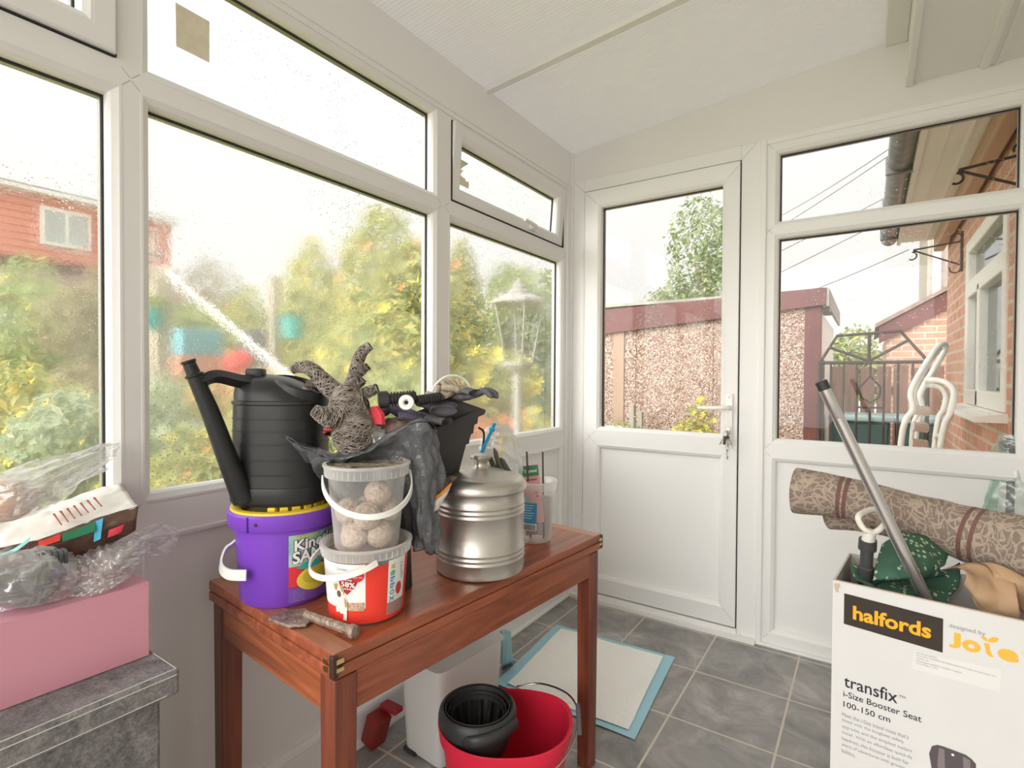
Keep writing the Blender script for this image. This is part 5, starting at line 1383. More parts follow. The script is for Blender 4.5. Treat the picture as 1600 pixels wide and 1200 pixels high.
# corrugated hose and white fitting
def corr_hose(a, b_, r, n, lab, cap=True, name='corrugated_hose'):
    root = empty(name, a, label=lab, cat='hose')
    v = Vector(b_) - Vector(a); pts = []; rr = []
    for i in range(n):
        for dt, k in ((0.0, 1.0), (0.45, 1.0), (0.5, 0.78), (0.95, 0.78)):
            pts.append(v * ((i + dt) / n)); rr.append(r * k)
    bm = new(); tube(bm, pts, rr, 16); obj('ribbed_tube', bm, BLACKP, root)
    if cap:
        d_ = v.normalized(); bm = new(); tube(bm, [-d_ * 0.020, -d_ * 0.018, d_ * 0.0], [r * 1.1, r * 1.25, r * 1.25], 16)
        tube(bm, [-d_ * 0.0201, -d_ * 0.012], [r * 0.8, r * 0.8], 12)
        o = obj('end_fitting', bm, BLACKP, root)
    return root
corr_hose(D(606, 624, 1.13), D(650, 620, 1.15), 0.0150, 9, 'short black corrugated hose with a ribbed end cap, left of the white ring')
corr_hose(D(652, 626, 1.135), D(690, 620, 1.17), 0.0115, 9, 'black corrugated hose end right of the white ring', cap=False)
rg = D(635, 629, 1.115)
root = empty('hose_wheel', rg, label='round white plastic ring with a dark hole among the gloves', cat='fitting')
dv = (CAMP - rg).normalized(); Q = dv.to_track_quat('Z', 'Y').to_matrix().to_4x4()
bm = new(); lathe(bm, [(0.0045, 0.006), (0.008, 0.010), (0.0145, 0.010), (0.0165, 0.006), (0.0165, -0.004), (0.004, -0.004), (0.0045, 0.006)], 32); bmesh.ops.transform(bm, matrix=Q, verts=bm.verts[:]); obj('white_ring', bm, WHP, root, smooth=True)
bm = new(); lathe(bm, [(0, 0.002), (0.0048, 0.002)], 16); bmesh.ops.transform(bm, matrix=Q, verts=bm.verts[:]); obj('hub_hole', bm, GASKET, root)
# white wire handle arching over
a = D(672, 628, 1.22); b_ = D(738, 622, 1.28); mid = (a + b_) / 2
pts = []
for i in range(25):
    t = PI * i / 24; pts.append(mid + (a - b_) / 2 * math.cos(t) + Vector((0, 0, 0.058 * math.sin(t))))
bm = new(); tube(bm, pts, 0.0026, 8); tag(obj('wire_handle', bm, WHP, smooth=True), 'thin white wire bucket handle arching above the trough', 'handle')
# pot label peeking out in red
c = D(583, 648, 1.10); bm = new(); extrude_poly(bm, [Vector(p) for p in ((-0.012, 0, -0.02), (0.018, 0.004, -0.02), (0.016, 0.003, 0.002), (0.004, 0.0, 0.018), (-0.006, 0, 0.016))], (0.004, 0.008, 0))
tag(obj('red_plastic_scrap', bm, flat('shiny_red', (0.72, 0.06, 0.08), 0.3), loc=c, rz=0.4), 'small bright red plastic scrap between the reindeer and the gloves', 'scrap')

# ---------------------------------------------------------------- grey bin bag with the wicker reindeer in it
BAGM = mat('grey_black_bin_bag', (0.105, 0.11, 0.12), 0.28, bump=1.0, bscale=38, spec=0.9)
bagO = D(590, 800, 1.16); bagO.z = T0_
bag = empty('bin_bag', bagO, label='crumpled grey-black bin bag hanging open behind the clear tubs', cat='bag')
front = [[D(446, 684, 1.02), D(480, 706, 1.035), D(520, 718, 1.05), D(560, 712, 1.06), D(600, 690, 1.07), D(640, 664, 1.08), D(668, 660, 1.10), D(684, 672, 1.13)],
         [D(462, 706, 1.05), D(490, 722, 1.06), D(524, 734, 1.075), D(566, 726, 1.10), D(606, 712, 1.10), D(646, 694, 1.09), D(674, 690, 1.11), D(688, 700, 1.14)],
         [D(480, 724, 1.09), D(500, 742, 1.10), D(530, 760, 1.12), D(572, 764, 1.15), D(618, 752, 1.13), D(652, 738, 1.10), D(678, 734, 1.12), D(692, 740, 1.15)],
         [D(492, 750, 1.12), D(510, 775, 1.13), D(536, 790, 1.15), D(578, 800, 1.17), D(630, 790, 1.14), D(654, 786, 1.10), D(672, 784, 1.12), D(684, 790, 1.15)],
         [D(500, 790, 1.15), D(514, 810, 1.15), D(540, 830, 1.16), D(590, 835, 1.18), D(632, 830, 1.15), D(652, 832, 1.11), D(676, 834, 1.12), D(690, 842, 1.14)],
         [D(506, 822, 1.15), D(520, 840, 1.16), D(548, 850, 1.17), D(600, 852, 1.18), D(640, 852, 1.15), D(660, 862, 1.12), D(674, 868, 1.13), D(682, 864, 1.14)]]
obj('bag_skirt', sheet(front, 9, 12, 0.013, 24, 2, origin=bagO, fuv=(8.0, 2.4)), BAGM, bag, smooth=True, angle=180, solid=0.0008)
lip = [[D(446, 684, 1.02), D(480, 706, 1.035), D(520, 718, 1.05), D(560, 712, 1.06), D(600, 690, 1.07), D(640, 664, 1.08), D(668, 660, 1.10), D(684, 672, 1.13)],
       [D(452, 690, 1.05), D(486, 700, 1.07), D(522, 708, 1.09), D(560, 700, 1.10), D(598, 682, 1.11), D(636, 662, 1.12), D(662, 656, 1.13), D(680, 668, 1.15)],
       [D(470, 688, 1.10), D(498, 700, 1.12), D(524, 712, 1.13), D(560, 706, 1.15), D(598, 690, 1.16), D(634, 668, 1.16), D(656, 660, 1.16), D(672, 664, 1.17)],
       [D(480, 705, 1.14), D(500, 715, 1.16), D(526, 722, 1.18), D(560, 718, 1.20), D(598, 705, 1.2), D(632, 690, 1.2), D(654, 680, 1.19), D(668, 676, 1.19)]]
obj('turned_lip', sheet(lip, 7, 5, 0.004, 30, 4, origin=bagO), BAGM, bag, smooth=True, angle=180, solid=0.0008)
# brown bark-coloured wrapping and clear film inside the bag
PAPB = mat('brown_crumpled_paper', (0.22, 0.14, 0.11), 0.7, bump=0.7, bscale=40, col2=(0.10, 0.065, 0.05), vscale=30)
rows = [[D(572, 668, 1.13), D(600, 656, 1.14), D(630, 654, 1.15), D(652, 656, 1.15)], [D(585, 676, 1.12), D(606, 664, 1.125), D(630, 660, 1.13), D(650, 660, 1.13)], [D(592, 690, 1.11), D(612, 678, 1.115), D(630, 672, 1.12), D(648, 664, 1.12)]]
O_ = D(620, 670, 1.14); tag(obj('brown_wrapping', sheet(rows, 8, 8, 0.006, 40, 9, origin=O_), PAPB, smooth=True, angle=180, solid=0.001, loc=O_), 'crumpled brown wrapping tucked in the mouth of the bin bag', 'wrapping')
rows = [[D(556, 672, 1.10), D(574, 660, 1.10), D(592, 664, 1.11), D(604, 676, 1.12)], [D(556, 684, 1.085), D(575, 678, 1.085), D(590, 680, 1.09), D(602, 684, 1.10)], [D(558, 700, 1.09), D(572, 698, 1.09), D(588, 694, 1.09), D(602, 690, 1.10)]]
O_ = D(580, 685, 1.10); tag(obj('clear_wrapping', sheet(rows, 8, 8, 0.007, 45, 12, origin=O_), FILMW, smooth=True, angle=180, loc=O_), 'white clear wrapping beside the reindeer inside the bin bag', 'wrapping')

# wicker reindeer
WICK = mat('grey_wicker_core', (0.17, 0.14, 0.12), 0.9, bump=1.0, bscale=110, col2=(0.07, 0.055, 0.045), vscale=90, stretch=(1, 1, 2.5))
TWIG = mat('grey_brown_twig', (0.42, 0.37, 0.33), 0.85, col2=(0.20, 0.16, 0.13), vscale=60)
rdO = D(540, 700, 1.11)
rd = empty('wicker_reindeer', rdO, label='grey wicker reindeer with antlers poking out of the bin bag', cat='ornament')
def rp(px, py, dep=1.11): return D(px, py, dep) - rdO
rr_ = random.Random(11)
def limb(name, pts, rad, wraps, parent=rd, seg=12):
    path = smooth_path(pts, 6)
    R_ = (lambda t: rad[0] + (rad[1] - rad[0]) * t) if isinstance(rad, tuple) else rad
    bm = new(); tube(bm, path, lambda t: R_(t) * (0.93 + 0.07 * math.sin(t * 40)), seg)
    o = obj(name, bm, WICK, parent, smooth=True, angle=180)
    # twigs wound round the limb
    bm = new(); n = len(path)
    for w in range(wraps):
        t0 = rr_.uniform(-0.1, 0.85); sp_ = rr_.uniform(0.15, 0.5); ph = rr_.uniform(0, 6.28); turns = rr_.uniform(0.15, 0.9) * rr_.choice((-1, 1))
        q = []
        for i in range(12):
            t = max(0.0, min(0.999, t0 + sp_ * i / 11)); f = t * (n - 1); k = int(f); p = path[k].lerp(path[min(k + 1, n - 1)], f - k)
            tg = (path[min(k + 1, n - 1)] - path[max(k - 1, 0)]).normalized()
            a_ = tg.orthogonal().normalized() if w == 0 or True else None
            a_ = Vector((0.3, 0.8, 0.5)); a_ = (a_ - tg * a_.dot(tg)).normalized(); b2 = tg.cross(a_)
            r = R_(t) * (1.03 + 0.05 * math.sin(i * 1.7 + w)) + 0.0006
            an = ph + turns * 2 * PI * i / 11
            q.append(p + a_ * math.cos(an) * r + b2 * math.sin(an) * r)
        tube(bm, q, 0.0008, 4)
    tw = obj('wound_twigs', bm, TWIG, o, smooth=True)
    return o
limb('head', [rp(556, 705), rp(553, 682, 1.10), rp(548, 656, 1.10), rp(543, 632, 1.10), rp(538, 612, 1.11)], lambda t: 0.029 + 0.012 * math.sin(PI * min(1, t * 0.95 + 0.12)), 260, seg=22)
limb('muzzle', [rp(538, 652, 1.08), rp(518, 652, 1.06), rp(503, 648, 1.045), rp(491, 641, 1.035)], (0.026, 0.010), 70)
limb('shoulder', [rp(532, 636, 1.10), rp(552, 634, 1.10), rp(572, 628, 1.10)], (0.026, 0.019), 70)
limb('antler', [rp(531, 618), rp(514, 604), rp(500, 590), rp(485, 576), rp(470, 573), rp(457, 577)], (0.0200, 0.0085), 120)
limb('antler', [rp(500, 592), rp(488, 600), rp(478, 608), rp(478, 612)], (0.012, 0.007), 18)
limb('antler', [rp(545, 622), rp(550, 600), rp(556, 580), rp(560, 562), rp(568, 548), rp(578, 540)], (0.0155, 0.0085), 110)
limb('antler', [rp(556, 586), rp(566, 578), rp(575, 572)], (0.011, 0.0085), 16)
limb('antler', [rp(550, 600), rp(562, 600), rp(568, 593)], (0.010, 0.0075), 14)
limb('ear', [rp(556, 622), rp(572, 614), rp(590, 607)], (0.014, 0.0095), 30)
m, out = fresh('tartan_ribbon')
co = coords(m, (1, 1, 1)); w1 = N(m, 'TexWave', Scale=60.0); L(m, co, w1.inputs['Vector']); w2 = N(m, 'TexWave', Scale=40.0); w2.bands_direction = 'Z'; L(m, co, w2.inputs['Vector'])
c = ramp(m, math_(m, 'MULTIPLY', math_(m, 'ADD', w1.outputs['Fac'], w2.outputs['Fac']), 0.5), [(0.35, (0.02, 0.02, 0.03, 1)), (0.5, (0.30, 0.04, 0.04, 1)), (0.75, (0.62, 0.08, 0.07, 1))])
b = N(m, 'BsdfPrincipled', Roughness=0.8); L(m, c, b.inputs['Base Color']); L(m, b.outputs[0], out.inputs[0])
bm = new(); ca = rp(545, 668, 1.10); n = 28
rg0 = [[ca + Vector((math.cos(2 * PI * i / n) * rr2 * 0.83 - 0.0, math.sin(2 * PI * i / n) * rr2 + math.cos(2 * PI * i / n) * rr2 * 0.4, dz + 0.012 * math.cos(2 * PI * i / n + 0.3))) for i in range(n)] for rr2, dz in ((0.043, -0.007), (0.044, 0.0), (0.043, 0.009))]
loft(bm, rg0, False, False); obj('tartan_collar', bm, m, rd, smooth=True, solid=0.001)

# foil snack packet with an orange band, between bag and canister
pkO = D(682, 790, 1.16)
rows = [[D(668, 752, 1.15), D(684, 742, 1.16), D(700, 742, 1.17), D(714, 746, 1.18)], [D(664, 770, 1.14), D(680, 758, 1.145), D(698, 752, 1.155), D(710, 750, 1.17)], [D(664, 792, 1.14), D(676, 780, 1.14), D(690, 770, 1.15), D(706, 754, 1.165)]]
m = mat('dark_marbled_foil', (0.20, 0.12, 0.08), 0.3, 0.3, col2=(0.05, 0.035, 0.03), vscale=80)
fp2 = empty('foil_packet', pkO, label='crumpled foil packet with an orange band left of the canister', cat='packet')
obj('dark_side', sheet(rows, 6, 6, 0.003, 50, 3, origin=pkO), m, fp2, smooth=True, angle=180, solid=0.001)
rows = [[D(664, 790, 1.138), D(676, 778, 1.138), D(690, 768, 1.148), D(706, 753, 1.163)], [D(664, 796, 1.137), D(678, 784, 1.137), D(692, 773, 1.147), D(706, 757, 1.162)]]
obj('orange_band', sheet(rows, 6, 3, 0.001, 50, 3, origin=pkO), flat('orange_foil', (0.75, 0.28, 0.05), 0.35), fp2, smooth=True, solid=0.001)
rows = [[D(664, 796, 1.137), D(678, 784, 1.137), D(692, 773, 1.147), D(706, 757, 1.162)], [D(664, 800, 1.14), D(680, 792, 1.14), D(690, 784, 1.148), D(700, 770, 1.16)], [D(667, 802, 1.145), D(678, 800, 1.143), D(686, 793, 1.148), D(694, 780, 1.158)]]
obj('white_side', sheet(rows, 6, 5, 0.002, 50, 6, origin=pkO), mat('white_foil', (0.75, 0.70, 0.66), 0.35), fp2, smooth=True, angle=180, solid=0.001)

# bags, clip and labels behind the canister
rows = [[D(752, 672, 1.42), D(775, 660, 1.42), D(798, 668, 1.43), D(812, 690, 1.44)], [D(748, 700, 1.38), D(772, 690, 1.36), D(796, 696, 1.37), D(816, 715, 1.40)], [D(750, 730, 1.38), D(772, 725, 1.36), D(796, 730, 1.37), D(818, 745, 1.39)], [D(755, 800, 1.40), D(775, 800, 1.38), D(796, 800, 1.39), D(812, 800, 1.40)]]
O_ = D(785, 800, 1.40); cb_ = tag(obj('clear_seed_bag', sheet(rows, 9, 9, 0.012, 22, 21, origin=O_), FILMW, smooth=True, angle=180, loc=O_), 'crumpled silvery clear bag bulging behind the canister', 'bag')
rows = [[D(774, 668, 1.47), D(784, 664, 1.47), D(796, 668, 1.48), D(803, 682, 1.48)], [D(773, 684, 1.47), D(783, 682, 1.46), D(795, 682, 1.47), D(804, 686, 1.48)]]
O_ = D(788, 684, 1.47); tag(obj('clear_scoop', sheet(rows, 8, 6, 0.001, 20, 22, origin=O_), FILMW, smooth=True, angle=180, solid=0.001, loc=O_), 'rounded clear plastic lid with a yellow edge behind the silvery bag', 'lid')
A, B = D(775, 683, 1.455), D(804, 686, 1.465); bm = new(); tube(bm, [A, B], 0.0045, 8, flat=0.5); tag(obj('yellow_clip', bm, YEL), 'short yellow bag clip under the rounded clear lid', 'clip')
A, B = D(783, 684, 1.45), D(782, 714, 1.44); bm = new(); tube(bm, [A, B], 0.006, 8, flat=0.3); tag(obj('yellow_plant_tag', bm, YEL), 'upright yellow plant tag standing in the silvery bag', 'plant tag')
A, B = D(773, 662, 1.40), D(749, 715, 1.35); bm = new(); tube(bm, [A, A.lerp(B, 0.9), B], [0.0055, 0.0065, 0.0065], 10, flat=0.6); box(bm, A.lerp(B, 0.18), (0.016, 0.006, 0.012), bev=0.002)
tag(obj('blue_bag_clip', bm, flat('bright_blue', (0.03, 0.38, 0.72), 0.35), smooth=True), 'bright blue bag sealing clip leaning between trough and canister', 'clip')
for i, (a, b_, lab) in enumerate([((772, 700), (784, 742), 'slim dark plant label in front of the silvery bag, nearer the blue clip'), ((764, 712), (778, 744), 'slim dark plant label in front of the silvery bag, lowest on the left'), ((782, 715), (800, 748), 'slim dark green plant label in front of the silvery bag, on the right')]):
    A, B = D(*a, 1.345), D(*b_, 1.335); bm = new(); tube(bm, [A, A.lerp(B, 0.15), B], [0.002, 0.007, 0.009], 6, flat=0.25); tag(obj('plant_label', bm, flat('dark_label', (0.10, 0.09, 0.06), 0.5)), lab, 'plant tag')
corr = new(); tube(corr, smooth_path([D(748, 668, 1.36), D(756, 676, 1.37), D(754, 700, 1.37), D(748, 715, 1.36)], 6), 0.003, 8)
tag(obj('black_cable', corr, BLACKP, smooth=True), 'thin black cable curling beside the right end of the trough', 'cable')

# ---------------------------------------------------------------- under the table
cw = mat('matt_white_plastic', (0.66, 0.65, 0.62), 0.45)
cb = empty('white_plastic_bin', (-1.09, 1.29, 0), R(-5), 'tall white plastic bin standing in the shade under the table', 'bin')
bm = new(); loft(bm, [ovring(z, a_, b_, 0, 0, 48, 9) for z, a_, b_ in ((0.004, 0.080, 0.128), (0.012, 0.083, 0.132), (0.290, 0.094, 0.146), (0.293, 0.100, 0.152), (0.300, 0.100, 0.152))]); obj('bin_body', bm, cw, cb, smooth=True)
for sy_ in (-1, 1): obj('bin_foot', box(new(), (-0.05, sy_ * 0.118, 0.006), (0.05, 0.04, 0.012)), BLACKP, cb)
BLUEP = mat('pale_blue_plastic_film', (0.36, 0.62, 0.72), 0.5, bump=0.2, bscale=30)
A = Vector((-1.125, 1.50, 0.0))
rows = [[D(797, 986, 1.92), D(790, 984, 1.90), D(782, 986, 1.88)], [D(799, 1006, 1.95), D(791, 1006, 1.92), D(783, 1008, 1.90)], [on_z(801, 1036, 0.001), on_z(792, 1040, 0.001), on_z(784, 1044, 0.001)]]
O_ = on_z(792, 1038, 0.0); tag(obj('folded_blue_pad', sheet([[p for p in r] for r in rows], 5, 5, 0.004, 20, 2, origin=O_), BLUEP, smooth=True, solid=0.004, loc=O_), 'folded pale blue pad propped behind the white bin', 'pad')
red = empty('red_hand_brush', on_z(600, 1172, 0.0), label='dark red plastic dustpan in the dark corner behind the table leg', cat='dustpan')
bm = new(); box(bm, (-0.035, 0.0, 0.055), (0.055, 0.06, 0.10), rot=Matrix.Rotation(R(18), 4, 'Y'), bev=0.006); obj('pan', bm, mat('dark_red_plastic', (0.22, 0.018, 0.012), 0.4), red)
bm = new(); box(bm, (0.0, 0.03, 0.118), (0.07, 0.035, 0.016), bev=0.004); obj('handle', bm, mat('deep_red_plastic', (0.30, 0.02, 0.03), 0.4), red)
# red mop bucket with black wringer
mbz = 0.262
mp = on_z(790, 1126, mbz)
mb = empty('mop_bucket', (mp.x, mp.y, 0), YAW, 'oval red mop bucket with a black wringer basket under the table', 'bucket')
REDB = mat('raspberry_red_plastic', (0.70, 0.02, 0.055), 0.35)
bm = new()
def eg(z, a_, b_, p=2.3): return ovring(z, a_, b_, 0, 0, 72, p)
loft(bm, [eg(0.004, 0.128, 0.098), eg(0.0, 0.130, 0.100), eg(0.006, 0.134, 0.103), eg(0.225, 0.162, 0.130), eg(0.228, 0.170, 0.137), eg(0.262, 0.174, 0.141), eg(0.264, 0.172, 0.139), eg(0.260, 0.164, 0.132), eg(0.010, 0.129, 0.098)], True, True)
for v in bm.verts:   # pouring lip raised on the left and right
    if v.co.z > 0.2: v.co.z += 0.012 * (abs(v.co.x) / 0.17) ** 3
obj('bucket_body', bm, REDB, mb, smooth=True)
wr = empty('x', (0, 0, 0)); bpy.data.objects.remove(wr)
bm = new(); wx = -0.072
def wri(z, r, n=48, k=1.0): return [Vector((wx + r * math.cos(2 * PI * i / n), -0.01 + r * k * math.sin(2 * PI * i / n), z)) for i in range(n)]
loft(bm, [wri(0.268, 0.096), wri(0.268, 0.100), wri(0.290, 0.101), wri(0.306, 0.097), wri(0.311, 0.092), wri(0.309, 0.087), wri(0.296, 0.083), wri(0.288, 0.080)], False, False)
w_o = obj('wringer_collar', bm, BLACKP, mb, smooth=True)
bm = new(); loft(bm, [wri(0.270, 0.099), wri(0.25, 0.090), wri(0.21, 0.078), wri(0.20, 0.070)], False, False)
obj('wringer_skirt', bm, BLACKP, mb, smooth=True)
for r_ in (0.084, 0.076, 0.070):
    bm = new(); loft(bm, [wri(0.309 - (0.084 - r_) * 1.2, r_), wri(0.311 - (0.084 - r_) * 1.2, r_ - 0.002), wri(0.300 - (0.084 - r_) * 1.2, r_ - 0.004)], False, False); obj('wringer_ring', bm, BLACKP, mb, smooth=True)
for i in range(16):
    a = 2 * PI * i / 16
    bm = new(); tube(bm, smooth_path([(wx + 0.076 * math.cos(a), -0.01 + 0.076 * math.sin(a), 0.296), (wx + 0.070 * math.cos(a), -0.01 + 0.070 * math.sin(a), 0.25), (wx + 0.040 * math.cos(a), -0.01 + 0.040 * math.sin(a), 0.19), (wx + 0.012 * math.cos(a), -0.01 + 0.012 * math.sin(a), 0.175)], 5), 0.0065, 6, flat=0.5)
    obj('wringer_rib', bm, BLACKP, mb, smooth=True)
bm = new(); tube(bm, smooth_path([(wx - 0.06, -0.075, 0.27), (wx + 0.0, -0.115, 0.285), (wx + 0.06, -0.095, 0.290), (wx + 0.10, -0.045, 0.285)], 8), 0.014, 10, flat=0.5); obj('wringer_clip', bm, BLACKP, mb, smooth=True)
bm = new(); tube(bm, smooth_path([(0.02, -0.146, 0.235), (0.04, -0.155, 0.222), (0.12, -0.130, 0.235), (0.172, -0.06, 0.255), (0.184, -0.01, 0.262)], 8), 0.0026, 8)
tube(bm, smooth_path([(0.184, -0.01, 0.262), (0.192, 0.03, 0.272), (0.168, 0.095, 0.278), (0.10, 0.146, 0.274), (0.03, 0.152, 0.262)], 8), 0.0026, 8)
obj('wire_bail', bm, CHROME, mb, smooth=True)
bm = new(); tube(bm, smooth_path([(0.186, -0.04, 0.256), (0.190, 0.0, 0.268), (0.193, 0.045, 0.276)], 5), 0.0065, 10); obj('bail_grip', bm, GLK, mb, smooth=True)

# puppy training pad on the floor
pd = empty('puppy_pad', (-0.895, 1.88, 0), label='white quilted puppy pad with a pale blue border lying on the tiled floor', cat='pad')
def gsheet(co_, z, nu=10, nv=10, amp=0.0015, freq=9, seed=0, wob=0.004):
    (bl_, br_, tr_2, tl_) = [Vector((x + 0.895, y - 1.88, 0)) for x, y in co_]
    vs = []
    for j in range(nv + 1):
        for i in range(nu + 1):
            u, v = i / nu, j / nv
            p = bl_.lerp(br_, u).lerp(tl_.lerp(tr_2, u), v)
            q = Vector((p.x * freq, p.y * freq, seed))
            vs.append((p.x + wob * mn.noise(q * 0.7), p.y + wob * mn.noise(q * 0.7 + Vector((9, 9, 9))), z + max(-0.001, amp * (mn.noise(q) + 0.6))))
    fs = [(j * (nu + 1) + i, j * (nu + 1) + i + 1, (j + 1) * (nu + 1) + i + 1, (j + 1) * (nu + 1) + i) for j in range(nv) for i in range(nu)]
    return vs, [], fs
obj('blue_backing', gsheet([(-1.150, 1.600), (-0.600, 1.602), (-0.645, 2.170), (-1.190, 2.145)], 0.0030, amp=0.002), BLUEP, pd, smooth=True)
m, out = fresh('quilted_white_tissue')
co = coords(m, (1, 1, 1)); vo = N(m, 'TexVoronoi', Scale=130.0); L(m, co, vo.inputs['Vector'])
b = N(m, 'BsdfPrincipled', Roughness=0.8); b.inputs['Base Color'].default_value = (0.94, 0.935, 0.90, 1)
bp = N(m, 'Bump', Strength=0.6, Distance=0.004); L(m, vo.outputs['Distance'], bp.inputs['Height']); L(m, bp.outputs[0], b.inputs['Normal']); L(m, b.outputs[0], out.inputs[0])
QU = m
tp_ = obj('white_quilting', gsheet([(-1.105, 1.622), (-0.632, 1.630), (-0.684, 2.142), (-1.150, 2.120)], 0.0052, amp=0.004, nu=24, nv=24), QU, pd, smooth=True)
me = tp_.data
for v in me.vertices:       # fold creases: thirds one way, halves the other
    for cx_ in (-0.07, 0.085):
        v.co.z += 0.0035 * max(0, 1 - abs(v.co.x - cx_ + v.co.y * 0.08) / 0.022)
    v.co.z += 0.003 * max(0, 1 - abs(v.co.y + 0.02) / 0.022)

# ---------------------------------------------------------------- grey felt storage box, pink carton and bags, left
m, out = fresh('grey_felt')
co = coords(m, (1, 1, 1)); n1 = N(m, 'TexNoise', Scale=160.0, Detail=8.0, Roughness=0.8); L(m, co, n1.inputs['Vector']); n2 = N(m, 'TexNoise', Scale=22.0, Detail=6.0, Distortion=1.0); L(m, co, n2.inputs['Vector'])
s_ = math_(m, 'ADD', math_(m, 'MULTIPLY', n1.outputs['Fac'], 0.6), math_(m, 'MULTIPLY', n2.outputs['Fac'], 0.4))
c = ramp(m, s_, [(0.38, (0.095, 0.092, 0.092, 1)), (0.52, (0.23, 0.22, 0.22, 1)), (0.64, (0.38, 0.36, 0.355, 1))])
b = N(m, 'BsdfPrincipled', Roughness=0.95); L(m, c, b.inputs['Base Color'])
bp = N(m, 'Bump', Strength=0.5, Distance=0.003); L(m, n1.outputs['Fac'], bp.inputs['Height']); L(m, bp.outputs[0], b.inputs['Normal']); L(m, b.outputs[0], out.inputs[0])
FELT = m
LIDZ = 0.65
fb = empty('felt_storage_box', (-1.14, 0.05, 0), label='tall grey felt storage box with a stitched lid under the left window', cat='storage box')
obj('box_body', bbox(-0.145, 0.142, -0.48, 0.362, 0.0, 0.612, bev=0.006), FELT, fb)
obj('box_lid', bbox(-0.160, 0.162, -0.50, 0.384, 0.606, LIDZ, bev=0.006), FELT, fb)
SEAM = mat('pale_stitching', (0.62, 0.60, 0.57), 0.8)
bm = new(); tube(bm, [(0.1625, -0.5, LIDZ - 0.008), (0.1625, 0.378, LIDZ - 0.008)], 0.0009, 5); obj('stitch_line', bm, SEAM, fb)
bm = new(); tube(bm, [(0.1625, -0.5, 0.613), (0.1625, 0.362, 0.613)], 0.0009, 5); obj('stitch_line', bm, SEAM, fb)
bm = new(); tube(bm, [(0.157, -0.5, LIDZ + 0.0003), (0.157, 0.379, LIDZ + 0.0003), (-0.157, 0.379, LIDZ + 0.0003)], 0.0009, 5); obj('stitch_line', bm, SEAM, fb)
PINK = mat('rose_pink_card', (0.70, 0.33, 0.41), 0.45)
pkb = empty('pink_carton', (-1.18, 0.22, LIDZ), R(-1.5), 'plain rose pink cardboard carton on the grey felt box', 'carton')
PT = 0.7825
bm = new(); bbox(-0.10, 0.108, -0.30, 0.205, 0.001, PT - LIDZ, bm=bm, bev=0.0015); obj('carton_body', bm, PINK, pkb)
bm = new(); bbox(-0.10, 0.1085, -0.30, 0.2055, PT - LIDZ - 0.0012, PT - LIDZ + 0.0008, bm=bm); obj('carton_flap', bm, PINK, pkb)
# nest of dark bowls wrapped in clear film
gbO = D(35, 912, 0.98); gbO.z = PT
gb = empty('stacked_bowls', gbO, label='nest of shiny dark grey bowls in clear film on the pink carton', cat='bowl stack')
DG = mat('shiny_charcoal_plastic', (0.05, 0.053, 0.06), 0.22, spec=0.8)
ax = (D(100, 900, 0.90) - D(20, 908, 0.85)).normalized()
Qm = ax.to_track_quat('Z', 'Y').to_matrix().to_4x4()
for k in range(6):
    bm = new(); r_ = 0.041 - 0.0015 * k
    lathe(bm, [(r_ * 0.72, -0.050), (r_ * 0.97, -0.004), (r_ * 1.03, -0.003), (r_ * 1.03, 0.001), (r_ * 0.96, 0.0), (r_ * 0.70, -0.048)], 40)
    bmesh.ops.transform(bm, matrix=Matrix.Translation(D(50 + k * 9, 904 - k * 3.0, 0.862 + 0.006 * k) - gbO) @ Qm, verts=bm.verts[:])
    obj('bowl', bm, DG, gb, smooth=True)
bm = new(); blob(bm, D(12, 905, 0.875) - gbO, (0.042, 0.050, 0.040), 4, 0.10, 2, 3); obj('dark_wrapping', bm, mat('dark_translucent_bag', (0.16, 0.165, 0.18), 0.25, bump=0.8, bscale=25), gb, smooth=True, angle=180)
rows = [[D(-30, 868, 0.84), D(20, 860, 0.86), D(70, 852, 0.89), D(112, 862, 0.93)], [D(-30, 905, 0.78), D(20, 900, 0.80), D(74, 892, 0.825), D(122, 892, 0.88)], [D(-30, 958, 0.79), D(20, 953, 0.80), D(74, 944, 0.825), D(118, 930, 0.865)]]
obj('clear_wrap', sheet(rows, 12, 12, 0.007, 24, 31, origin=gbO, fuv=(3.0, 9.0)), FILM, gb, smooth=True, angle=180)
# clear crumpled bag spilling over the carton edge
cO = D(150, 900, 0.925)
rows = [[D(112, 876, 0.945), D(140, 858, 0.965), D(172, 848, 0.975), D(206, 850, 0.985)], [D(96, 892, 0.915), D(138, 882, 0.910), D(176, 876, 0.920), D(206, 872, 0.955)], [D(94, 912, 0.900), D(136, 910, 0.890), D(176, 900, 0.910), D(203, 890, 0.945)], [D(100, 932, 0.900), D(134, 936, 0.890), D(170, 922, 0.900), D(196, 904, 0.935)]]
cbg = empty('clear_crumpled_bag', cO, label='clear crinkled plastic bag hanging over the front edge of the pink carton', cat='bag')
obj('film', sheet(rows, 14, 14, 0.014, 30, 41, origin=cO, fuv=(6.0, 3.5)), FILM, cbg, smooth=True, angle=180)
rows = [[p + Vector((0.0, 0.012, 0.006)) for p in r] for r in rows]
obj('film', sheet(rows, 14, 14, 0.016, 26, 47, origin=cO, fuv=(3.5, 7.0)), FILM, cbg, smooth=True, angle=180)
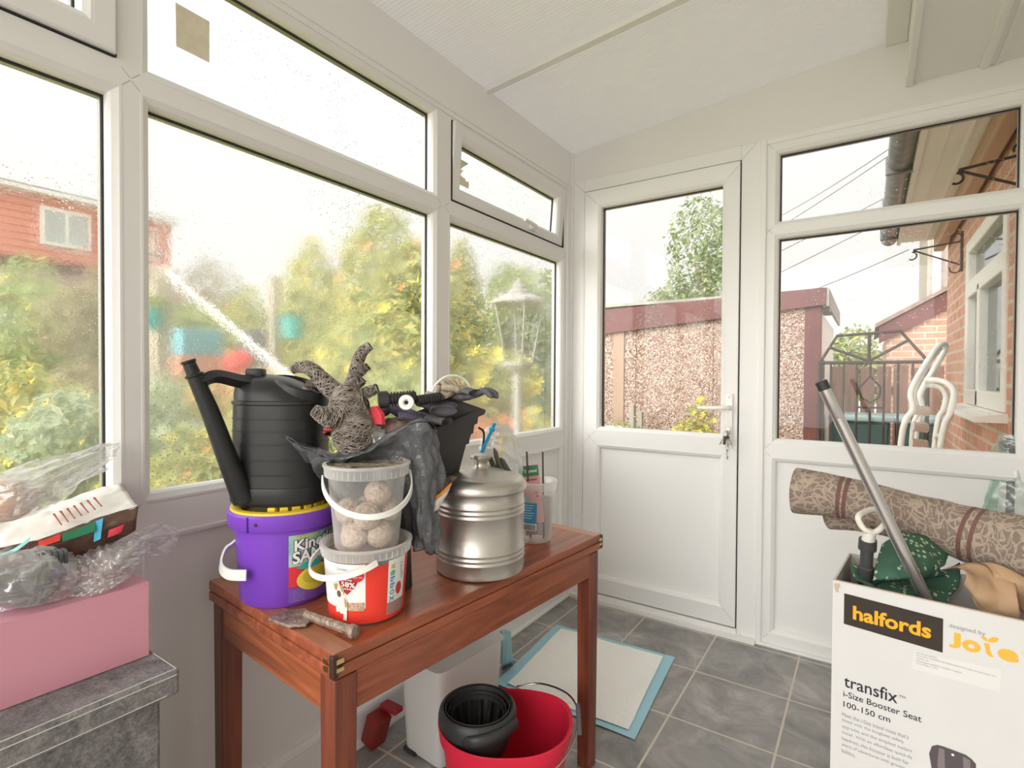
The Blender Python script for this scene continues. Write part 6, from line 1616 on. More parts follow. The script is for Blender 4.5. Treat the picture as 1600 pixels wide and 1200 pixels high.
# clear bag tail poking out to the right
cO = D(240, 845, 1.05)
tl_b = empty('clear_bag_tail', cO, label='clear folded bag tail poking out past the right end of the carton', cat='bag')
rows = [[D(200, 838, 1.02), D(222, 826, 1.05), D(252, 818, 1.08), D(276, 824, 1.10)], [D(198, 852, 1.01), D(226, 842, 1.04), D(254, 834, 1.07), D(281, 836, 1.10)], [D(202, 868, 1.01), D(226, 860, 1.04), D(250, 856, 1.07), D(276, 850, 1.09)], [D(208, 872, 1.02), D(228, 871, 1.045), D(250, 868, 1.07), D(270, 860, 1.09)]]
obj('film', sheet(rows, 10, 12, 0.009, 30, 51, origin=cO, fuv=(2.0, 6.0)), FILM, tl_b, smooth=True, angle=180)
bm = new(); tube(bm, smooth_path([D(212, 868, 1.01), D(240, 866, 1.05), D(266, 857, 1.08), D(275, 847, 1.09), D(270, 840, 1.085)], 6), 0.0035, 8); obj('grey_strap', bm, mat('slate_grey_strip', (0.22, 0.23, 0.27), 0.4), tl_b, smooth=True)
# printed foil pouch
fO = D(120, 830, 0.98)
po = empty('printed_pouch', fO, label='white topped pouch with dark printed front and green and blue label, lying on the bags', cat='pouch')
WHF = mat('white_foil_pouch', (0.74, 0.72, 0.67), 0.3, bump=0.25, bscale=18)
rows = [[D(-10, 800, 0.98), D(60, 792, 1.02), D(120, 774, 1.07), D(186, 754, 1.12)], [D(-10, 822, 0.95), D(60, 808, 0.98), D(130, 788, 1.02), D(198, 768, 1.07)], [D(0, 842, 0.92), D(70, 828, 0.95), D(140, 806, 0.98), D(208, 782, 1.02)], [D(-8, 858, 0.90), D(75, 838, 0.925), D(150, 810, 0.955), D(216, 790, 0.99)]]
top_rows = rows
obj('white_top', sheet(rows, 10, 8, 0.006, 16, 61, origin=fO), WHF, po, smooth=True, angle=180, solid=0.001)
BRN = mat('dark_brown_foil', (0.16, 0.085, 0.06), 0.28, bump=0.5, bscale=30, col2=(0.05, 0.03, 0.025), vscale=14)
fr_rows = [[D(-8, 858, 0.900), D(75, 838, 0.925), D(150, 810, 0.955), D(216, 790, 0.99)], [D(-8, 876, 0.893), D(75, 856, 0.915), D(150, 832, 0.945), D(214, 808, 0.982)], [D(-8, 888, 0.90), D(75, 874, 0.925), D(140, 868, 0.955), D(212, 828, 0.995)]]
obj('printed_front', sheet(fr_rows, 10, 8, 0.004, 18, 62, origin=fO), BRN, po, smooth=True, angle=180, solid=0.001)
def quad(rows_, m_, nm, amp=0.001):
    rows_ = [[p + (CAMP - p).normalized() * 0.006 for p in r] for r in rows_]
    return obj(nm, sheet(rows_, 6, 6, amp, 18, 62, origin=fO), m_, po, smooth=True, angle=180)
quad([[D(98, 834, 0.928), D(125, 824, 0.94), D(149, 814, 0.95)], [D(97, 846, 0.915), D(124, 838, 0.928), D(148, 830, 0.94)]], flat('forest_green_print', (0.03, 0.17, 0.09), 0.3), 'green_label')
quad([[D(149, 814, 0.950), D(155, 812, 0.953), D(161, 809, 0.956)], [D(146, 847, 0.938), D(151, 845, 0.941), D(157, 842, 0.944)]], flat('sky_blue_print', (0.08, 0.42, 0.65), 0.3), 'blue_stripe')
quad([[D(60, 845, 0.915), D(78, 840, 0.92), D(94, 833, 0.925)], [D(60, 855, 0.91), D(78, 850, 0.913), D(94, 845, 0.918)]], flat('red_foil_print', (0.55, 0.05, 0.04), 0.3), 'red_strip')
quad([[D(170, 828, 0.955), D(182, 824, 0.960), D(194, 819, 0.966)], [D(168, 840, 0.950), D(180, 836, 0.957), D(190, 832, 0.965)]], flat('red_foil_print2', (0.62, 0.05, 0.08), 0.3), 'red_patch')
quad([[D(-8, 868, 0.895), D(20, 858, 0.903), D(48, 838, 0.913)], [D(-8, 874, 0.890), D(20, 864, 0.898), D(46, 846, 0.910)]], flat('aqua_print', (0.25, 0.60, 0.58), 0.3), 'aqua_strip')
for k in range(7):
    a_ = (84 + k * 10.5, 803 - k * 4.2); b_ = (a_[0] + 12, a_[1] + 17 - k * 0.6)
    A, B = D(*a_, 0.985 + 0.006 * k - 0.013), D(*b_, 0.955 + 0.006 * k - 0.010)
    bm = new(); tube(bm, [A.lerp(B, t) - fO for t in (0, 0.25, 0.5, 0.75, 1)], lambda t: 0.0015 + 0.0007 * math.sin(t * 23), 5, flat=1.4); obj('red_print_line', bm, flat('russet_ink', (0.45, 0.12, 0.08)), po)
# bread roll bag on top
bO = D(40, 790, 0.93)
br = empty('bread_bag', bO, label='bread in a milky clear bag with a long twisted neck, topmost on the left', cat='bag')
bm = new(); blob(bm, D(6, 782, 0.90) - bO, (0.040, 0.045, 0.036), 4, 0.05, 2, 3); obj('bread', bm, mat('golden_bread_crust', (0.72, 0.40, 0.20), 0.7, col2=(0.82, 0.60, 0.40), vscale=25), br, smooth=True, angle=180)
rows = [[D(-25, 742, 0.90), D(30, 728, 0.94), D(80, 716, 0.98), D(130, 702, 1.03), D(172, 688, 1.08)], [D(-25, 765, 0.85), D(28, 752, 0.87), D(78, 738, 0.93), D(130, 716, 1.00), D(176, 698, 1.07)], [D(-25, 795, 0.84), D(34, 785, 0.86), D(80, 765, 0.92), D(126, 738, 0.99), D(172, 716, 1.06)], [D(-25, 825, 0.86), D(40, 808, 0.89), D(80, 792, 0.94), D(120, 762, 1.00), D(160, 734, 1.06)]]
obj('clear_film', sheet(rows, 10, 14, 0.010, 20, 71, origin=bO, fuv=(2.5, 9.0)), FILM, br, smooth=True, angle=180)
rows = [[D(20, 752, 0.90), D(48, 742, 0.92), D(78, 740, 0.94), D(98, 756, 0.96)], [D(26, 778, 0.88), D(50, 768, 0.89), D(78, 766, 0.91), D(96, 780, 0.94)], [D(20, 806, 0.88), D(44, 800, 0.89), D(70, 790, 0.92), D(90, 792, 0.94)]]
obj('white_wrapper', sheet(rows, 10, 10, 0.010, 22, 75, origin=bO), FILMW, br, smooth=True, angle=180)
rows = [[p + Vector((-0.02, 0.02, -0.004)) for p in r] for r in [[D(60, 716, 0.98), D(100, 708, 1.01), D(140, 696, 1.05), D(176, 690, 1.08)], [D(60, 740, 0.97), D(100, 730, 1.0), D(140, 714, 1.04), D(172, 706, 1.07)], [D(60, 770, 0.97), D(95, 764, 1.0), D(130, 745, 1.04), D(160, 722, 1.07)]]]
obj('clear_neck', sheet(rows, 10, 14, 0.012, 28, 77, origin=bO, fuv=(2.0, 8.0)), FILM, br, smooth=True, angle=180)

# ---------------------------------------------------------------- carton of rolled things, right
CARD = mat('white_printed_card', (0.66, 0.65, 0.635), 0.5, var=0.03, vscale=8)
CARDIN = mat('grey_inner_card', (0.55, 0.52, 0.48), 0.8, var=0.1, vscale=12)
cx0, cy0, ch_ = -0.056, 1.272, 0.74
cart = empty('booster_seat_carton', (cx0, cy0, 0), R(-6.05), 'tall open white carton with black and orange lettering, stuffed with rolled things', 'carton')
CWD, CDP, ct = 0.46, 0.22, 0.004
def panel(x0, x1, y0, y1): return bbox(x0, x1, y0, y1, 0.0, ch_)
def two(name, x0, x1, y0, y1, inner):
    bm = panel(x0, x1, y0, y1)
    for f in bm.faces:
        if f.normal.dot(Vector(inner)) > 0.5: f.material_index = 1
    return obj(name, bm, [CARD, CARDIN], cart)
frp = two('front_panel', 0, CWD, 0, ct, (0, 1, 0)); two('back_panel', 0, CWD, CDP - ct, CDP, (0, -1, 0))
two('side_panel', 0, ct, ct, CDP - ct, (1, 0, 0)); two('side_panel', CWD - ct, CWD, ct, CDP - ct, (-1, 0, 0))
obj('base_panel', bbox(ct, CWD - ct, ct, CDP - ct, 0.001, 0.006), CARDIN, cart)
TORN = mat('torn_brown_card', (0.52, 0.42, 0.33), 0.9)
fb_ = lambda x, y, e_=0.0006: Vector((x, -e_, ch_ + y))
put_poly(cart, [(0.002, -0.006), (0.012, -0.004), (0.014, -0.012), (0.010, -0.014), (0.011, -0.022), (0.006, -0.024), (0.003, -0.014)], fb_, TORN, 'torn_spot')
obj('edge_trim', bbox(0, CWD, -0.0004, ct, ch_ - 0.0005, ch_ + 0.0012), TORN, cart)
put_poly(cart, [(0.0205, -0.0845), (0.1770, -0.0905), (0.1770, -0.0275), (0.0205, -0.0220)], fb_, flat('warm_black_print', (0.045, 0.035, 0.028)), 'black_banner')
AMB = flat('amber_print', (0.90, 0.42, 0.03)); AMB2 = flat('soft_orange_print', (0.88, 0.45, 0.06))
put_text(cart, 'halfords', lambda x, y: fb_(0.036 + x, -0.0705 + y, 0.0014), AMB, 0.124, 0.0285, bold=0.030)
put_text(cart, 'designed by', lambda x, y: fb_(0.1855 + x, -0.0425 + y), GREYI, 0.050, 0.0095)
for ch, x0, w, h, z0 in (('J', 0.1855, 0.0165, 0.029, -0.0765), ('o', 0.2040, 0.0255, 0.0215, -0.0760), ('\u0131', 0.2345, 0.0065, 0.020, -0.0750), ('e', 0.2515, 0.0270, 0.0215, -0.0760)):
    if ch == '\u0131': put_poly(cart, [(0.2330, -0.0535), (0.2410, -0.0530), (0.2415, -0.0620), (0.2440, -0.0710), (0.2470, -0.0745), (0.2420, -0.0755), (0.2370, -0.0720), (0.2355, -0.0620)], fb_, AMB2, 'lettering')
    else: put_text(cart, ch, lambda x, y, x0=x0, z0=z0: fb_(x0 + x, z0 + y), AMB2, w, h, bold=0.045)
put_poly(cart, [(0.2290, -0.0425), (0.2350, -0.0425), (0.2385, -0.0470), (0.2380, -0.0500), (0.2320, -0.0480)], fb_, AMB2, 'leaf_mark')
put_poly(cart, [(0.2392, -0.0500), (0.2395, -0.0445), (0.2450, -0.0395), (0.2530, -0.0385), (0.2510, -0.0460), (0.2450, -0.0495)], fb_, AMB2, 'leaf_mark')
put_text(cart, 'TM', lambda x, y: fb_(0.2815 + x, -0.0560 + y), AMB2, 0.006, 0.003)
put_poly(cart, [(0.1310, -0.1365), (0.2550, -0.1335), (0.2570, -0.0935), (0.1350, -0.1010)], fb_, flat('sticker_white', (0.70, 0.69, 0.67)), 'address_sticker')
for k, (t, w) in enumerate((('Item Code 437392', 0.030), ('Description: TRANSFIX HALFORDS ED R129 I-SIZE LF2 CAR SEAT SKU', 0.112), ('Quantity: 1pc', 0.018), ('Measurement: 46.00CM * 37.50CM * 75.80CM', 0.066), ('Gross Weight: 7.16KG', 0.032))):
    put_text(cart, t, lambda x, y, k=k: fb_(0.1385 + x, -0.1045 - k * 0.0050 + y, 0.0012), GREYI, w, 0.0029)
put_text(cart, 'transfix', lambda x, y: fb_(0.0225 + x, -0.2130 + y), INK, 0.0885, 0.0245, bold=0.008)
put_text(cart, 'TM', lambda x, y: fb_(0.1130 + x, -0.1985 + y), INK, 0.0100, 0.0045)
put_text(cart, 'i-Size Booster Seat', lambda x, y: fb_(0.0215 + x, -0.2335 + y), INK, 0.1265, 0.0125, bold=0.006)
put_text(cart, '100-150 cm', lambda x, y: fb_(0.0220 + x, -0.2545 + y), INK, 0.0780, 0.0118, bold=0.006)
for k, (t, w) in enumerate((("Meet the i-Size travel mate that's", 0.109), ('fitted with the toughest safety', 0.102), ('upgrades and the simplest instant', 0.115), ('install. With an effortless quick-fit', 0.115), ('headrest, this booster is built for', 0.110), ('years of adventures with growing', 0.108), ('kiddos.', 0.024))):
    put_text(cart, t, lambda x, y, k=k: fb_(0.0200 + x, -0.2745 - k * 0.0125 + y), GREYI, w, 0.0080)
SEATD = flat('seat_charcoal_print', (0.10, 0.085, 0.09)); SEATL = flat('seat_grey_print', (0.22, 0.18, 0.19))
for x0, z0 in ((0.160, -0.265), (0.262, -0.268)):
    sh = [(0, -0.022), (0.004, -0.006), (0.012, 0.0), (0.020, 0.001), (0.052, 0.0), (0.060, -0.004), (0.066, -0.010), (0.067, -0.10), (0.055, -0.125), (0.010, -0.125), (0.006, -0.06)]
    put_poly(cart, [(x0 + x, z0 + y) for x, y in sh], fb_, SEATD, 'seat_picture')
    put_poly(cart, [(x0 + x, z0 + y) for x, y in ((0.014, -0.004), (0.022, -0.004), (0.024, -0.050), (0.012, -0.040))], lambda x, y: fb_(x, y, 0.0012), SEATL, 'seat_picture')
    put_poly(cart, [(x0 + x, z0 + y) for x, y in ((0.048, -0.004), (0.058, -0.007), (0.060, -0.050), (0.050, -0.050))], lambda x, y: fb_(x, y, 0.0012), SEATL, 'seat_picture')
    put_poly(cart, ell(x0 + 0.034, z0 - 0.008, 0.0022, 0.0022, 12), lambda x, y: fb_(x, y, 0.0015), WHITE, 'seat_picture')

# rolled patterned rug resting across the carton
m, out = fresh('ornate_rug')
t = m.node_tree.nodes.new('ShaderNodeTexCoord')
sx = N(m, 'SeparateXYZ'); L(m, t.outputs['UV'], sx.inputs[0])
co = t.outputs['UV']
mp_ = N(m, 'Mapping', Scale=(1.0, 1.0, 1.0)); L(m, co, mp_.inputs[0]); co = mp_.outputs[0]
dst = N(m, 'TexNoise', Scale=14.0, Detail=2.0); L(m, co, dst.inputs['Vector'])
mixv = m.node_tree.nodes.new('ShaderNodeMix'); mixv.data_type = 'VECTOR'; mixv.inputs[0].default_value = 0.09; L(m, co, mixv.inputs[4]); L(m, dst.outputs['Color'], mixv.inputs[5])
vo = N(m, 'TexVoronoi', Scale=52.0); vo.feature = 'DISTANCE_TO_EDGE'; L(m, mixv.outputs[1], vo.inputs['Vector'])
vo2 = N(m, 'TexVoronoi', Scale=120.0); L(m, mixv.outputs[1], vo2.inputs['Vector'])
line = ramp(m, vo.outputs['Distance'], [(0.05, g(1)), (0.13, g(0))])
spot = ramp(m, vo2.outputs['Distance'], [(0.28, g(1)), (0.38, g(0))])
pat = math_(m, 'MAXIMUM', line, math_(m, 'MULTIPLY', spot, 0.75))
nz = N(m, 'TexNoise', Scale=320.0, Detail=2.0); L(m, co, nz.inputs['Vector'])
pat = math_(m, 'MULTIPLY', pat, ramp(m, nz.outputs['Fac'], [(0.35, g(0.55)), (0.6, g(1))]))
mx1 = m.node_tree.nodes.new('ShaderNodeMix'); mx1.data_type = 'RGBA'; L(m, pat, mx1.inputs[0])
mx1.inputs[6].default_value = (0.245, 0.185, 0.155, 1); mx1.inputs[7].default_value = (0.50, 0.40, 0.31, 1)
def band(c_, w_):
    d_ = math_(m, 'ABSOLUTE', math_(m, 'SUBTRACT', sx.outputs[0], c_)); return math_(m, 'LESS_THAN', d_, w_)
rings_ = None
for c_ in (0.105, 0.118, 0.355, 0.375, 0.52, 0.536, 0.72):
    b_ = band(c_, 0.0045); rings_ = b_ if rings_ is None else math_(m, 'MAXIMUM', rings_, b_)
mx2 = m.node_tree.nodes.new('ShaderNodeMix'); mx2.data_type = 'RGBA'; L(m, rings_, mx2.inputs[0]); L(m, mx1.outputs[2], mx2.inputs[6]); mx2.inputs[7].default_value = (0.19, 0.095, 0.08, 1)
b = N(m, 'BsdfPrincipled', Roughness=0.95); L(m, mx2.outputs[2], b.inputs['Base Color'])
bp = N(m, 'Bump', Strength=0.5, Distance=0.004); L(m, math_(m, 'ADD', nz.outputs['Fac'], pat), bp.inputs['Height']); L(m, bp.outputs[0], b.inputs['Normal'])
L(m, b.outputs[0], out.inputs[0]); RUGM = m
def rug_roll(parent, name, pts, radii, prof, m_, seg_along=8):
    """prof: closed or open list of unit (side, up) offsets; swept along the path with real UVs in metres"""
    path = smooth_path(pts, seg_along); n = len(path); k = len(prof)
    me = bpy.data.meshes.new(name); vs, uvs = [], []
    dist = 0
    for i, p in enumerate(path):
        tg = (path[min(i + 1, n - 1)] - path[max(i - 1, 0)]).normalized()
        side = tg.cross(Vector((0, 0, 1))).normalized(); up_ = side.cross(tg)
        if i: dist += (p - path[i - 1]).length
        f = i / (n - 1) * (len(radii) - 1); a_ = int(min(f, len(radii) - 2)); R0 = radii[a_] * (1 - (f - a_)) + radii[a_ + 1] * (f - a_)
        arc = 0; pq = None
        for j, (s, u) in enumerate(prof):
            wob = 1 + 0.04 * mn.noise(Vector((i * 0.35, j * 0.25, 3)))
            q = p + side * s * R0 * wob + up_ * u * R0 * wob
            if pq is not None: arc += (q - pq).length
            pq = q; vs.append(q - parent.location); uvs.append((dist, arc))
    fs = [(i * k + j, i * k + j + 1, (i + 1) * k + j + 1, (i + 1) * k + j) for i in range(n - 1) for j in range(k - 1)]
    me.from_pydata([tuple(v) for v in vs], [], fs)
    ul = me.uv_layers.new(name='rug')
    for p in me.polygons:
        p.use_smooth = True
        for li, vi in zip(p.loop_indices, p.vertices): ul.data[li].uv = uvs[vi]
    me.materials.append(m_)
    me.materials.append(mat('rug_backing', (0.30, 0.27, 0.25), 0.95))
    o = bpy.data.objects.new(name, me); COL.objects.link(o); o.parent = parent
    s = o.modifiers.new('thickness', 'SOLIDIFY'); s.thickness = 0.007; s.offset = 0; s.material_offset = 0; s.material_offset_rim = 1
    return o
spiral = []
for i in range(120):
    a = i / 119 * 2 * PI * 3.2
    r = 1.0 - 0.23 * (i / 119 * 3.2)
    spiral.append((math.cos(a + 3.6) * r, math.sin(a + 3.6) * r))
rugO = D(1420, 830, 1.218)
rug = empty('rolled_rug', rugO, label='rolled ornate brown and beige rug lying across the top of the white carton', cat='rug')
rug_roll(rug, 'main_roll', [D(1243, 764, 1.394), D(1330, 778, 1.310), D(1430, 806, 1.226), D(1520, 834, 1.142), D(1600, 856, 1.067), D(1690, 880, 0.983)], [0.062, 0.052, 0.055, 0.064, 0.072, 0.077], spiral, RUGM)
rug_roll(rug, 'loose_flap', [D(1298, 796, 1.420), D(1340, 800, 1.369), D(1400, 812, 1.310), D(1480, 838, 1.235)], [0.049, 0.045, 0.042, 0.042], [(math.cos(a) , math.sin(a) * 1.0) for a in [PI * 0.9 + i / 60 * PI * 2.6 for i in range(60)]], RUGM)
# aluminium pole with black cap leaning out of the carton
A, B = D(1452, 946, 1.08), D(1288, 607, 1.13)
pl = empty('aluminium_pole', A, label='long ribbed aluminium pole with a black end cap leaning out of the carton', cat='pole')
v = B - A; bm = new(); tube(bm, [Vector((0, 0, 0)) - v * 0.1, v], 0.0108, 16)
obj('pole_tube', bm, mat('satin_aluminium', (0.62, 0.60, 0.58), 0.3, 0.9), pl, smooth=True)
vn = v.normalized(); sd = vn.cross(Vector((0, 0, 1))).normalized(); fw_ = sd.cross(vn)
for k in (-0.6, 0.1, 0.8):
    off = (sd * math.sin(k) - fw_ * -math.cos(k)) * 0.0108
    off = off if off.dot(CAMP - A) > 0 else (sd * math.sin(k) - fw_ * math.cos(k)) * 0.0108
    bm = new(); tube(bm, [off - v * 0.09, off + v * 0.995], 0.0016, 6); obj('pole_rib', bm, mat('dull_aluminium', (0.42, 0.41, 0.40), 0.4, 0.9), pl, smooth=True)
bm = new(); tube(bm, [v * 0.995, v + vn * 0.016, v + vn * 0.017], [0.0122, 0.0122, 0.0105], 16); obj('end_cap', bm, BLACKP, pl, smooth=True)
bm = new(); tube(bm, [v * 0.86, v * 0.862, v * 0.997], [0.0108, 0.0115, 0.0115], 16); obj('outer_sleeve', bm, mat('satin_aluminium2', (0.66, 0.64, 0.62), 0.28, 0.9), pl, smooth=True)
# spade style D handle
hO = D(1362, 905, 1.42 - 0.26)
dh = empty('ring_handled_tool', hO, label='tool with a white ring handle and black folding shaft standing in the carton', cat='tool')
def hp_(x, y, d_=1.40): return D(x, y, d_ - 0.26) - hO
bm = new(); ringp = [hp_(1342, 806, 1.39), hp_(1344, 818, 1.385), hp_(1352, 828, 1.38), hp_(1364, 832, 1.38), hp_(1376, 826, 1.38), hp_(1386, 812, 1.39), hp_(1380, 800, 1.41), hp_(1362, 796, 1.42)]
tube(bm, smooth_path(ringp, 5, closed=True), 0.0062, 10, closed=True, cap=False)
tube(bm, [hp_(1360, 830, 1.38), hp_(1356, 846, 1.39)], [0.0105, 0.013], 12); obj('ring_grip', bm, mat('ivory_plastic', (0.78, 0.75, 0.67), 0.35), dh, smooth=True)
bm = new(); tube(bm, [hp_(1356, 843, 1.39), hp_(1355, 858, 1.395), hp_(1355, 859, 1.395), hp_(1353, 885, 1.40), hp_(1353, 886, 1.4), hp_(1352, 900, 1.405), hp_(1352, 960, 1.42)], [0.0165, 0.017, 0.012, 0.012, 0.0145, 0.0145, 0.0115], 14); obj('black_shaft', bm, mat('charcoal_plastic', (0.06, 0.06, 0.06), 0.4), dh, smooth=True)
# green leafy fabric
m, out = fresh('green_sprig_fabric')
co = coords(m, (1, 1, 0.6)); vo = N(m, 'TexVoronoi', Scale=95.0, Randomness=0.7); L(m, co, vo.inputs['Vector'])
w = N(m, 'TexNoise', Scale=28.0, Detail=2.0); L(m, co, w.inputs['Vector'])
leaf = math_(m, 'MULTIPLY', math_(m, 'LESS_THAN', vo.outputs['Distance'], 0.34), math_(m, 'GREATER_THAN', w.outputs['Fac'], 0.50))
mx1 = m.node_tree.nodes.new('ShaderNodeMix'); mx1.data_type = 'RGBA'; L(m, leaf, mx1.inputs[0]); mx1.inputs[6].default_value = (0.045, 0.115, 0.075, 1); mx1.inputs[7].default_value = (0.42, 0.48, 0.30, 1)
b = N(m, 'BsdfPrincipled', Roughness=0.75); L(m, mx1.outputs[2], b.inputs['Base Color']); L(m, b.outputs[0], out.inputs[0]); GF = m
gO = D(1430, 900, 1.37 - 0.26)
gf = empty('green_fabric_bundle', gO, label='bundle of dark green sprig-patterned fabric pushed into the carton', cat='fabric')
rows = [[D(1378, 850, 1.42 - 0.26), D(1402, 836, 1.43 - 0.26), D(1440, 838, 1.43 - 0.26), D(1482, 858, 1.42 - 0.26)], [D(1368, 880, 1.39 - 0.26), D(1400, 872, 1.375 - 0.26), D(1440, 872, 1.37 - 0.26), D(1478, 880, 1.38 - 0.26)], [D(1364, 906, 1.37 - 0.26), D(1396, 902, 1.35 - 0.26), D(1434, 900, 1.345 - 0.26), D(1470, 890, 1.37 - 0.26)], [D(1364, 912, 1.39 - 0.26), D(1398, 908, 1.37 - 0.26), D(1436, 906, 1.365 - 0.26), D(1472, 896, 1.385 - 0.26)]]
obj('upper_fold', sheet(rows, 8, 8, 0.007, 14, 81, origin=gO), GF, gf, smooth=True, angle=180, solid=0.003)
rows = [[D(1330, 880, 1.43 - 0.26), D(1370, 890, 1.43 - 0.26), D(1430, 900, 1.42 - 0.26), D(1500, 880, 1.41 - 0.26)], [D(1336, 900, 1.40 - 0.26), D(1372, 912, 1.39 - 0.26), D(1430, 914, 1.385 - 0.26), D(1498, 912, 1.37 - 0.26)], [D(1350, 915, 1.385 - 0.26), D(1380, 924, 1.37 - 0.26), D(1430, 930, 1.36 - 0.26), D(1482, 938, 1.34 - 0.26)], [D(1352, 960, 1.40 - 0.26), D(1380, 965, 1.385 - 0.26), D(1430, 972, 1.37 - 0.26), D(1482, 980, 1.345 - 0.26)]]
obj('lower_fold', sheet(rows, 8, 8, 0.009, 12, 84, origin=gO), GF, gf, smooth=True, angle=180, solid=0.003)
# brown paper
kO = D(1550, 930, 1.27 - 0.26)
kp = empty('brown_paper', kO, label='crumpled brown kraft paper sticking up at the right of the carton', cat='paper')
KR = mat('kraft_paper', (0.50, 0.32, 0.19), 0.7, bump=0.3, bscale=16, var=0.12, vscale=6)
rows = [[D(1474, 888, 1.33 - 0.26), D(1500, 882, 1.33 - 0.26), D(1535, 882, 1.31 - 0.26), D(1580, 905, 1.28 - 0.26)], [D(1500, 896, 1.29 - 0.26), D(1520, 904, 1.285 - 0.26), D(1548, 918, 1.27 - 0.26), D(1590, 940, 1.24 - 0.26)], [D(1514, 918, 1.28 - 0.26), D(1524, 930, 1.27 - 0.26), D(1552, 946, 1.255 - 0.26), D(1596, 968, 1.235 - 0.26)], [D(1524, 945, 1.275 - 0.26), D(1540, 962, 1.27 - 0.26), D(1566, 976, 1.255 - 0.26), D(1600, 990, 1.24 - 0.26)]]
obj('paper_fold', sheet(rows, 8, 8, 0.008, 12, 91, ridge=True, origin=kO), KR, kp, smooth=True, angle=180, solid=0.001)
rows = [[D(1530, 878, 1.33 - 0.26), D(1560, 884, 1.30 - 0.26), D(1600, 900, 1.26 - 0.26), D(1650, 930, 1.20 - 0.26)], [D(1552, 896, 1.29 - 0.26), D(1575, 910, 1.27 - 0.26), D(1610, 930, 1.23 - 0.26), D(1650, 960, 1.18 - 0.26)], [D(1562, 925, 1.29 - 0.26), D(1585, 945, 1.27 - 0.26), D(1615, 970, 1.23 - 0.26), D(1650, 1000, 1.19 - 0.26)]]
obj('paper_fold', sheet(rows, 8, 8, 0.010, 14, 95, origin=kO), KR, kp, smooth=True, angle=180, solid=0.001)
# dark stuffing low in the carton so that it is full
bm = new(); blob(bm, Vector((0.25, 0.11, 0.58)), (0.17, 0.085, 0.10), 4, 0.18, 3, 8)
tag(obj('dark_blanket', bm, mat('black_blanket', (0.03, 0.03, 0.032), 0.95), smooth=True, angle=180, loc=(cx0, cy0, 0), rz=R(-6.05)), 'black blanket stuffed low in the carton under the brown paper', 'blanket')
# tall film-wrapped roll in the corner by the brick wall side
wO = on_z(1592, 1240, 0.0); wp0 = D(1590, 690, 1.88)
wr_ = empty('film_wrapped_roll', (wp0.x, wp0.y, 0), label='dark roll in clear and green printed film standing in the corner by the window', cat='roll')
zt_ = D(1590, 684, 1.88).z
bm = new(); lathe(bm, [(0, 0), (0.050, 0), (0.052, 0.01), (0.048, zt_ - 0.02), (0.040, zt_), (0, zt_ + 0.002)], 32); obj('dark_roll', bm, mat('charcoal_roll', (0.10, 0.105, 0.11), 0.6), wr_, smooth=True)
rows = []
for z, rr2 in ((zt_ + 0.012, 0.055), (zt_ - 0.05, 0.062), (zt_ - 0.14, 0.078), (zt_ - 0.24, 0.098), (zt_ - 0.36, 0.10), (zt_ - 0.6, 0.09)):
    rows.append([Vector((math.cos(PI * 0.75 + i / 8 * PI * 1.1) * rr2, math.sin(PI * 0.75 + i / 8 * PI * 1.1) * rr2 * 0.8, z)) for i in range(9)])
obj('clear_film', sheet(rows, 8, 8, 0.010, 18, 99), film_mat('clear_green_film', 0.25, tint=(0.72, 0.86, 0.76), gloss=0.14, bump=0.7, bscale=25), wr_, smooth=True, angle=180)
rows2 = [[Vector((p.x * 1.06, p.y * 1.06, p.z)) for p in r[0:5]] for r in rows[2:5]]
obj('green_print', sheet(rows2, 8, 8, 0.008, 18, 99), film_mat('green_printed_film', 0.45, tint=(0.25, 0.62, 0.42), gloss=0.1, bump=0.6, bscale=25), wr_, smooth=True, angle=180)

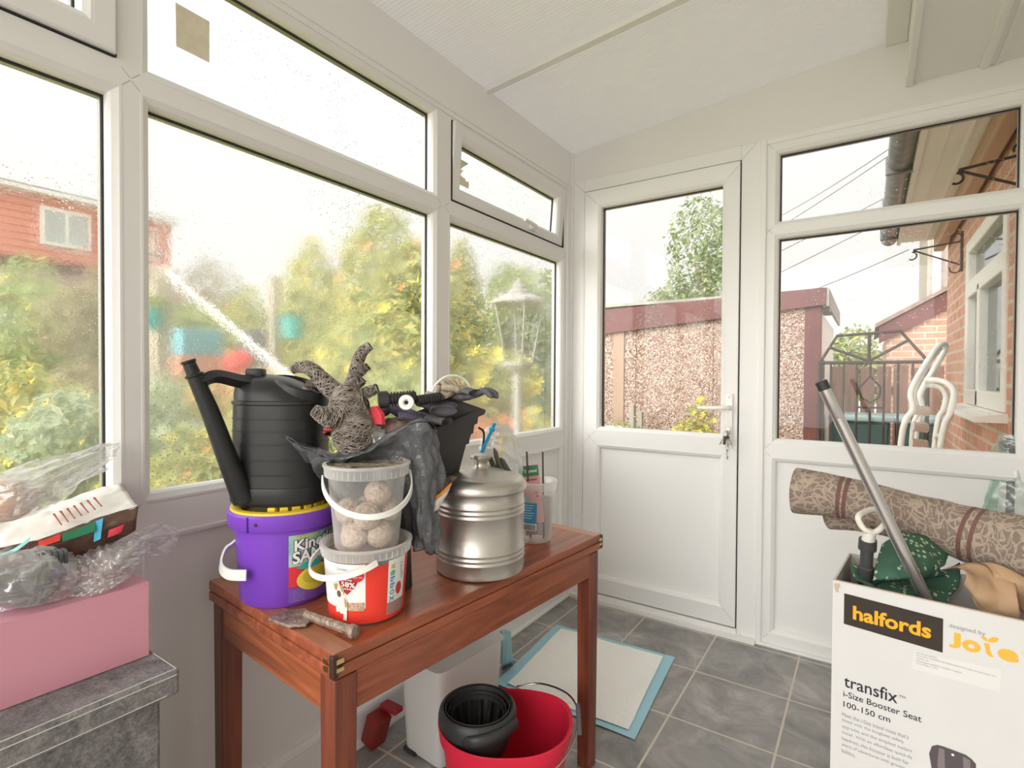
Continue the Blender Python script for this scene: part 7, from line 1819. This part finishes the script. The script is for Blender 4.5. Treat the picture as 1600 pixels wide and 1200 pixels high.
# bunch of keys hanging in the door lock
kc = WB.p(hx, 0.918, Dd + 0.016)
ky = empty('key_bunch', kc, label='bunch of keys with a black fob hanging from the white door lock', cat='keys')
def kq(u, v_, d_): return Vector((u, -d_, v_))
bm = new(); tube(bm, [kq(0, 0, 0), kq(0, 0, 0.012)], 0.003, 8); box(bm, kq(0, 0.0, 0.019), (0.012, 0.016, 0.012), bev=0.003); obj('key_in_lock', bm, CHROME, ky)
def kring(c, r, nm='split_ring'):
    bm = new(); tube(bm, [kq(c[0] + r * math.cos(2 * PI * i / 24), c[1] + r * math.sin(2 * PI * i / 24), c[2]) for i in range(24)], 0.0010, 6, closed=True, cap=False); obj(nm, bm, CHROME, ky, smooth=True)
kring((-0.004, -0.010, 0.022), 0.012)
def key(c, ang, ln, m_=CHROME, nm='key', head=0.007, th=0.0012):
    d_ = Vector((math.sin(ang), 0, -math.cos(ang))); s_ = Vector((math.cos(ang), 0, math.sin(ang)))
    bm = new(); C_ = kq(*c)
    tube(bm, [C_ + d_ * head, C_ + d_ * (ln * 0.6), C_ + d_ * ln], [0.0022, 0.0022, 0.0012], 6)
    pts = [C_ + s_ * head * math.cos(a) + d_ * head * (math.sin(a)) for a in [2 * PI * i / 16 for i in range(16)]]
    extrude_poly(bm, pts, (0, th, 0))
    for k in range(3): box(bm, C_ + d_ * (ln * (0.65 + 0.1 * k)) + s_ * 0.003, (0.004, 0.0012, 0.003), rot=Matrix.Rotation(-ang, 4, 'Y'))
    obj(nm, bm, m_, ky)
key((-0.012, -0.026, 0.024), -0.55, 0.040); key((0.006, -0.026, 0.026), 0.42, 0.040); key((0.000, -0.028, 0.020), 0.05, 0.045, mat('old_brass_key', (0.35, 0.28, 0.18), 0.4, 0.9))
bm = new(); box(bm, kq(-0.009, -0.040, 0.027), (0.012, 0.005, 0.036), rot=Matrix.Rotation(0.15, 4, 'Y'), bev=0.002); obj('black_fob', bm, BLACKP, ky)
bm = new(); box(bm, kq(0.003, -0.024, 0.028), (0.012, 0.005, 0.016), rot=Matrix.Rotation(-0.3, 4, 'Y'), bev=0.002); obj('black_key_head', bm, BLACKP, ky)
kring((0.001, -0.070, 0.020), 0.008, 'lower_ring'); key((0.000, -0.084, 0.020), 0.0, 0.040, nm='long_key', head=0.0045)
